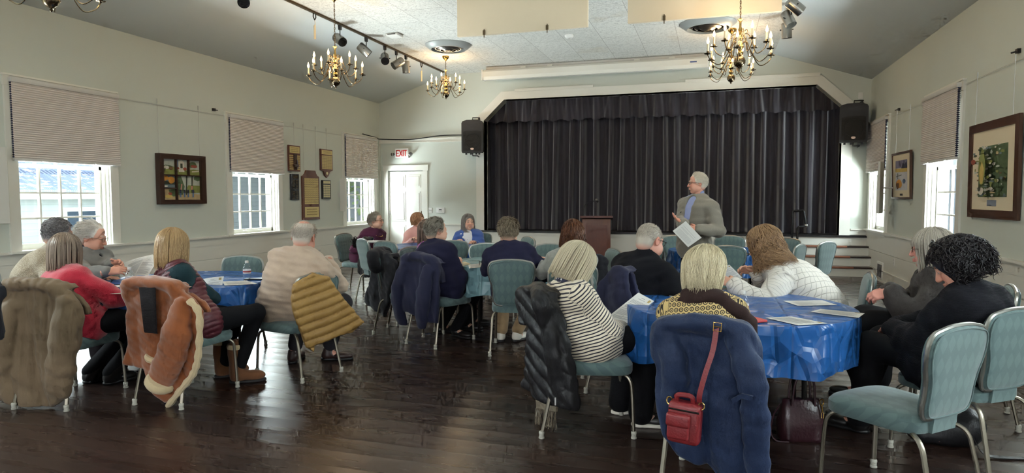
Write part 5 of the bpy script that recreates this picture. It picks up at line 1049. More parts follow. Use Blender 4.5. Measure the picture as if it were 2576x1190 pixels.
person('woman with wavy light brown hair in a white cable-knit sweater holding a handout', (.80, 5.20), (-.80, .25), Hd(1922, 618, 5.06), (-.80, .40, -.38), key='P17', fem=True, seed=17, vox=.008, s=1.02, girth=1.3, slouch=.16, hair=dict(kind='curly', col=(176, 140, 102), col2=(122, 92, 66), vol=(.106, .118, .110), hem=-.15, n=2000, n2=420, wave=.30, flare=.22, hemj=.02, rad=.0018, rad2=.0019, len=1.1, curlr=1.5, out=.3, droop=1.2, prof=lambda s: 1-.22*math.sin(s*3.0)*.6), top=dict(mat=C['cable'], off=.024, collar='crew', fold=.006, wide=1.15), pants=dict(mat=C['black']), shoes=dict(mat=C['shoeblack']),
    hands={'L': dict(at=onz(1846, 714, .79), dir=(-.8, .5, .2), palm=(.3, .6, -.5), curl=.9, thumb=.7, pole=(.3, -.6, -.6)), 'R': dict(at=V(.32, 5.22, .83), dir=(-.9, -.1, .2), palm=(.1, -.6, -.4), curl=.8, thumb=.7)})
person('woman with straight grey hair and glasses in a dark charcoal coat', (1.42, 4.70), (-.95, .2), Hd(2343, 628, 4.66), (-.95, .28, -.1), key='P18', fem=True, seed=18, vox=.0085, s=1.0, girth=1.15, slouch=.09, hvox=.0045, skin=(212, 152, 138), brow=(140, 130, 120), hair=dict(kind='bob', col=(200, 190, 174), col2=(140, 130, 118), vol=(.100, .114, .108), hem=-.15, n=1800, flare=-.02, bangs=.035, rad=.0016, face=.95), top=dict(mat=C['charcoal'], off=.032, collar='stand', fold=.011, wide=1.25, name='coat', tunic=.3), pants=dict(mat=C['black'], skirt=.6, name='skirt'), shoes=dict(mat=C['shoeblack']),
    hands={'L': dict(at=ony(2238, 738, 4.55), dir=(-.9, .1, -.2), palm=(0, .6, -.6), curl=.9, thumb=.6), 'R': dict(at=ony(2236, 732, 4.75), dir=(-.85, -.2, -.2), palm=(.1, -.5, -.6), curl=.9, thumb=.6)}, legs={'L': dict(knee=V(1.02, 4.70, .53), foot=V(.98, 4.6, 0)), 'R': dict(knee=V(1.02, 4.92, .53), foot=V(1.0, 4.95, 0))})
person('woman with curly black hair and sunglasses on her head, in a black knit, looking down', (1.23, 3.95), (-.78, .6), Hd(2410, 668, 3.86), (-.80, .18, -.52), key='P19', fem=True, seed=19, vox=.0075, s=1.02, girth=1.3, slouch=.13, hvox=.0045, skin=(206, 150, 128), brow=(40, 30, 28), hair=dict(kind='curly', col=(40, 33, 35), col2=(14, 12, 14), vol=(.118, .13, .12), hem=-.07, n=20, n2=1500, wave=.2, len=.75, curlr=1.15, rad=.002, rad2=.0032, face=1.5, fz=-.035, out=.55, droop=.5, fy=.42), top=dict(mat=C['blackknit'] if 'blackknit' in C else cloth('black_ribbed_knit', (30, 30, 36), (20, 20, 25), knit=60, bstr=.7, sheen=.25), off=.028, collar='crew', fold=.009, wide=1.2, tunic=.45, name='cardigan'), pants=dict(mat=C['black'], off=.02), shoes=dict(mat=C['shoeblack'], boot=.4),
    hands={'L': dict(at=V(1.0, 4.12, .64), curl=.8, pole=(-.1, -.8, -.8)), 'R': dict(at=V(1.05, 4.3, .64), curl=.8)}, legs={'L': dict(knee=V(.88, 4.12, .55), foot=flo(2160, 1085), dir=(-.8, .5, 0)), 'R': dict(knee=V(.98, 4.32, .55), foot=V(.85, 4.32, 0))})
# the speaker, standing
person('standing white-haired man with glasses in a grey blazer, gesturing and holding a sheet of paper', (-.2, 7.78, .86), (-.66, -.75), Hd(1754, 462, 7.70), (-.96, -.27, -.06), key='P15', seed=15, stand=True, hs=.95, neckl=.03, shw=1.14, vox=.0085, s=1.0, girth=1.03, hvox=.0045, slouch=.0, skin=(226, 168, 146), brow=(190, 176, 160), eyes=True,
    hair=dict(kind='short', col=(252, 246, 232), col2=(226, 218, 202), len=.05, thick=.017, n=1500, low=-.07, flow=(0, -1, -.1), lift=.3, hairline=.07), top=dict(mat=C['blazer'], off=.024, open=.048, fold=.006, tunic=.26, name='blazer', wide=1.12), under=dict(mat=C['shirt'], off=.014, collar='stand', sleeve=.99, aoff=.004), pants=dict(mat=C['black']), shoes=dict(mat=C['shoeblack']),
    hands={'R': dict(at=ony(1718, 563, 7.42), dir=(-.72, -.1, .55), palm=(.45, .1, .8), curl=.35, thumb=-.4, pole=(-.2, .3, -1)), 'L': dict(at=ony(1757, 577, 7.42), dir=(-.95, -.05, .1), palm=(.1, .75, -.3), curl=.7, thumb=.6, pole=(.9, .3, -.6))}, legs={'R': dict(foot=V(-.3, 7.72, 0)), 'L': dict(foot=V(-.1, 7.80, 0))})
print('people done %.1fs' % (time.time()-T00))
# ---------------------------------------------------------------- chandeliers
def emit(name, rgb, st):
    k = NT(name); k.b.inputs['Emission Color'].default_value = srgb(*rgb); k.b.inputs['Emission Strength'].default_value = st; k.set(color=srgb(*rgb), rough=.3); return k.m
M['bulb'] = emit('lit_candle_bulb', (255, 214, 150), 9.0); M['candle'] = plain('cream_candle_sleeve', (232, 214, 180), .5, var=.05)
def chandelier(x, y, zb, sc, label, rot=.2):
    r = thing('chandelier', label, 'chandelier', (x, y, zb), rot, 'brass candle chandeliers')
    b = MB(); b.lathe([(.0, -.095), (.008, -.09), (.012, -.078), (.006, -.07), (.02, -.062), (.045, -.045), (.06, -.015), (.062, .01), (.05, .04), (.026, .058), (.016, .07)], n=28, ribs=14, rib=-.03); b.build('ball', M['antique'], r)
    b = MB(); b.lathe([(.016, .06), (.034, .08), (.036, .1), (.02, .12), (.03, .14), (.042, .16), (.026, .19), (.018, .22), (.03, .235), (.034, .25), (.016, .27), (.014, .31), (.024, .34), (.013, .37), (.011, .42), (.02, .44), (.032, .45), (.02, .455), (.006, .47)], n=18); b.build('column', M['brass'], r)
    top = ZC-zb; b = MB(); z = .47; i = 0
    while z < top-.07:
        a = i % 2; pts = [((.009*math.cos(t) if a else 0), (0 if a else .009*math.cos(t)), z+.018+.02*math.sin(t)) for t in [2*math.pi*q/8 for q in range(8)]]; b.tube(pts, .0026, 4, closed=True); z += .029; i += 1
    b.tube([(.004, .004, .47), (-.005, .004, .6), (.005, -.003, .75), (0, 0, top-.03)], .002, 4)
    b.build('chain', M['antique'], r)
    b = MB(); b.lathe([(.012, top-.085), (.02, top-.07), (.055, top-.04), (.066, top-.012), (.066, top)], n=20); b.build('canopy', M['brass'], r)
    for tier, n, R, zc, z0, ph in (('lower', 6, .355*sc, .075, .17, 0), ('upper', 6, .265*sc, .185, .255, math.pi/6)):
        for q in range(n):
            a = 2*math.pi*q/n+ph; c, s_ = math.cos(a), math.sin(a); at = lambda rr, z: (c*rr, s_*rr, z)
            b = MB(); b.tube(smoothpath([at(.02, z0), at(.05, z0+.04), at(.09, z0+.02), at(.13, z0-.07), at(R*.62, zc-.105), at(R*.88, zc-.075), at(R, zc-.015), at(R, zc)], 5), .0052, 6); b.tube(smoothpath([at(.05, z0+.035), at(.075, z0+.06), at(.065, z0+.085), at(.045, z0+.07)], 4), .004, 5)
            arm = b.build('arm', M['antique'], r)
            b = MB(); b.lathe([(.006, -.012), (.012, -.004), (.036, .0), (.04, .006), (.014, .008), (.014, .028), (.0115, .03)], at(R, zc), 14); b.build('drip_pan', M['antique'], arm)
            b = MB(); b.lathe([(.0105, .028), (.0105, .105), (.007, .108)], at(R, zc), 10); b.build('candle_sleeve', M['candle'], arm)
            b = MB(); b.lathe([(.006, .106), (.013, .118), (.0155, .13), (.012, .148), (.006, .166), (.0015, .182)], at(R, zc), 10); b.build('bulb', M['bulb'], arm)
    ld = bpy.data.lights.new('chandelier_light', 'POINT'); ld.energy = CHAND_W; ld.color = (1, .68, .36); ld.shadow_soft_size = .22; lo = bpy.data.objects.new('chandelier_light', ld); COL.objects.link(lo); lo.parent = r; lo.location = (0, 0, .30)
    return r
CHAND_W = 25.0
for x, y, z, l, ro in ((-4.80, 7.62, 2.93, 'brass chandelier hanging left of the track lights, second from the camera on the left', .25), (-4.86, 11.49, 3.34, 'smaller looking brass chandelier under the round air diffuser near the exit sign', .1), (.25, 7.55, 2.86, 'large near brass chandelier on the right, below the hanging panel', .42), (.24, 11.0, 3.28, 'far right brass chandelier whose arms show below the near one', .55), (-4.82, 3.76, 2.90, 'chandelier cut off by the top left edge of the picture', .3)): chandelier(x, y, z, 1.02, l, ro)
# ---------------------------------------------------------------- track lights
M['can'] = plain('brushed_steel_can', (170, 168, 162), .28, 1.0, var=.12); M['track'] = plain('bronze_track', (92, 78, 58), .35, .8)
for nm, x, l in (('l', XC0+.05, 'bronze lighting track along the left edge of the flat ceiling'), ('r', XC1-.05, 'bronze lighting track along the right edge of the flat ceiling')):
    b = MB(); b.box((x-.018, 3.0, ZC-.028), (x+.018, 12.85 if nm == 'l' else 10.6, ZC)); tag(b.build('lighting_track', M['track'], smooth=0), l, 'lighting track')
def spot(x, y, d, label, drop=.15, L=.22, R=.072, lamp=True):
    d = nrm(d); r = thing('track_spotlight', label, 'spotlight', (x, y, ZC-.028), 0, 'spotlights on the ceiling tracks')
    b = MB(); b.prism([(-.03, 0), (.03, 0), (.02, -.07), (-.02, -.07)], (-.018, 0, 0), (0, 1, 0), (0, 0, 1), (.036, 0, 0)); b.build('adapter', M['black'], r, smooth=0)
    b = MB(); b.tube([(0, 0, -.06), (0, 0, -drop)], .008, 6); c = V(0, 0, -drop)-d*.0; s_ = nrm(np.cross(d, (0, 0, 1)) if abs(d[2]) < .95 else V(1, 0, 0)); up = np.cross(s_, d); up = up if up[2] > 0 else -up; ct = c-up*(R*.9) if abs(d[2]) < .95 else c-V(0, 0, .05)
    b.build('stem', M['black'], r)
    a = ct-d*L*.45; b = MB(); b.lathe([(0, 0), (R*.85, 0), (R, .015), (R, L)], a, 24, d); f = len(b.f); b.lathe([(R*.985, L), (R*.93, L*.99), (R*.9, L*.45), (.02, L*.4)], a, 24, d, 1); b.build('barrel', [M['can'], M['black']], r)
    if lamp: b = MB(); b.lathe([(.0, L*.42), (.03, L*.45), (.052, L*.7), (.05, L*.74), (.0, L*.78)], a, 16, d); b.build('lamp', M['railgrey'], r)
    for sg in (-1, 1): b = MB(); b.tube([ct+s_*R*sg, ct+s_*(R+.02)*sg], .008, 6); b.build('knob', M['black'], r)
    return r
for px, py, d, l in ((855, 60, (.78, -.42, -.5), 'steel spotlight nearest the chandelier, dark mouth turned to the right'), (921, 90, (.62, .4, -.66), 'second steel spotlight on the left track, seen from behind'), (968, 112, (.42, -.7, -.58), 'third spotlight on the left track, showing its lamp inside'), (997, 126, (-.55, -.62, -.56), 'fourth spotlight on the left track, turned to the left'), (1021, 137, (.02, .12, -1), 'fifth spotlight on the left track, hanging straight down'), (612, -24, (.5, -.6, -.6), 'spotlight cut off by the top edge of the picture on the left track')):
    spot(XC0+.05, onx(px, py, XC0+.05)[1], d, l)
for y, d, l in ((10.35, (.05, .1, -1), 'steel spotlight hanging straight down on the right track'), (9.75, (.35, -.35, -.85), 'middle spotlight of the cluster on the right track'), (9.1, (.75, .3, -.6), 'spotlight at the top edge of the picture on the right track')): spot(XC1-.05, y, d, l)
for px, py, l in ((791, 22, 'pale pull cord clip at the near end of the left track'), (1060, 154, 'pale pull cord clip at the far end of the left track')):
    y = onx(px, py, XC0+.05)[1]; r = thing('hanging_clip', l, 'clip', (XC0+.05, y, ZC-.028)); b = MB(); b.tube([(0, -.03, 0), (0, -.035, -.05), (0, 0, -.09), (0, .03, -.05), (0, .028, 0)], .009, 6); b.build('hook', M['darkmetal'], r); b = MB(); b.tube([(0, 0, -.085), (.01, .0, -.15), (0, 0, -.17), (0, 0, -.36)], [.004, .004, .016, .016], 8); b.build('pull', M['candle'], r)
# ---------------------------------------------------------------- ceiling diffusers, detectors, hanging panels, projection screen
M['diffgrey'] = plain('painted_diffuser_ring', (166, 170, 168), .35, .2, var=.05)
for x, y, R, l in ((-4.46, 10.66, .40, 'round metal air diffuser above the far left chandelier'), (-.12, 10.55, .42, 'round metal air diffuser beside the near right chandelier')):
    r = thing('air_diffuser', l, 'air vent', (x, y, ZC), 0, 'round ceiling diffusers'); b = MB(); b.lathe([(R, 0), (R, -.012), (R*.78, -.085), (R*.74, -.085), (R*.80, -.02)], n=48); b.build('outer_ring', M['diffgrey'], r)
    for q, z in ((.68, -.06), (.48, -.085), (.27, -.1)):
        b = MB(); b.lathe([(R*q, z+.03), (R*q, z+.015), (R*(q-.12), z-.012), (R*(q-.14), z-.01), (R*(q-.02), z+.03)], n=40); b.build('inner_ring', M['chrome'], r)
    b = MB(); b.lathe([(R*.12, -.05), (R*.12, -.1), (0, -.112)], n=24); b.build('centre_cap', M['chrome'], r); b = MB(); b.lathe([(R*.76, -.004), (R*.76, -.002)], n=32); b.build('throat', M['black'], r)
r = thing('smoke_detector', 'square white detector on the ceiling left of the hanging panels', 'detector', (-5.0, 9.70, ZC)); b = MB(); b.rbox((-.11, -.11, -.045), (.11, .11, 0), .02); b.build('housing', M['white'], r); b = MB(); b.box((-.07, -.114, -.03), (.07, -.108, -.018)); b.build('sensor_slot', M['black'], r, smooth=0)
r = thing('smoke_detector', 'small round white detector on the ceiling in front of the projection screen', 'detector', (-2.30, 10.62, ZC)); b = MB(); b.lathe([(.075, 0), (.075, -.02), (.055, -.045), (.0, -.05)], n=24); b.build('housing', M['white'], r); b = MB(); b.lathe([(.02, -.05), (.02, -.06), (0, -.062)], n=12); b.build('sensor', M['railgrey'], r)
M['panelfab'] = plain('cream_acoustic_panel', (216, 202, 176), .8, var=.04, bscale=250, bstr=.1)
for x0, x1, l, hk in ((-3.28, -1.53, 'large cream panel hanging from the ceiling, left one of the two', (-2.9, -2.05)), (-1.037, .716, 'large cream panel hanging from the ceiling, right one behind the chandelier chain', (-.6,))):
    r = thing('acoustic_baffle', l, 'panel', ((x0+x1)/2, 8.15, 3.523), 0, 'hanging acoustic panels'); h = (x1-x0)/2; b = MB(); b.rbox((-h, 0, 0), (h, .055, ZC-3.523-.005), .006); b.build('board', M['panelfab'], r)
    for x in hk: x -= (x0+x1)/2; b = MB(); b.box((x-.016, -.012, -.004), (x+.016, .0, .055)); b.tube([(x, -.006, -.04), (x, -.006, .07)], .006, 6); b.build('clip', M['track'], r, smooth=0)
r = thing('projection_screen', 'long white rolled up projection screen above the stage opening', 'projection screen', (-2.33, 12.68, 3.88)); h = 2.2
b = MB(); b.prism([(-.05, .1), (.05, .1), (.085, .04), (.085, -.06), (.05, -.1), (-.06, -.1), (-.085, -.04), (-.085, .06)], (-h, 0, 0), (0, 1, 0), (0, 0, 1), (2*h, 0, 0)); b.build('housing', M['trim'], r, smooth=0)
b = MB(); b.box((-h+.05, .02, .1), (h-.02, .05, .165)); b.build('mounting_rail', M['railgrey'], r, smooth=0)
for x in (-1.35, -.8, .9, 1.55): b = MB(); b.box((x-.05, -.03, .1), (x+.05, .06, .135)); b.build('bracket', M['trim'], r, smooth=0)
b = MB(); b.box((h-.32, -.0875, -.005), (h-.2, -.0855, .02)); b.build('label', M['badgeblue'], r, smooth=0)
for sx in (-1, 1): b = MB(); b.box((sx*h-.012, -.09, -.105), (sx*h+.012, .09, .105)); b.build('end_cap', M['white'], r, smooth=0)
# ---------------------------------------------------------------- loudspeakers, exit sign, switches
M['spk'] = plain('black_speaker_shell', (34, 33, 35), .5, var=.15, bscale=350, bstr=.3); M['grille'] = plain('speaker_grille', (40, 38, 36), .6, .3, var=.3, bscale=500, bstr=.8); M['badge'] = plain('oval_speaker_badge', (208, 178, 160), .3, .3, var=.1); M['redpaint'] = plain('exit_sign_red', (206, 34, 30), .45, var=0)
def speaker(x, y, z, rz, label):
    r = thing('loudspeaker', label, 'speaker', (x, y, z), rz, 'loudspeakers beside the stage'); w, h, d = .225, .34, .3
    O = [(-w*.94, -h), (w*.94, -h), (w, -h*.9), (w, h*.8), (w*.9, h*.92), (w*.5, h*1.0), (-w*.5, h*1.0), (-w*.9, h*.92), (-w, h*.8), (-w, -h*.9)]
    b = MB(); rows = []
    for t, q in ((0, .97), (.03, 1), (.12, 1), (.25, .93), (d, .68)): rows.append([(p[0]*(q if t > .1 else 1), t, p[1]*(1 if t < .2 else .96)) for p in O])
    b.grid(rows, cv=True); n = len(O); b.add([p for p in rows[0]], [tuple(range(n))[::-1]]); b.add([p for p in rows[-1]], [tuple(range(n))]); b.build('cabinet', M['spk'], r, smooth=.4)
    b = MB(); b.prism([(-w*.84, -h*.88), (w*.84, -h*.88), (w*.84, h*.28), (w*.5, h*.34), (-w*.5, h*.34), (-w*.84, h*.28)], (0, -.012, 0), (1, 0, 0), (0, 0, 1), (0, .014, 0)); g = b.build('grille', M['grille'], r, smooth=0)
    b = MB(); b.tube([(w*.66*math.cos(a), -.014, -h*.27+w*.66*math.sin(a)) for a in [2*math.pi*i/32 for i in range(32)]], .004, 6, closed=True); b.build('woofer_rim', M['spk'], g)
    b = MB(); b.prism([(-w*.55, h*.66), (-w*.2, h*.6), (-w*.14, h*.5), (w*.14, h*.5), (w*.2, h*.6), (w*.55, h*.66), (w*.5, h*.8), (0, h*.72), (-w*.5, h*.8)], (0, -.004, 0), (1, 0, 0), (0, 0, 1), (0, .006, 0)); b.build('horn', M['black'], r, smooth=0)
    b = MB(); b.lathe([(.0, .004), (.022, .004), (.025, 0)], (0, -.013, -h*.76), 20, (0, -1, 0)); o = b.build('badge', M['badge'], r); 
    for v in o.data.vertices: v.co.x *= 1.45
    for sx in (-.6, -.15, .35, .62): b = MB(); b.box((sx*w-.018, .04, -h-.035), (sx*w+.018, .08, -h)); b.build('foot', M['black'], r, smooth=0)
    b = MB(); b.box((-.015, .05, h), (.15, .09, h+.012)); b.box((.12, .05, h), (.135, .09, h+.045)); b.tube([(.0, .07, h), (0, .07, h+.05), (.14, .1, h+.05), (.10, .42, h+.05)], .012, 6); b.tube([(0, .07, -h), (0, .07, -h-.06), (.1, .1, -h-.06), (.08, .42, -h-.06)], .012, 6); b.build('wall_bracket', M['darkmetal'], r)
    return r
speaker(-4.80, 12.72, 2.66, math.radians(12), 'black loudspeaker mounted left of the stage opening'); speaker(2.33, 12.72, 2.69, math.radians(-9), 'black loudspeaker mounted right of the stage opening')
b = MB(); b.tube(smoothpath([(2.5, 12.9, 2.95), (2.58, 13.0, 2.8), (2.655, 13.05, 2.66)], 5), .007, 5); b.tube([(2.655, 13.05, 2.66), (2.66, 13.1, 2.62), (2.665, 13.15, 2.6)], .007, 5); tag(b.build('speaker_cable', M['black']), 'black cable running from the right loudspeaker to the wall', 'cable')
b = MB(); b.tube(smoothpath([(XL+.03, 12.4, 2.75), (XL+.03, 13.0, 2.72), (XL+.06, 13.13, 2.70), (-6.4, 13.13, 2.675), (-5.7, 13.13, 2.735), (-5.15, 13.13, 2.735), (-4.9, 12.95, 2.72)], 6), .011, 5); tag(b.build('speaker_cable', M['black']), 'black cable along the moulding between corner and left loudspeaker', 'cable')
r = thing('exit_sign', 'white EXIT sign with red letters over the door', 'exit sign', (-6.62, YB, 2.375)); b = MB(); b.rbox((-.165, -.07, -.105), (.165, 0, .105), .008); b.build('housing', M['white'], r)
b = MB(); wd = .0
for i, (ch, a) in enumerate((('E', -.124), ('X', -.048), ('I', .010), ('T', .062))): text(b, ch, (a, -.0715, -.062), (1, 0, 0), (0, 0, 1), .12, bold=.35)
b.build('lettering', M['redpaint'], r, smooth=0)
for o in [q for q in bpy.data.objects if q.parent == r and q.name.startswith('lettering')]:
    pass
for sx in (-1, 1):
    b = MB(); b.tube([(sx*.165, -.035, -.02), (sx*.2, -.045, -.02)], .012, 8); b.lathe([(.012, -.03), (.038, .0), (.042, .03), (.036, .036), (0, .034)], (sx*.215, -.06, -.02), 16, (sx*.5, -.85, -.15)); b.build('lamp_head', M['chrome'], r)
def plate(name, cat, label, lo, hi, extra=None):
    r = thing(name, label, cat, lo); s = [hi[i]-lo[i] for i in range(3)]; b = MB(); b.rbox((0, 0, 0), s, .004); b.build('cover_plate', M['white'], r)
    for nm, a, c, m in extra or []: b = MB(); b.box(a, c); b.build(nm, m, r, smooth=0)
    return r
def yb(px, py): return ony(px, py, YB)
p = yb(1083, 529); plate('light_switch', 'light switch', 'white double light switch right of the door', (p[0]-.045, YB-.012, p[2]-.06), (p[0]+.045, YB, p[2]+.06), [('toggle', (.02, -.012, .045), (.034, 0, .075), M['railgrey']), ('toggle', (.056, -.012, .045), (.07, 0, .075), M['railgrey'])])
p = yb(1109, 529); plate('wall_control', 'control panel', 'white wall control panel with grey buttons beside the light switch', (p[0]-.10, YB-.03, p[2]-.06), (p[0]+.10, YB, p[2]+.06), [('button_pad', (.06, -.004, .03), (.14, 0, .09), M['railgrey']), ('screen', (.07, -.006, .07), (.13, -.004, .085), M['ink'])])
p = onx(2165, 241, XR); p = yb(2165, 241); plate('wall_plate', 'wall plate', 'small white blank plate high on the wall above the right loudspeaker', (p[0]-.04, YB-.012, p[2]-.06), (p[0]+.04, YB, p[2]+.06))
p = onx(803, 640, XL); plate('wall_outlet', 'outlet', 'white outlet low on the left wall behind the man in oatmeal', (XL, p[1]-.04, .30), (XL+.016, p[1]+.04, .42), [('socket', (.016, .02, .02), (.019, .06, .055), M['railgrey']), ('socket', (.016, .02, .068), (.019, .06, .10), M['railgrey'])])
plate('wall_outlet', 'outlet', 'white outlet low on the right wall beyond the woman in the dark coat', (XR-.016, 11.18, .34), (XR, 11.26, .46), [('socket', (-.003, .02, .02), (0, .06, .055), M['railgrey']), ('socket', (-.003, .02, .068), (0, .06, .10), M['railgrey'])])
r = thing('wall_vent', 'white slotted vent grille low on the right wall by the steps', 'air vent', (XR, 11.85, .03)); b = MB(); b.rbox((-.03, 0, 0), (-.0, .36, .29), .006); b.build('frame', M['white'], r)
for i in range(4): b = MB(); b.box((-.034, .05+i*.072, .04), (-.029, .05+i*.072+.035, .25)); b.build('slot', M['ink'], r, smooth=0)
# ---------------------------------------------------------------- plaques and pictures on the left wall
def lw(d): return XL+d
M['engr'] = plain('engraved_letters', (150, 126, 78), .5, .2, var=0); M['darkplate'] = plain('dark_engraved_plate', (58, 60, 66), .4, .3, var=.2); M['cream'] = plain('cream_nameplate', (226, 214, 168), .45, .2, var=.08)
def plaque(label, y0, y1, z0, z1, wood_, poly=None, grid=None, plates=(), head=None, thick=.03, group='award plaques on the left wall'):
    r = thing('award_plaque', label, 'plaque', (lw(0), (y0+y1)/2, z0), 0, group); w = (y1-y0)/2; H = z1-z0; P = poly or [(-w, 0), (w, 0), (w, H), (-w, H)]
    b = MB(); b.prism(P, (.004, 0, 0), (0, 1, 0), (0, 0, 1), (thick, 0, 0)); b.build('board', wood_, r, smooth=0)
    if head: b = MB(); b.box((thick, head[0], head[2]), (thick+.007, head[1], head[3])); hb = b.build('title_plate', head[4], r, smooth=0); b = MB(); n = 3; [b.box((thick+.007, head[0]*.75, head[2]+(head[3]-head[2])*(.22+.26*i)), (thick+.0076, head[1]*.75, head[2]+(head[3]-head[2])*(.30+.26*i))) for i in range(n)]; b.build('engraving', M['engr'], hb, smooth=0)
    for (a0, a1, c0, c1, nx, nz, m, gy, gz) in plates:
        for i in range(nx):
            for j in range(nz):
                ya = a0+(a1-a0)*i/nx; yb_ = a0+(a1-a0)*(i+1)/nx-gy; za = c0+(c1-c0)*j/nz; zb_ = c0+(c1-c0)*(j+1)/nz-gz
                b = MB(); b.box((thick, ya, za), (thick+.0055, yb_, zb_)); b.box((thick+.0055, ya+(yb_-ya)*.18, za+(zb_-za)*.42), (thick+.006, yb_-(yb_-ya)*.18, za+(zb_-za)*.62), 1); b.build('name_plate', [m, M['engr']], r, smooth=0)
    return r
plaque('tall plaque with a gavel between two columns of gold plates, top left plaque', 9.84, 10.17, 1.865, 2.325, M['plaquewood'], head=(-.14, .145, .325, .44, M['goldplate']), plates=((-.15, -.04, .03, .30, 1, 8, M['goldplate'], .0, .012), (.06, .15, .03, .30, 1, 8, M['goldplate'], 0, .012)))
r = [o for o in bpy.data.objects if o.name.startswith('award_plaque')][-1]; b = MB(); b.box((.03, -.035, .03), (.05, .05, .31)); b.tube([(.06, .045, .05), (.06, .045, .2)], .01, 8); b.tube([(.06, -.06, .1), (.06, .06, .1)], .026, 10); b.build('gavel', M['walnut'], r)
plaque('small dark grey plaque in two sections under the gavel plaque', 9.89, 10.12, 1.355, 1.82, M['darkplate'], plates=((-.085, .10, .20, .36, 2, 6, M['darkmetal'], .008, .008), (-.085, .10, .02, .165, 2, 4, M['darkmetal'], .008, .01)), head=(-.07, .1, .38, .445, M['darkmetal']))
w = .265; plaque('largest plaque with a shaped top and many gold plates, in the middle', 10.22, 10.75, .985, 1.90, M['plaquewood'], poly=[(-w, 0), (w, 0), (w, .255), (w*.985, .262), (w*.985, .27), (w, .277), (w, .80), (w*.8, .82), (w*.66, .86), (w*.55, .915), (-w*.5, .915), (-w*.62, .86), (-w*.8, .82), (-w, .80), (-w, .277), (-w*.985, .27), (-w*.985, .262), (-w, .255)], plates=((-.205, .235, .29, .775, 6, 12, M['goldplate'], .004, .006),), head=(-.205, .235, .045, .235, M['goldplate']))
w = .2; plaque('plaque with a pointed bottom, round seal and five columns of gold plates', 10.82, 11.22, 1.78, 2.325, M['plaquewood'], poly=[(-w, .14), (-w*.55, .12), (-w*.3, .04), (0, 0), (w*.3, .04), (w*.55, .12), (w, .14), (w, .545), (-w, .545)], plates=((-.165, .185, .165, .43, 5, 9, M['goldplate'], .006, .006),), head=(-.17, .185, .445, .525, M['goldplate']))
r = [o for o in bpy.data.objects if o.name.startswith('award_plaque')][-1]; b = MB(); b.lathe([(0, .008), (.03, .008), (.034, 0)], (.03, 0, .085), 16, (1, 0, 0)); b.build('seal', M['cream'], r)
plaque('small black framed plaque with three columns of cream name plates, lower right of the group', 10.86, 11.14, 1.37, 1.73, M['black'], plates=((-.11, .12, .03, .28, 3, 7, M['cream'], .008, .008),), head=(-.11, .12, .295, .345, M['cream']))
PAL = dict(sky=(186, 190, 178), grass=(132, 138, 72), tree=(84, 104, 70), dark=(60, 66, 50), orange=(204, 140, 52), white=(222, 214, 198), red=(150, 72, 54), blue=(96, 118, 150), tan=(186, 162, 120), ochre=(206, 176, 96), pond=(104, 120, 124), snow=(214, 214, 218), brown=(120, 88, 60), navy=(50, 54, 80), pinkish=(206, 142, 124), purple=(120, 116, 140))
def pm(n): return plain('paint_'+n, PAL[n], .75, var=.35, nscale=22)
def canvas(r, x, y0, y1, z0, z1, layers, s=1, name='picture'):
    b = MB(); mats = []; 
    def mi(n):
        if n not in mats: mats.append(n)
        return mats.index(n)
    for i, L in enumerate(layers):
        e = x+s*(.0006*i); P = [(y0+(y1-y0)*u, z0+(z1-z0)*v) for u, v in L[1]]; b.prism(P, (e, 0, 0), (0, 1, 0), (0, 0, 1), (s*.0006, 0, 0), mi(L[0]))
    return b.build(name, [pm(q) for q in mats], r, smooth=0)
def blob(cx, cy, rx, ry, seed=0, n=12, j=.25): g = random.Random(seed*31+int(cx*997)); return [(min(1, max(0, cx+rx*math.cos(2*math.pi*i/n)*(1-j*g.random()))), min(1, max(0, cy+ry*math.sin(2*math.pi*i/n)*(1-j*g.random())))) for i in range(n)]
FULL = [(0, 0), (1, 0), (1, 1), (0, 1)]
def land(h=.4, sky='sky', gr='grass'): return [(sky, FULL), (gr, [(0, 0), (1, 0), (1, h), (.5, h+.05), (0, h)])]
r = thing('framed_picture', 'dark window-like frame holding six painted country scenes on the left wall', 'picture', (lw(.0), 7.40, 1.31)); W2, Hh = .42, .69
b = MB()
for q in ((-W2, W2, 0, .06), (-W2, W2, Hh-.07, Hh), (-W2, -W2+.075, .06, Hh-.07), (W2-.085, W2, .06, Hh-.07)): b.box((.03, q[0], q[2]), (.075, q[1], q[3]))
b.box((.004, -W2, 0), (.03, W2, Hh)); b.build('frame', M['walnut'], r, smooth=0)
b = MB(); xs = (-W2+.075, -.11, .115, W2-.085); zs = (.06, .22, .40, Hh-.07)
b.box((.03, xs[1]-.012, zs[0]), (.06, xs[1]+.012, zs[3])); b.box((.03, xs[2]-.012, zs[2]), (.06, xs[2]+.012, zs[3])); b.box((.03, xs[0], zs[2]-.008), (.06, xs[3], zs[2]+.008)); b.box((.03, xs[0], zs[1]-.007), (.06, xs[1], zs[1]+.007)); b.build('glazing_bars', M['walnut'], r, smooth=0)
canvas(r, .031, xs[0], xs[1]-.012, zs[2]+.008, zs[3], land(.5)+[('tree', [(0, .5), (.3, .62), (.7, .58), (1, .5)]), ('white', blob(.38, .45, .24, .13, 1)), ('brown', blob(.72, .4, .18, .12, 2)), ('dark', [(.22, .2), (.27, .2), (.3, .4), (.22, .4)])])
canvas(r, .031, xs[1]+.012, xs[2]-.012, zs[2]+.008, zs[3], land(.3)+[('blue', [(0, .4), (.2, .4), (.2, 1), (0, 1)]), ('white', [(.25, .2), (.75, .2), (.75, .85), (.5, .98), (.25, .85)]), ('dark', [(.4, .45), (.6, .45), (.6, .75), (.4, .75)]), ('red', blob(.8, .4, .18, .12, 5)), ('red', blob(.15, .42, .15, .1, 7))])
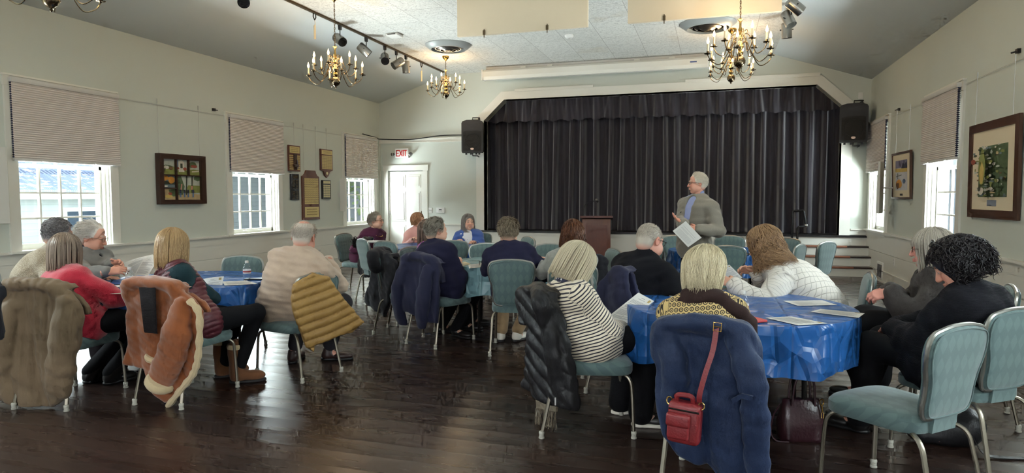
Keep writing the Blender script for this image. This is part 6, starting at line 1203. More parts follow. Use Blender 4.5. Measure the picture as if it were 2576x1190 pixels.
canvas(r, .031, xs[2]+.012, xs[3], zs[2]+.008, zs[3], land(.35)+[('tree', blob(.4, .7, .42, .25, 3)), ('red', blob(.5, .6, .35, .12, 9)), ('white', [(.3, .2), (.95, .25), (.95, .32), (.3, .27)])])
canvas(r, .031, xs[0], xs[1]-.012, zs[1]+.007, zs[2]-.008, [('pond', FULL), ('dark', [(0, .25), (1, .25), (1, .45), (0, .6)]), ('orange', blob(.25, .8, .3, .25, 4)), ('orange', blob(.72, .65, .3, .35, 5)), ('white', blob(.3, .12, .16, .08, 6))])
canvas(r, .031, xs[0], xs[1]-.012, zs[0], zs[1]-.007, [('tan', FULL), ('tree', [(.6, .3), (1, .3), (1, 1), (.5, .9)]), ('ochre', blob(.5, .3, .35, .16, 2)), ('dark', [(.1, .15), (.2, .15), (.2, .6), (.1, .6)]), ('red', blob(.6, .55, .16, .14, 8))])
canvas(r, .031, xs[1]+.012, xs[3], zs[0], zs[2]-.008, land(.22, 'sky', 'tan')+[('tree', [(0, .2), (.25, .2), (.34, .55), (.2, 1), (0, 1)]), ('grass', [(.3, .25), (1, .3), (1, .6), (.5, .62)]), ('dark', [(.38, .2), (.42, .2), (.47, 1), (.41, 1)]), ('dark', [(.62, .3), (.65, .3), (.7, 1), (.64, 1)]), ('tree', blob(.9, .92, .2, .12, 3)), ('pinkish', [(.15, .38), (.2, .38), (.24, .66), (.19, .66)]), ('pinkish', [(.6, .42), (.66, .42), (.68, .58), (.6, .58)])]+[l for i, x in enumerate((.15, .32, .47, .68)) for l in (('blue', [(x-.03, .1), (x+.03, .1), (x+.03, .28), (x-.03, .28)]), ('navy', [(x-.04, .28), (x+.04, .28), (x+.035, .42), (x-.035, .42)]))])
def wire(label, y, z0, z1, X=None, s=1): b = MB(); X = lw(.03) if X is None else X; b.tube([(X, y, z0), (X, y, z1)], .0022, 5); b.tube([(X, y-.0, z1-.05), (X, y, z1+.01)], .006, 5); return tag(b.build('picture_wire', M['railgrey'] if False else M['chrome']), label, 'picture wire', 'thin wires holding pictures and plaques')
for y, z, l in ((7.02, 2.0, 'left of the two thin wires above the window-like picture frame'), (7.75, 2.0, 'right of the two thin wires above the window-like picture frame'), (10.0, 2.32, 'thin wire above the gavel plaque'), (10.28, 1.88, 'left of the two thin wires above the largest plaque'), (10.66, 1.88, 'right of the two thin wires above the largest plaque'), (11.02, 2.32, 'thin wire above the plaque with the pointed bottom')): wire(l, y, z, 2.72)
for nm, X, s in (('left', XL, -1), ('right', XR, 1)):
    b = MB(); a = X-s*.012 if False else X+(.014 if s < 0 else -.014)
    for z in (2.655, 2.645): b.tube([(a, 6.45 if s < 0 else 6.4, z), (a, 13.1 if s > 0 else 12.9, z)], .002, 4)
    tag(b.build('hanging_cable', M['railgrey']), 'thin picture hanging cable along the %s wall' % nm, 'cable')
for px, py, X, l in ((536, 276, XL, 'small black camera bracket on the left wall beside the middle window'), (2434, 131, XR, 'small dark bracket high on the right wall at the picture edge'), (2264, 275, XR, 'small dark hook on the right wall above the snowy picture')):
    if px == 2434: px, py = 2566, 128
    p = onx(px, py, X); b = MB(); sg = 1 if X == XL else -1; b.box((min(X, X+sg*.03), p[1]-.025, p[2]-.02), (max(X, X+sg*.03), p[1]+.025, p[2]+.02)); b.tube([(X+sg*.02, p[1], p[2]), (X+sg*.06, p[1]+.03, p[2]-.01)], .008, 6); tag(b.build('wall_bracket', M['black']), l, 'bracket')
# right wall pictures
def rpic(label, y0, y1, z0, z1, fw, mat, layers, plate_, wood_, tilt):
    r = thing('framed_picture', label, 'picture', (XR, (y0+y1)/2, z0)); w = (y1-y0)/2; H = z1-z0; r.rotation_euler = (0, -tilt, 0)
    b = MB(); a, c = -.034, -.004
    b.box((a, -w, 0), (c, w, fw)); b.box((a, -w, H-fw), (c, w, H)); b.box((a, -w, fw), (c, -w+fw, H-fw)); b.box((a, w-fw, fw), (c, w, H-fw)); b.build('frame', wood_, r, smooth=0)
    b = MB(); b.box((-.02, -w+fw, fw), (-.006, w-fw, H-fw)); b.build('mat_board', plain('cream_mat', (220, 206, 178), .8, var=.02), r, smooth=0)
    m0, m1, m2, m3 = mat; canvas(r, -.0205, w-fw-m0, -w+fw+m1, fw+m2, H-fw-m3, layers, -1)
    b = MB(); b.box((-.023, -plate_[0], fw+plate_[2]), (-.02, plate_[0], fw+plate_[3])); b.build('caption_plate', plate_[4], r, smooth=0); return r
g = random.Random(5); coll = [('tree', FULL)]
for i in range(120):
    n = g.choice(['grass', 'tree', 'white', 'sky', 'dark', 'tan', 'grass', 'tree', 'pond', 'sky', 'pond', 'white', 'sky', 'brown']); coll.append((n, blob(g.random(), g.random(), .03+.08*g.random(), .015+.03*g.random(), i, j=.5)))
coll += [('grass', blob(.42, .55, .13, .42, 3)), ('ochre', blob(.42, .45, .09, .25, 4)), ('red', blob(.1, .7, .1, .06, 5)), ('white', blob(.4, .12, .12, .08, 6)), ('dark', blob(.35, .16, .07, .05, 7))]
rpic('large brown framed collage painting with a wide cream mat on the right wall', 7.02, 8.23, 1.178, 2.155, .085, (.17, .17, .13, .16), coll, (.11, 0, .04, .1, plain('grey_caption', (122, 128, 142), .6)), M['framewood'], .012)
rpic('narrow framed winter scene of a snowy field between the right windows', 10.40, 11.40, 1.362, 2.055, .03, (.16, .16, .10, .09), [('snow', FULL), ('purple', [(0, .75), (1, .75), (1, 1), (0, 1)]), ('navy', [(.5, .72), (1, .72), (.95, .95), (.8, .85), (.65, .9)]), ('ochre', [(0, .62), (1, .6), (1, .72), (0, .74)]), ('orange', blob(.3, .22, .3, .16, 3)), ('brown', blob(.2, .16, .14, .12, 4)), ('dark', [(.05, .45), (.55, .5), (.55, .52), (.05, .47)]), ('blue', blob(.75, .3, .15, .08, 6)), ('dark', [(.2, .38), (.24, .38), (.24, .58), (.2, .58)])], (.07, 0, .02, .05, M['ink']), M['framewood'], .03)
for y, z, l in ((7.2, 2.15, 'near thin wire above the large collage painting'), (8.1, 2.15, 'far thin wire above the large collage painting'), (10.55, 2.05, 'near thin wire above the winter picture'), (11.25, 2.05, 'far thin wire above the winter picture')): wire(l, y, z, 2.70, XR-.03)
# slim wall panels on swivel brackets
def wpanel(label, X, s, y, z0, z1, w, ang, off=.22):
    r = thing('wall_panel', label, 'wall panel', (X, y, z0)); H = z1-z0; c, d = math.cos(ang), math.sin(ang); b = MB(); b.obox((-s*off, 0, H/2), (c*w/2, d*w/2, 0), (-d*.016, c*.016, 0), (0, 0, H/2)); b.build('panel', M['panelgrey'], r, smooth=0)
    b = MB(); b.box((-s*.0-.006, -.05, H*.42), (-s*.0+.006, .05, H*.58)); b.tube([(0, 0, H/2), (-s*off*.6, .06, H/2), (-s*(off-.02), 0, H/2)], .012, 6); b.build('swivel_bracket', M['railgrey'], r); return r
M['panelgrey'] = plain('pale_grey_panel', (200, 198, 190), .5, var=.03)
wpanel('slim pale panel on a swivel bracket by the far right window', XR, 1, 11.35, 1.14, 1.93, .42, math.radians(70), .2)
wpanel('slim pale panel seen edge-on beside the far left window', XL, -1, 11.50, 1.12, 1.77, .10, math.radians(30), .07)
wpanel('pale panel at the left edge of the picture beside the nearest window', XL, -1, 4.90, 1.13, 1.93, .16, math.radians(70), .08)
# ---------------------------------------------------------------- coats over the chair backs
def frame_px(o, f, pts, dy=-.10):                                     # outline in the photo -> (sideways, height) on the upright plane where the cloth hangs
    f = nrm(f); r = np.cross(f, V(0, 0, 1)); return [(float(np.dot(q-o, r)), float(q[2])) for q in (onpl(x, y, o+f*dy, f) for x, y in pts)]
def coat(label, o, f, outline, mat, sleeves=(), t=.024, fold=.03, nf=17, seed=1, h=.0085, quilt=0, tilt=.14, front=.22, name='coat', cat='coat', puff=0.0, bulge=.05, qdir=0.0, kf=.5, cover=None, sharp=.5):
    """draped garment: outer fall behind the chair back, a rolled shoulder line on top, a shorter fall in front; sleeves hang as tubes"""
    o = V(o[0], o[1], 0); f = nrm((f[0], f[1], 0)); r = np.cross(f, V(0, 0, 1)); P = np.array(frame_px(o, f, outline)); g = np.random.RandomState(seed)
    zt, zb = P[:, 1].max(), max(P[:, 1].min(), .03); lo = V(P[:, 0].min()-.12, -.36, max(zb-.06, .01)); hi = V(P[:, 0].max()+.12, .2, zt+.1)
    S = SDF(lo, hi, h); X, Y, Z = S.xyz(); u, z = S.ax[0][:, None], S.ax[2][None, :]; d2 = inpoly(u, z, P); d2 = d2-.008; s = np.clip((zt-z)/(zt-zb+.01), 0, 1)
    if cover:
        cc, cf_, cr_ = CHAIRS[cover]; top = [cc+cr_*x+cf_*(-.205-.14*(zz-.44))+V(0, 0, zz) for x, zz in backoutline() if zz > .62]; top = [(float(np.dot(q-o, r)), float(np.dot(q-o, f)), float(q[2])) for q in top]
        ct = [(sum(q[0] for q in top)/len(top)), .72]
        hull = [(a[0]*1.0, a[2]) for a in top]; d2 = np.minimum(d2, inpoly(u, z, hull)-.028)
    ph = g.uniform(0, 6.28, 6); yc = -.03-bulge*np.sin(np.clip(s*1.6, 0, 1.57))+.0*u
    rg = lambda x: 1-2*np.abs(np.sin(x))**.7; w = fold*(.15+.95*s)*(.62*rg(nf*.5*u+ph[0]+.5*np.sin(3*z+ph[1])+.35*z)+.30*rg(nf*.95*u+ph[2]+1.4*z*kf)+.4*np.sin(nf*.5*u+ph[3]-z)); yc = yc+w
    th = t+0*u*z
    if quilt: q = (z*math.cos(qdir)+u*math.sin(qdir)+.008*np.sin(u*9)); th = th+puff*(np.abs(np.sin(q*math.pi/quilt))**.6-.45)
    d = np.maximum(d2[:, None, :]+.012, np.abs(Y-yc[:, None, :])-th[:, None, :]); k = .018
    a = d2[:, None, :]+.012+k; b = np.abs(Y-yc[:, None, :])-th[:, None, :]+k; d = np.minimum(np.maximum(a, b), 0)+np.sqrt(np.maximum(a, 0)**2+np.maximum(b, 0)**2)-k; S.d = d.astype(np.float32)
    if front:                                                          # the part lying over the front of the back rest
        yf = .05+.010*np.sin(nf*u+ph[4]); fr = np.maximum(np.maximum(d2[:, None, :]+.055, np.abs(Y-yf[:, None, :])-t*.8), (zt-front)-Z); S.d = smin(S.d, fr.astype(np.float32), .02)
        br = np.maximum(np.maximum(d2[:, None, :]+.02, np.abs(Y-.025)-.06), (zt-.045)-Z+0*X); S.d = smin(S.d, br.astype(np.float32), .03)
    if cover:
        for q in top:
            if q[2] > .66: S.ell((q[0]*.97, q[1]+.0, q[2]-.004), (.03, .05, .03), k=.03)
    for sl in sleeves:
        pts = frame_px(o, f, [(q[0], q[1]) for q in sl['px']]); dy = sl.get('dy', -.10); rr = sl['r']; n = len(pts); C3 = [V(p[0], (dy-.01*math.sin(i*1.3)) if i else dy*.45, p[1]) for i, p in enumerate(pts)]; C3 = smoothpath(C3, 5); m = len(C3)
        rad = [np.interp(i/(m-1), np.linspace(0, 1, len(rr)), rr)*(1+.06*math.sin(i*2.1+seed)) for i in range(m)]
        ys = S.ax[1].copy(); S.ax[1] = ((ys-dy)*1.7+dy).astype(np.float32); hs, S.h = S.h, S.h*1.7; lo1, S.lo = S.lo, V(S.lo[0], S.ax[1][0], S.lo[2]); full = S.sub; S.sub = lambda a, b: (tuple([slice(None)]*3),)+tuple(S.xyz())
        for i in range(m-1): S.cap(C3[i], C3[i+1], rad[i]*(1-.10*abs(math.sin(i*1.9+seed))), rad[i+1]*(1-.10*abs(math.sin((i+1)*1.9+seed))), k=.016)
        S.sub = full; S.ax[1] = ys; S.h = hs; S.lo = lo1
    S.wob(.004, 36, seed+3, (1, 1, .8)).wob(.0028, 80, seed+4)
    if tilt: pass
    v, fc = S.mesh(); v[:, 1] -= tilt*(np.clip(v[:, 2], 0, .95)-.44)*1.0
    root = thing(name, label, cat, (o[0], o[1], 0)); W = lambda p: np.stack([r, f, V(0, 0, 1)]).T @ np.array(p, float)
    wv = v @ np.stack([r, f, V(0, 0, 1)]); np_mesh('fabric', [(wv, fc, 0)], mat, root)
    def loc(px, py, dy=-.12): p = frame_px(o, f, [(px, py)], dy)[0]; return W((p[0], dy-tilt*(p[1]-.44), p[1]))
    return root, loc, W
CB = {k: (c-f*.235, f) for k, (c, f, r) in CHAIRS.items()}
def twill(name, a, b, rough=.8, bs=.25, sheen=.1, sc=240): k = NT(name); k.set(color=k.mix(k.noise(5, 5), srgb(*a), srgb(*b)), rough=rough, sheen=sheen, spec=.25); k.bump(k.math('ADD', k.math('MULTIPLY', k.noise(14, 6, k.co((1.3, 1.3, .5)), .6, .5), 3.0), k.math('MULTIPLY', k.noise(sc, 2), .3)), bs, .008); return k.m
M['parka'] = twill('khaki_parka_cloth', (122, 102, 80), (98, 82, 62)); M['suede'] = twill('rust_brown_suede', (150, 84, 42), (112, 58, 28), .9, .2, .5); M['shear'] = C['fleece']
M['goldnylon'] = twill('gold_nylon', (160, 126, 72), (134, 102, 56), .38, .35, .0, 60); M['blacknylon'] = twill('black_nylon', (34, 33, 35), (24, 23, 25), .42, .35, 0, 60); M['blackwool'] = twill('black_wool', (36, 36, 42), (26, 26, 30), .9, .3); M['navywool'] = twill('navy_wool', (38, 40, 66), (30, 31, 52), .85, .25); M['rain'] = twill('navy_blue_raincoat', (30, 46, 78), (21, 33, 58), .6, .4); M['furblack'] = cloth('black_fur', (30, 26, 28), (16, 14, 15), bstr=1.2, sheen=.5)
o, f = CB['C1']; coat('long khaki parka hung over the chair behind the red sweater', o, f, [(-30, 800), (35, 750), (75, 722), (110, 711), (150, 716), (182, 745), (202, 775), (206, 800), (194, 860), (178, 915), (162, 990), (129, 1025), (67, 1053), (25, 1032), (0, 1026), (-40, 1010)], M['parka'], [dict(px=[(168, 765), (168, 850), (146, 940), (138, 985)], r=[.06, .10, .095, .078], dy=-.11), dict(px=[(30, 775), (12, 850), (0, 925)], r=[.06, .075, .065], dy=-.1)], fold=.034, nf=19, seed=2, name='parka', cover='C1')
o, f = CB['C2']; r_, loc, W_ = coat('rust brown suede coat with cream fleece lining over a chair', o, f, [(315, 860), (313, 800), (315, 745), (327, 723), (360, 709), (405, 706), (450, 726), (484, 751), (506, 785), (500, 858), (488, 914), (472, 948), (404, 1026), (388, 1010), (366, 985), (350, 932), (298, 921)], M['suede'], [dict(px=[(462, 770), (452, 850), (418, 925), (394, 965)], r=[.07, .105, .098, .085], dy=-.12), dict(px=[(400, 840), (386, 895)], r=[.05, .05], dy=-.05)], fold=.026, nf=16, seed=5, name='suede_coat', cover='C2')
b = MB(); pts = [loc(x, y, -.10) for x, y in ((488, 752), (509, 785), (503, 858), (491, 914), (475, 948), (440, 988), (404, 1029))]; b.tube(smoothpath(pts, 6), [.022+.004*math.sin(i*1.7) for i in range(37)], 8); b.build('fleece_edge', M['shear'], r_)
b = MB(); c = loc(393, 966, -.12); d = nrm(loc(393, 966, -.12)-loc(412, 930, -.12)); b.lathe([(.05, -.03), (.084, -.03), (.098, -.012), (.098, .012), (.084, .03), (.05, .03)], c, 22, d); b.build('fleece_cuff', M['shear'], r_)
b = MB(); c = loc(383, 900, -.09); d = nrm(loc(383, 900)-loc(396, 860)); b.lathe([(.02, -.02), (.05, -.02), (.058, .0), (.05, .02), (.02, .02)], c, 18, d); b.build('fleece_cuff', M['shear'], r_)
def strip(name, label, cat, rows, mat, parent=None, fringe=0, seed=1, th=.012):
    g = random.Random(seed); b = MB(); P = []
    for a, c in rows: a, c = np.array(a), np.array(c); P.append([a+(c-a)*i/6 for i in range(7)])
    n = np.cross(np.array(rows[0][1])-rows[0][0], np.array(rows[1][0])-rows[0][0]); n = nrm(n)*th; Q = [[p+n for p in row] for row in P]; ring = [list(a)+list(b_)[::-1] for a, b_ in zip(P, Q)]; b.grid(ring, cv=True); b.add(ring[0], [tuple(range(14))]); b.add(ring[-1], [tuple(range(14))[::-1]])
    if fringe:
        a, c = np.array(rows[-1][0]), np.array(rows[-1][1])
        for i in range(26): p = a+(c-a)*i/25; q = p+V(g.uniform(-.015, .015), g.uniform(-.015, .015), -fringe*g.uniform(.7, 1.1)); b.tube([p, (p+q)/2+V(g.uniform(-.008, .008), 0, 0), q], .003, 4)
    ob = b.build(name, mat, parent, smooth=1.5); return tag(ob, label, cat) if parent is None else ob
M['plaid'] = cloth('dark_knit_scarf', (44, 38, 40), (26, 24, 27), knit=70, bstr=.8); o2 = np.array(r_.location)
strip('scarf', 'dark knitted scarf lying over the back of the rust brown suede coat', 'scarf', [(loc(370, 707, -.01)+o2, loc(404, 705, -.01)+o2), (loc(366, 722, -.09)+o2, loc(406, 722, -.09)+o2), (loc(366, 770, -.125)+o2, loc(402, 772, -.125)+o2), (loc(366, 832, -.13)+o2, loc(398, 835, -.13)+o2)], M['plaid'])
coat('gold quilted puffer jacket slung over the sideways chair', (-2.93, 4.25), (-.66, .75), [(736, 716), (757, 704), (789, 688), (829, 697), (858, 738), (883, 771), (919, 811), (889, 838), (834, 855), (796, 872), (793, 893), (771, 877), (745, 811), (731, 763), (732, 734)], M['goldnylon'], (), t=.03, fold=.012, nf=11, seed=7, quilt=.062, puff=.020, qdir=-.36, name='puffer_jacket', front=.12, tilt=.1, h=.0075)
coat('short black coat hung over the chair left of the middle table', (-3.27, 6.03), (.45, .9), [(940, 650), (946, 634), (974, 636), (984, 649), (997, 661), (995, 690), (979, 743), (980, 762), (961, 800), (929, 778), (910, 761), (923, 720), (935, 670)], M['blackwool'], (), fold=.03, nf=20, seed=8, h=.01, cover='C6')
o, f = CB['C7']; coat('navy zip jacket hanging on the chair of the man in navy, both sleeves down', o, f, [(1020, 660), (1031, 648), (1057, 650), (1080, 656), (1098, 662), (1104, 690), (1104, 730), (1100, 775), (1094, 818), (1065, 810), (1026, 790), (1006, 782), (1003, 740), (1010, 690)], M['navywool'], [dict(px=[(1020, 668), (1002, 730), (1000, 780), (1008, 820)], r=[.06, .072, .066, .05], dy=-.1), dict(px=[(1082, 680), (1074, 740), (1064, 785), (1058, 820)], r=[.06, .078, .07, .05], dy=-.13)], fold=.02, nf=18, seed=9, name='jacket', cat='jacket', cover='C7', h=.009)
coat('black coat with raised collar on the pale chair before the lectern', (-1.05, 6.78), (-.5, .85), [(1488, 648), (1500, 637), (1515, 640), (1536, 657), (1529, 670), (1532, 690), (1530, 740), (1520, 775), (1480, 775), (1476, 700)], M['blackwool'], (), fold=.02, seed=10, h=.011)
coat('dark navy coat behind the man in the black polo shirt', (-.78, 4.52), (.55, .83), [(1562, 667), (1545, 669), (1530, 685), (1515, 708), (1508, 740), (1508, 770), (1520, 796), (1575, 806), (1596, 750), (1580, 680)], M['navywool'], (), fold=.028, nf=13, seed=11, h=.009)
r_, loc, W_ = coat('black quilted puffer coat over the chair of the striped top', (-.93, 3.76), (.60, .80), [(1336, 745), (1359, 724), (1386, 735), (1407, 788), (1431, 904), (1441, 962), (1441, 1039), (1375, 1021), (1338, 1007), (1299, 976), (1306, 952), (1326, 856)], M['blacknylon'], [dict(px=[(1382, 775), (1398, 860), (1404, 940), (1408, 1000)], r=[.05, .07, .066, .055], dy=-.11)], t=.028, fold=.02, nf=13, seed=12, quilt=.085, puff=.016, qdir=.5, name='puffer_coat', cover='C13', h=.008, bulge=.06)
b = MB(); p = loc(1388, 1012, -.165); b.obox(p, (.004, 0, 0), (0, .003, 0), (0, 0, .022)); b.build('zip_pull', M['chrome'], r_, smooth=0); o2 = np.array(r_.location)
strip('scarf', 'fringed black and cream scarf end hanging below the black puffer coat', 'scarf', [(loc(1338, 985, -.05)+o2, loc(1392, 1010, -.05)+o2), (loc(1334, 1008, -.06)+o2, loc(1388, 1022, -.06)+o2), (loc(1334, 1030, -.06)+o2, loc(1384, 1040, -.06)+o2)], cloth('black_cream_scarf', (60, 52, 46), (150, 138, 118), bstr=.6, nscale=40), fringe=.11)
o, f = CB['C14']; r14, loc14, W14 = coat('navy blue raincoat over the nearest chair in the middle foreground', o, f, [(1648, 830), (1655, 812), (1672, 801), (1746, 795), (1809, 805), (1852, 819), (1878, 851), (1905, 920), (1918, 1000), (1926, 1100), (1930, 1215), (1800, 1235), (1768, 1190), (1700, 1150), (1665, 1095), (1644, 1015), (1645, 930)], M['rain'], [dict(px=[(1855, 850), (1893, 950), (1900, 1060), (1905, 1190)], r=[.05, .062, .058, .05], dy=-.1), dict(px=[(1672, 830), (1700, 930), (1690, 1020), (1700, 1090)], r=[.045, .06, .056, .05], dy=-.08)], fold=.040, nf=23, seed=14, t=.016, name='raincoat', cover='C14', h=.007, bulge=.04)
b = MB(); q = [loc14(x, y, -.15) for x, y in ((1842, 1000), (1868, 985), (1897, 992), (1893, 1004), (1868, 998), (1846, 1012))]; b.grid([q, [p-f*.012 for p in q]], cv=False); b.add(q, [tuple(range(6))]); b.add([p-f*.012 for p in q], [tuple(range(6))[::-1]]); b.build('pocket_flap', M['rain'], r14, smooth=0)
coat('black coat on the chair of the woman in the white sweater', (1.10, 5.26), (-.35, .94), [(2012, 674), (2040, 683), (2057, 694), (2063, 709), (2061, 731), (2074, 754), (2062, 800), (2010, 806), (1996, 740)], M['blackwool'], (), fold=.024, seed=15, h=.010, front=0, cover='C15')
o, f = CB['CP6']; r_, loc, W_ = coat('black coat with a fur collar on the chair of the woman in plum', (-4.92, 8.25), (.5, .86), [(905, 606), (917, 594), (926, 610), (931, 680), (926, 700), (903, 698), (894, 686), (897, 664), (906, 630)], M['blacknylon'], (), fold=.02, seed=16, h=.012, front=.1, cover='CP6')
g = random.Random(3); b = MB()
for i in range(340): p = loc(902+g.gauss(0, 3.5), 612+g.gauss(0, 5.5), -.10+g.uniform(-.05, .03)); d = V(g.gauss(0, 1), g.gauss(0, 1), g.gauss(-.2, 1)); b.tube([p, p+nrm(d)*.035], [.006, .001], 4)
b.build('fur_collar', M['furblack'], r_)
coat('black coat on a chair at the left edge of the picture', (-5.10, 3.0), (.3, .95), [(-100, 770), (-75, 705), (-30, 694), (-6, 702), (8, 722), (10, 745), (4, 775), (-2, 800), (-4, 860), (-80, 900)], M['blackwool'], (), fold=.02, seed=17, h=.010, front=0)
# ---------------------------------------------------------------- bags
M['redleather'] = plain('oxblood_leather', (128, 34, 38), .38, var=.25, bscale=140, bstr=.3); M['burgundy'] = plain('burgundy_leather', (58, 30, 36), .28, var=.3, bscale=60, bstr=.35); M['goldmetal'] = plain('gold_hardware', (200, 164, 96), .25, 1.0, var=.05)
def P14(x, y, dy): return loc14(x, y, dy)+np.array(r14.location)
c = P14(1724, 1056, -.165); f = CB['C14'][1]; fx = nrm(np.cross(f, V(0, 0, 1))); r = thing('shoulder_bag', 'small red leather shoulder bag hanging on the blue raincoat', 'bag', tuple(c)); w = np.linalg.norm(P14(1683, 1056, -.165)-P14(1765, 1056, -.165))/2; hh = (P14(1724, 1000, -.165)-P14(1724, 1112, -.165))[2]/2
rz = math.atan2(fx[1], fx[0]); r.rotation_euler = (0, .05, rz)
b = MB(); b.rbox((-w, -.045, -hh), (w, .03, hh*.86), .022, 3); b.build('body', M['redleather'], r)
b = MB(); b.rbox((-w*.92, -.066, -hh*.75), (w*.42, -.04, hh*.2), .012, 3); b.build('front_pocket', M['redleather'], r)
b = MB(); b.rbox((-w*1.0, -.074, -hh*.18), (w*.45, -.04, hh*.42), .012, 3); b.build('flap', M['redleather'], r)
b = MB(); b.tube(smoothpath([(-w*.55, -.01, hh*.84), (-w*.5, -.02, hh*1.12), (w*.3, -.02, hh*1.15), (w*.45, -.01, hh*.84)], 5), .011, 8); b.build('handle', M['redleather'], r)
b = MB(); b.tube([(-w*.9, -.048, hh*.55), (w*.9, -.048, hh*.55)], .004, 5); b.build('zip', M['darkmetal'], r)
loc_ = lambda p: np.array(Matrix.Rotation(-rz, 3, 'Z') @ Vector(p-c)); b = MB(); pts = smoothpath([loc_(P14(x, y, dy)) for x, y, dy in ((1800, 792, -.03), (1797, 806, -.085), (1789, 870, -.12), (1772, 930, -.15), (1759, 985, -.17), (1758, 1008, -.17))], 6); b.grid([[p+V(-.011, 0, 0), p+V(.011, 0, 0), p+V(.011, -.004, 0), p+V(-.011, -.004, 0)] for p in pts], cv=True); b.build('strap', M['redleather'], r)
p = loc_(P14(1798, 812, -.105)); b = MB(); b.tube([p+V(-.016, 0, -.018), p+V(.016, 0, -.018), p+V(.016, 0, .018), p+V(-.016, 0, .018)], .003, 6, closed=True); b.tube([p+V(-.016, 0, 0), p+V(.016, 0, 0)], .0025, 5); b.build('buckle', M['goldmetal'], r)
for x in (-w*.98, w*.95): b = MB(); b.tube([(x+.012*math.cos(a), -.02, hh*.8+.016*math.sin(a)) for a in [2*math.pi*i/10 for i in range(10)]], .003, 5, closed=True); b.build('ring', M['goldmetal'], r)
p = onz(2022, 1116, 0); r = thing('handbag', 'dark burgundy leather handbag on the floor under the near right table', 'bag', (p[0]-.01, p[1]+.08, 0), .25); r.scale = (.78, .8, 1)
b = MB(); rows = []
for z, wx, wy in ((0, .155, .075), (.015, .165, .085), (.10, .165, .08), (.18, .15, .055), (.225, .135, .03), (.235, .125, .02)): rows.append([(wx*math.copysign(abs(math.cos(a))**.6, math.cos(a))+.006*math.sin(5*a+z*30), wy*math.copysign(abs(math.sin(a))**.6, math.sin(a))+.005*math.sin(7*a+z*40), z) for a in [2*math.pi*i/40 for i in range(40)]])
b.grid(rows, cv=True); b.add(rows[0], [tuple(range(40))[::-1]]); b.add(rows[-1], [tuple(range(40))]); b.build('body', M['burgundy'], r)
for sy in (-.035, .035): b = MB(); b.tube(smoothpath([(-.08, sy, .2), (-.06, sy*1.2, .34), (.0, sy*1.1, .40), (.07, sy*1.2, .34), (.085, sy, .2)], 6), .009, 8); b.build('handle', M['burgundy'], r)
b = MB(); b.tube([(.125+.014*math.cos(a), -.06, .23+.018*math.sin(a)) for a in [2*math.pi*i/12 for i in range(12)]], .004, 6, closed=True); b.tube([(.125, -.06, .212), (.13, -.065, .17)], .006, 6); b.tube([(.13-.008, -.065, .17), (.13-.008, -.065, .14), (.138, -.065, .14), (.138, -.065, .17)], .003, 5, closed=True); b.build('clasp', M['goldmetal'], r)
b = MB(); b.tube(smoothpath([(-.15, 0, .2), (-.21, -.03, .14), (-.235, -.06, .05), (-.2, -.08, .008), (-.12, -.1, .008)], 6), .005, 6); b.build('shoulder_strap', M['burgundy'], r)
p = onz(2400, 1140, 0); r = thing('backpack', 'black backpack lying on the floor under the right edge chair', 'bag', (p[0]+.02, p[1]+.16, 0), -.3); S = SDF((-.26, -.2, -.01), (.28, .22, .26), .008); S.ell((0, 0, .09), (.17, .12, .105), k=0).ell((-.1, -.05, .06), (.12, .09, .055), k=.04).ell((.06, .03, .14), (.09, .08, .08), k=.05).wob(.006, 30, 3).plane((0, 0, .002), (0, 0, -1), .003); v, fc = S.mesh(); np_mesh('bag_body', [(v, fc, 0)], M['blacknylon'], r)
b = MB(); pts = smoothpath([(.1, -.08, .10), (.16, -.14, .02), (.26, -.1, .006), (.4, -.02, .006), (.55, .04, .006)], 6); b.grid([[q+V(0, -.02, 0), q+V(0, .02, 0), q+V(0, .02, .004), q+V(0, -.02, .004)] for q in pts], cv=True); b.build('strap', M['blacknylon'], r)
b = MB(); b.obox((-.06, -.128, .05), (.03, .006, .0), (.0, .003, 0), (.008, .0, .012)); b.build('reflective_patch', plain('pink_reflective_patch', (206, 150, 150), .3, var=.2), r, smooth=0)
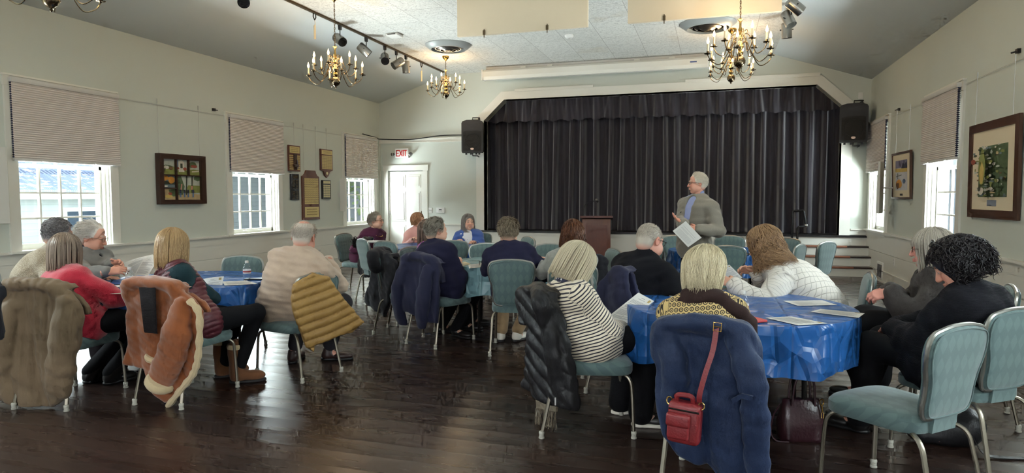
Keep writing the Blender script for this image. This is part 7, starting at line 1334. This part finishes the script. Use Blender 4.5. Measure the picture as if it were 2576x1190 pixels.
# ---------------------------------------------------------------- papers
M['print'] = plain('grey_print', (150, 148, 150), .8, var=.1); M['logo'] = plain('ochre_logo', (176, 150, 92), .7, var=.2)
def sheet(label, corners, logo=True, thick=.0012, name='paper_sheet', grp=None, mat=None, n=24, bend=0.0, seed=1, title=True):
    """corners: top-left, top-right, bottom-right, bottom-left of the printed page in the room"""
    q = [np.array(c, float) for c in corners]; c = sum(q)/4; g = random.Random(seed); r = thing(name, label, 'paper', tuple(c), 0, grp); nn = nrm(np.cross(q[1]-q[0], q[3]-q[0])); nn = nn if np.dot(nn, CAM-c) > 0 else -nn
    def at(u, v, e=0): p = (q[0]*(1-u)+q[1]*u)*(1-v)+(q[3]*(1-u)+q[2]*u)*v; return p-c+nn*(e+bend*math.sin(math.pi*u)*(1-.3*v))
    N = 8; top = [[at(i/N, j/4) for j in range(5)] for i in range(N+1)]; bot = [[at(i/N, j/4, -thick) for j in range(5)] for i in range(N+1)]; b = MB(); b.grid(top); b.grid([x[::-1] for x in bot])
    rim = [(i, 0) for i in range(N)]+[(N, j) for j in range(4)]+[(i, 4) for i in range(N, 0, -1)]+[(0, j) for j in range(4, 0, -1)]; b.grid([[top[i][j] for i, j in rim], [bot[i][j] for i, j in rim]], cv=True); b.build('page', mat or M['paper'], r, smooth=0)
    if n:
        b = MB(); 
        def bar(u0, u1, v0, v1, m=0): K = 5; b.grid([[at(u0+(u1-u0)*i/K, v0, .0006), at(u0+(u1-u0)*i/K, v1, .0006)] for i in range(K+1)], m=m)
        if logo: bar(.80, .92, .05, .15, 1)
        if title: bar(.40, .60, .09, .105); bar(.3, .7, .15, .16)
        for i in range(n):
            v0 = .23+.7*i/n; ln = g.choice((.88, .9, .82, .55, .86, .9, 0)); 
            if ln: bar(.1, ln, v0, v0+.010)
        b.build('print', [M['print'], M['logo']], r, smooth=0)
    return r
def onT(px, z=TZ+.004): return [onz(x, y, z) for x, y in px]
def onY(px, Y): return [ony(x, y, Y) for x, y in px]
sheet('sheet with a logo lying at the far right of the near right table', onT([(1971, 757), (2068, 755), (2106, 767), (2007, 769)]), seed=1, logo=False); sheet('sheet lying at the right rim of the near right table', onT([(2064, 777), (2175, 788), (2160, 799), (2039, 784)], TZ+.005), seed=2); sheet('sheet lying nearest on the near right table, before the black-clad women', onT([(1991, 796), (2081, 813), (2008, 818), (1926, 799)], TZ+.005), seed=3)
sheet('loose sheets lying on the near right table left of the white-haired woman', onT([(1666, 737), (1712, 734), (1722, 748), (1700, 750)], TZ+.005), seed=4, thick=.003)
sheet('handout stack held by the woman in the striped top', [ony(1606, 736, 4.16), ony(1645, 757, 4.12), ony(1578, 812, 3.98), ony(1524, 801, 4.0)], seed=5, thick=.006, n=26)
sheet('white sheet held by the standing speaker', onY([(1725, 556), (1765, 598), (1731, 622), (1692, 581)], 7.36), seed=6, logo=False, n=12, title=False, mat=M['paper'], thick=.002)
sheet('handout held by the woman in the white cable-knit sweater', onY([(1811, 672), (1835, 666), (1868, 699), (1832, 710)], 5.02), seed=7)
sheet('handout held low by the blonde woman in the vest', [ony(511, 702, 4.12), ony(563, 695, 4.12), ony(553, 753, 4.05), ony(518, 756, 4.05)], seed=8, bend=.01)
sheet('printed sheet held by the white-haired man, left of two', [ony(308, 663, 4.46), ony(384, 640, 4.46), ony(396, 655, 4.36), ony(338, 697, 4.30)], seed=9, bend=.01, logo=False); sheet('shaded sheet held by the white-haired man, right of two', [ony(361, 650, 4.36), ony(398, 652, 4.36), ony(372, 694, 4.26), ony(338, 692, 4.26)], seed=10, logo=False, bend=.008)
sheet('sheet on the near left table under the dark glasses', onT([(224, 733), (322, 727), (312, 739), (228, 739)], TZ+.006), seed=11); sheet('sheet on the near left table in front of the man in the flecked sweater', onT([(219, 719), (306, 717), (300, 723), (219, 727)], TZ+.004), seed=12); sheet('sheet on the near left table by the water bottle and phone', onT([(560, 708), (620, 706), (648, 714), (565, 718)], TZ+.004), seed=13, logo=False)
sheet('sheets on the near left table between the white-haired man and the vest', onT([(340, 702), (372, 698), (374, 706), (344, 709)], TZ+.004), seed=14, thick=.01)
sheet('sheet on the middle teal table under the folded glasses', onT([(1178, 666), (1222, 661), (1226, 670), (1180, 675)], TZ+.004), seed=15, logo=False)
sheet('yellowish sheet on the middle teal table near the clasped hands', onT([(1146, 664), (1170, 658), (1184, 664), (1150, 672)], TZ+.004), seed=16, logo=False, mat=plain('cream_paper', (226, 214, 176), .7, var=.04))
# ---------------------------------------------------------------- bottles, glasses, phones, notebook, cane
k = NT('clear_plastic_bottle'); lw_ = k.n('LayerWeight', i_Blend=.5); fr = k.math('ADD', .06, k.math('MULTIPLY', .75, k.math('POWER', lw_.outputs['Facing'], 3.0))); tr = k.n('BsdfTransparent'); tr.inputs[0].default_value = (.93, .96, .98, 1); gl = k.n('BsdfGlossy', i_Roughness=.08); mx = k.n('MixShader'); k.put(mx.inputs[0], fr); k.put(mx.inputs[1], tr.outputs[0]); k.put(mx.inputs[2], gl.outputs[0]); k.put(k.o.inputs[0], mx.outputs[0]); M['pet'] = k.m
M['btllabel'] = plain('bottle_label', (214, 214, 222), .5, var=.05); M['btlred'] = plain('bottle_label_band', (150, 60, 66), .5, var=.05)
def bottle(label, px, py, h=.165):
    p = onz(px, py, TZ); r = thing('water_bottle', label, 'bottle', (p[0], p[1], TZ+.001), 0, 'water bottles'); R = .031
    b = MB(); b.lathe([(R*.7, 0), (R*.95, .006), (R, .02), (R*.95, .03), (R, .04), (R*.95, .05), (R, .06), (R, .1), (R*.9, .115), (R*.5, .138), (R*.4, .142), (R*.4, .152)], n=24); b.build('bottle', M['pet'], r)
    b = MB(); b.lathe([(R*.44, .146), (R*.46, .15), (R*.46, .163), (R*.3, .165), (0, .165)], n=20); b.build('cap', M['white'], r)
    b = MB(); b.lathe([(R*1.01, .062), (R*1.02, .062), (R*1.02, .094), (R*1.01, .094)], n=24); lb = b.build('label', M['btllabel'], r); b = MB(); b.lathe([(R*1.025, .072), (R*1.03, .072), (R*1.03, .083), (R*1.025, .083)], n=24); b.build('label_band', M['btlred'], lb)
bottle('water bottle on the near left table beside the vest', 328, 728); bottle('water bottle on the far rim of the near left table, standing by a phone', 622, 707); bottle('water bottle on the near right table beside the brown scarf', 1868, 806)
def slab(name, cat, label, px, py, w, d, h, mat, rz, scr=None, z=TZ+.003):
    p = onz(px, py, z); r = thing(name, label, cat, (p[0], p[1], z), rz); b = MB(); b.rbox((-w/2, -d/2, 0), (w/2, d/2, h), .004); b.build('body' if scr else 'cover', mat, r)
    b = MB(); b.box((-w*.46, -d*.46, h), (w*.46, d*.46, h+.0008)); b.build('screen' if scr else 'cover_panel', scr or mat, r, smooth=0); return r
slab('smartphone', 'phone', 'black smartphone beside the water bottle on the near left table', 640, 703, .15, .075, .009, M['black'], .4, M['darklens']); slab('smartphone', 'phone', 'black smartphone on the back right blue table', 1868, 640, .15, .075, .009, M['black'], .2, M['darklens'])
slab('notebook', 'notebook', 'small red notebook beside the water bottle on the near right table', 1890, 806, .10, .14, .012, plain('red_notebook_cover', (190, 66, 66), .5), .6); slab('sticky_note', 'note', 'orange note pad behind the white-haired woman on the near right table', 1812, 747, .09, .09, .006, plain('orange_note', (226, 176, 84), .6), .3)
def specs(label, px, py, rz, mat, lens, sc=1.0, up=True):
    p = onz(px, py, TZ+.003); r = thing('eyeglasses', label, 'glasses', (p[0], p[1], TZ+.009), rz)
    for sx in (-1, 1):
        b = MB(); O = [(sx*.034*sc+.027*sc*math.cos(a), .004*math.cos(a)*0, .022*sc+.021*sc*math.sin(a)) for a in [2*math.pi*i/20 for i in range(20)]]; b.tube(O, .0022, 6, closed=True); rm = b.build('rim', mat, r); b = MB(); b.add(O, [tuple(range(20))]); b.build('lens', lens, rm, smooth=0)
        b = MB(); b.tube([(sx*.062*sc, 0, .026*sc), (sx*.066*sc, .01, .026*sc), (sx*.06*sc, .10*sc, .022*sc), (sx*.055*sc, .135*sc, .002)], .0024, 6); b.build('temple', mat, r)
    b = MB(); b.tube([(-.008, 0, .026), (0, -.003, .029), (.008, 0, .026)], .002, 5); b.build('bridge', mat, r)
specs('dark framed glasses lying on the near left table', 268, 731, -1.1, M['black'], M['darklens'], 1.15); specs('thin folded glasses lying on the middle teal table', 1206, 668, -1.2, M['darkmetal'], M['lens'], 1.0); specs('clear reading glasses on the near left table by the man in the flecked sweater', 258, 716, .8, M['darkmetal'], M['lens'])
p = onz(946, 690, 0); r = thing('walking_cane', 'metal walking cane with a horizontal grip leaning on the sunlit chair', 'cane', (-4.02, 7.3, 0), .3); b = MB(); b.tube(smoothpath([(0, 0, .02), (0, .0, .5), (.0, 0, .78), (.03, 0, .83), (.06, 0, .84)], 5), .011, 8); b.build('shaft', M['chrome'], r); b = MB(); b.tube([(-.13, 0, .842), (.07, 0, .842)], .016, 8); b.build('grip', M['railgrey'], r); b = MB(); b.lathe([(.016, 0), (.016, .04), (.011, .045)], n=10); b.build('rubber_tip', M['black'], r)
# ---------------------------------------------------------------- glasses worn, badges and the small things people carry
M['goldwire'] = plain('thin_metal_frame', (110, 92, 78), .3, .9)
glasses('P3', M['goldwire']); glasses('P6', M['goldwire']); glasses('P14', M['black'], rim=.002); glasses('P15', M['black'], rim=.0018); glasses('P18', M['goldwire']); glasses('P19', M['black'], name='sunglasses', rim=.0035, up=.045, pitch=1.0)
badge('P3', .60, .25, .10, .06, -.45); badge('P6', .72, 1.0, .10, .06, -.4); badge('P10', .62, .8, .09, .075, -.05)
# brown scarf of the white-haired woman, and the collar under the striped top
q = PEOPLE['P16']; S = SDF(q['N']-V(.26, .26, .34), q['N']+V(.26, .26, .14), .008); N_, sl, sf = q['N'], q['sl'], q['sf']
for i in range(16):
    a0, a1 = [2*math.pi*j/16 for j in (i, i+1)]; pf = lambda a, R, up: N_+sl*math.cos(a)*R*1.12+sf*math.sin(a)*R+V(0, 0, up-.03*math.sin(a))
    S.cap(pf(a0, .082, .028), pf(a1, .082, .028), .024, k=.02); S.cap(pf(a0, .105, -.005), pf(a1, .105, -.005), .023, k=.02)
pts = smoothpath([N_+sl*.06+V(0, 0, .03)-sf*.09, N_+sl*.16-sf*.085-V(0, 0, .03), N_+sl*.215-sf*.04-V(0, 0, .11), N_+sl*.235-sf*.0-V(0, 0, .28)], 5)
for i in range(len(pts)-1): S.cap(pts[i], pts[i+1], .034+.012*i/len(pts), k=.02)
S.wob(.005, 40, 4, (1, 1, 1.5)); v, fc = S.mesh(); np_mesh('scarf', [(v, fc, 0)], C['scarf'], q['root'], tuple(q['root'].location))
def ring_collar(k, R, r0, mat, name, up=.02, drop=.02): q = PEOPLE[k]; o = np.array(q['root'].location); b = MB(); b.tube([q['N']+q['sl']*math.cos(a)*R*1.05+q['sf']*math.sin(a)*R+V(0, 0, up-drop*math.sin(a))-o for a in [2*math.pi*i/24 for i in range(24)]], r0, 8, closed=True, flat=1.6, up=(0, 0, 1)); return b.build(name, mat, q['root'])
k = NT('navy_polka_dots'); vv = k.n('TexVoronoi', feature='F1', i_Scale=55.0, i_Randomness=.2); k.put(vv.inputs['Vector'], k.co()); k.set(color=k.ramp(vv.outputs['Distance'], [(.30, srgb(224, 220, 212)), (.34, srgb(34, 34, 58))]), rough=.8); ring_collar('P13', .064, .016, k.m, 'neck_scarf', .045)
def necklace(k, mat, R, r0, drop, n=26, beads=True): q = PEOPLE[k]; o = np.array(q['root'].location); b = MB(); P = [q['N']+q['sl']*math.cos(a)*R+q['sf']*(math.sin(a)*R*1.05+(.035 if math.sin(a) > 0 else 0))+V(0, 0, .02-drop*(math.sin(a)+1)/2)-o for a in [2*math.pi*i/n for i in range(n)]]; [b.ball(p, r0, 8, 6) for p in P] if beads else b.tube(P, r0, 5, closed=True); return b.build('necklace', mat, q['root'])
necklace('P6', M['goldmetal'], .085, .007, .09)
q = PEOPLE['P15']; b = MB(); o = np.array(q['root'].location); c_ = bez(q['P'], q['C'], q['N'], .70)+q['sf']*.165+q['sl']*.085-o; b.ball(c_, .016, 10, 8); b.tube([c_, c_+V(0, 0, -.03)], .006, 6); b.build('lapel_microphone', M['black'], q['root'])
# sheepskin boots of the woman in the vest
for sh in [(flo(598, 962), nrm((.75, .5, 0))), (flo(560, 948), nrm((.6, .7, 0)))]:
    q = PEOPLE['P4']; B, d = sh; o = tuple(q['root'].location); A = np.stack([np.cross(d, V(0, 0, 1)), d, V(0, 0, 1)]); S = SDF(B-V(.2, .2, .02), B+V(.24, .24, .36), .0065); S.ell(B+d*.11+V(0, 0, .045), (.048, .09, .046), A, k=0).cap(B+V(0, 0, .05), B+V(0, 0, .27), .056, .062, k=.04).wob(.003, 40, 3).plane(B+V(0, 0, .012), (0, 0, -1), .004); v, fc = S.mesh(); bt = np_mesh('boot', [(v, fc, 0)], C['ugg'], q['root'], o)
    b = MB(); P0 = B-np.array(o); b.lathe([(.05, .255), (.068, .262), (.072, .28), (.066, .296), (.045, .298)], P0, 20); b.build('fleece_cuff', C['fleece'], bt); b = MB(); b.tube([P0+V(0, 0, .02)-d*.045, P0+V(0, 0, .012)+d*.19], .0, 4) if False else None; S = SDF(B-V(.2, .2, .02), B+V(.24, .24, .05), .0065); S.ell(B+d*.108+V(0, 0, .01), (.053, .098, .04), A, k=0).ell(B+V(0, 0, .01), (.055, .06, .04), A, k=.04).plane(B+V(0, 0, .022), (0, 0, 1), .003).plane(B+V(0, 0, .001), (0, 0, -1), .003); v, fc = S.mesh(); np_mesh('sole', [(v, fc, 0)], C['soledark'], bt, o)
    b = MB(); c0 = P0+V(0, 0, .16)-d*.06
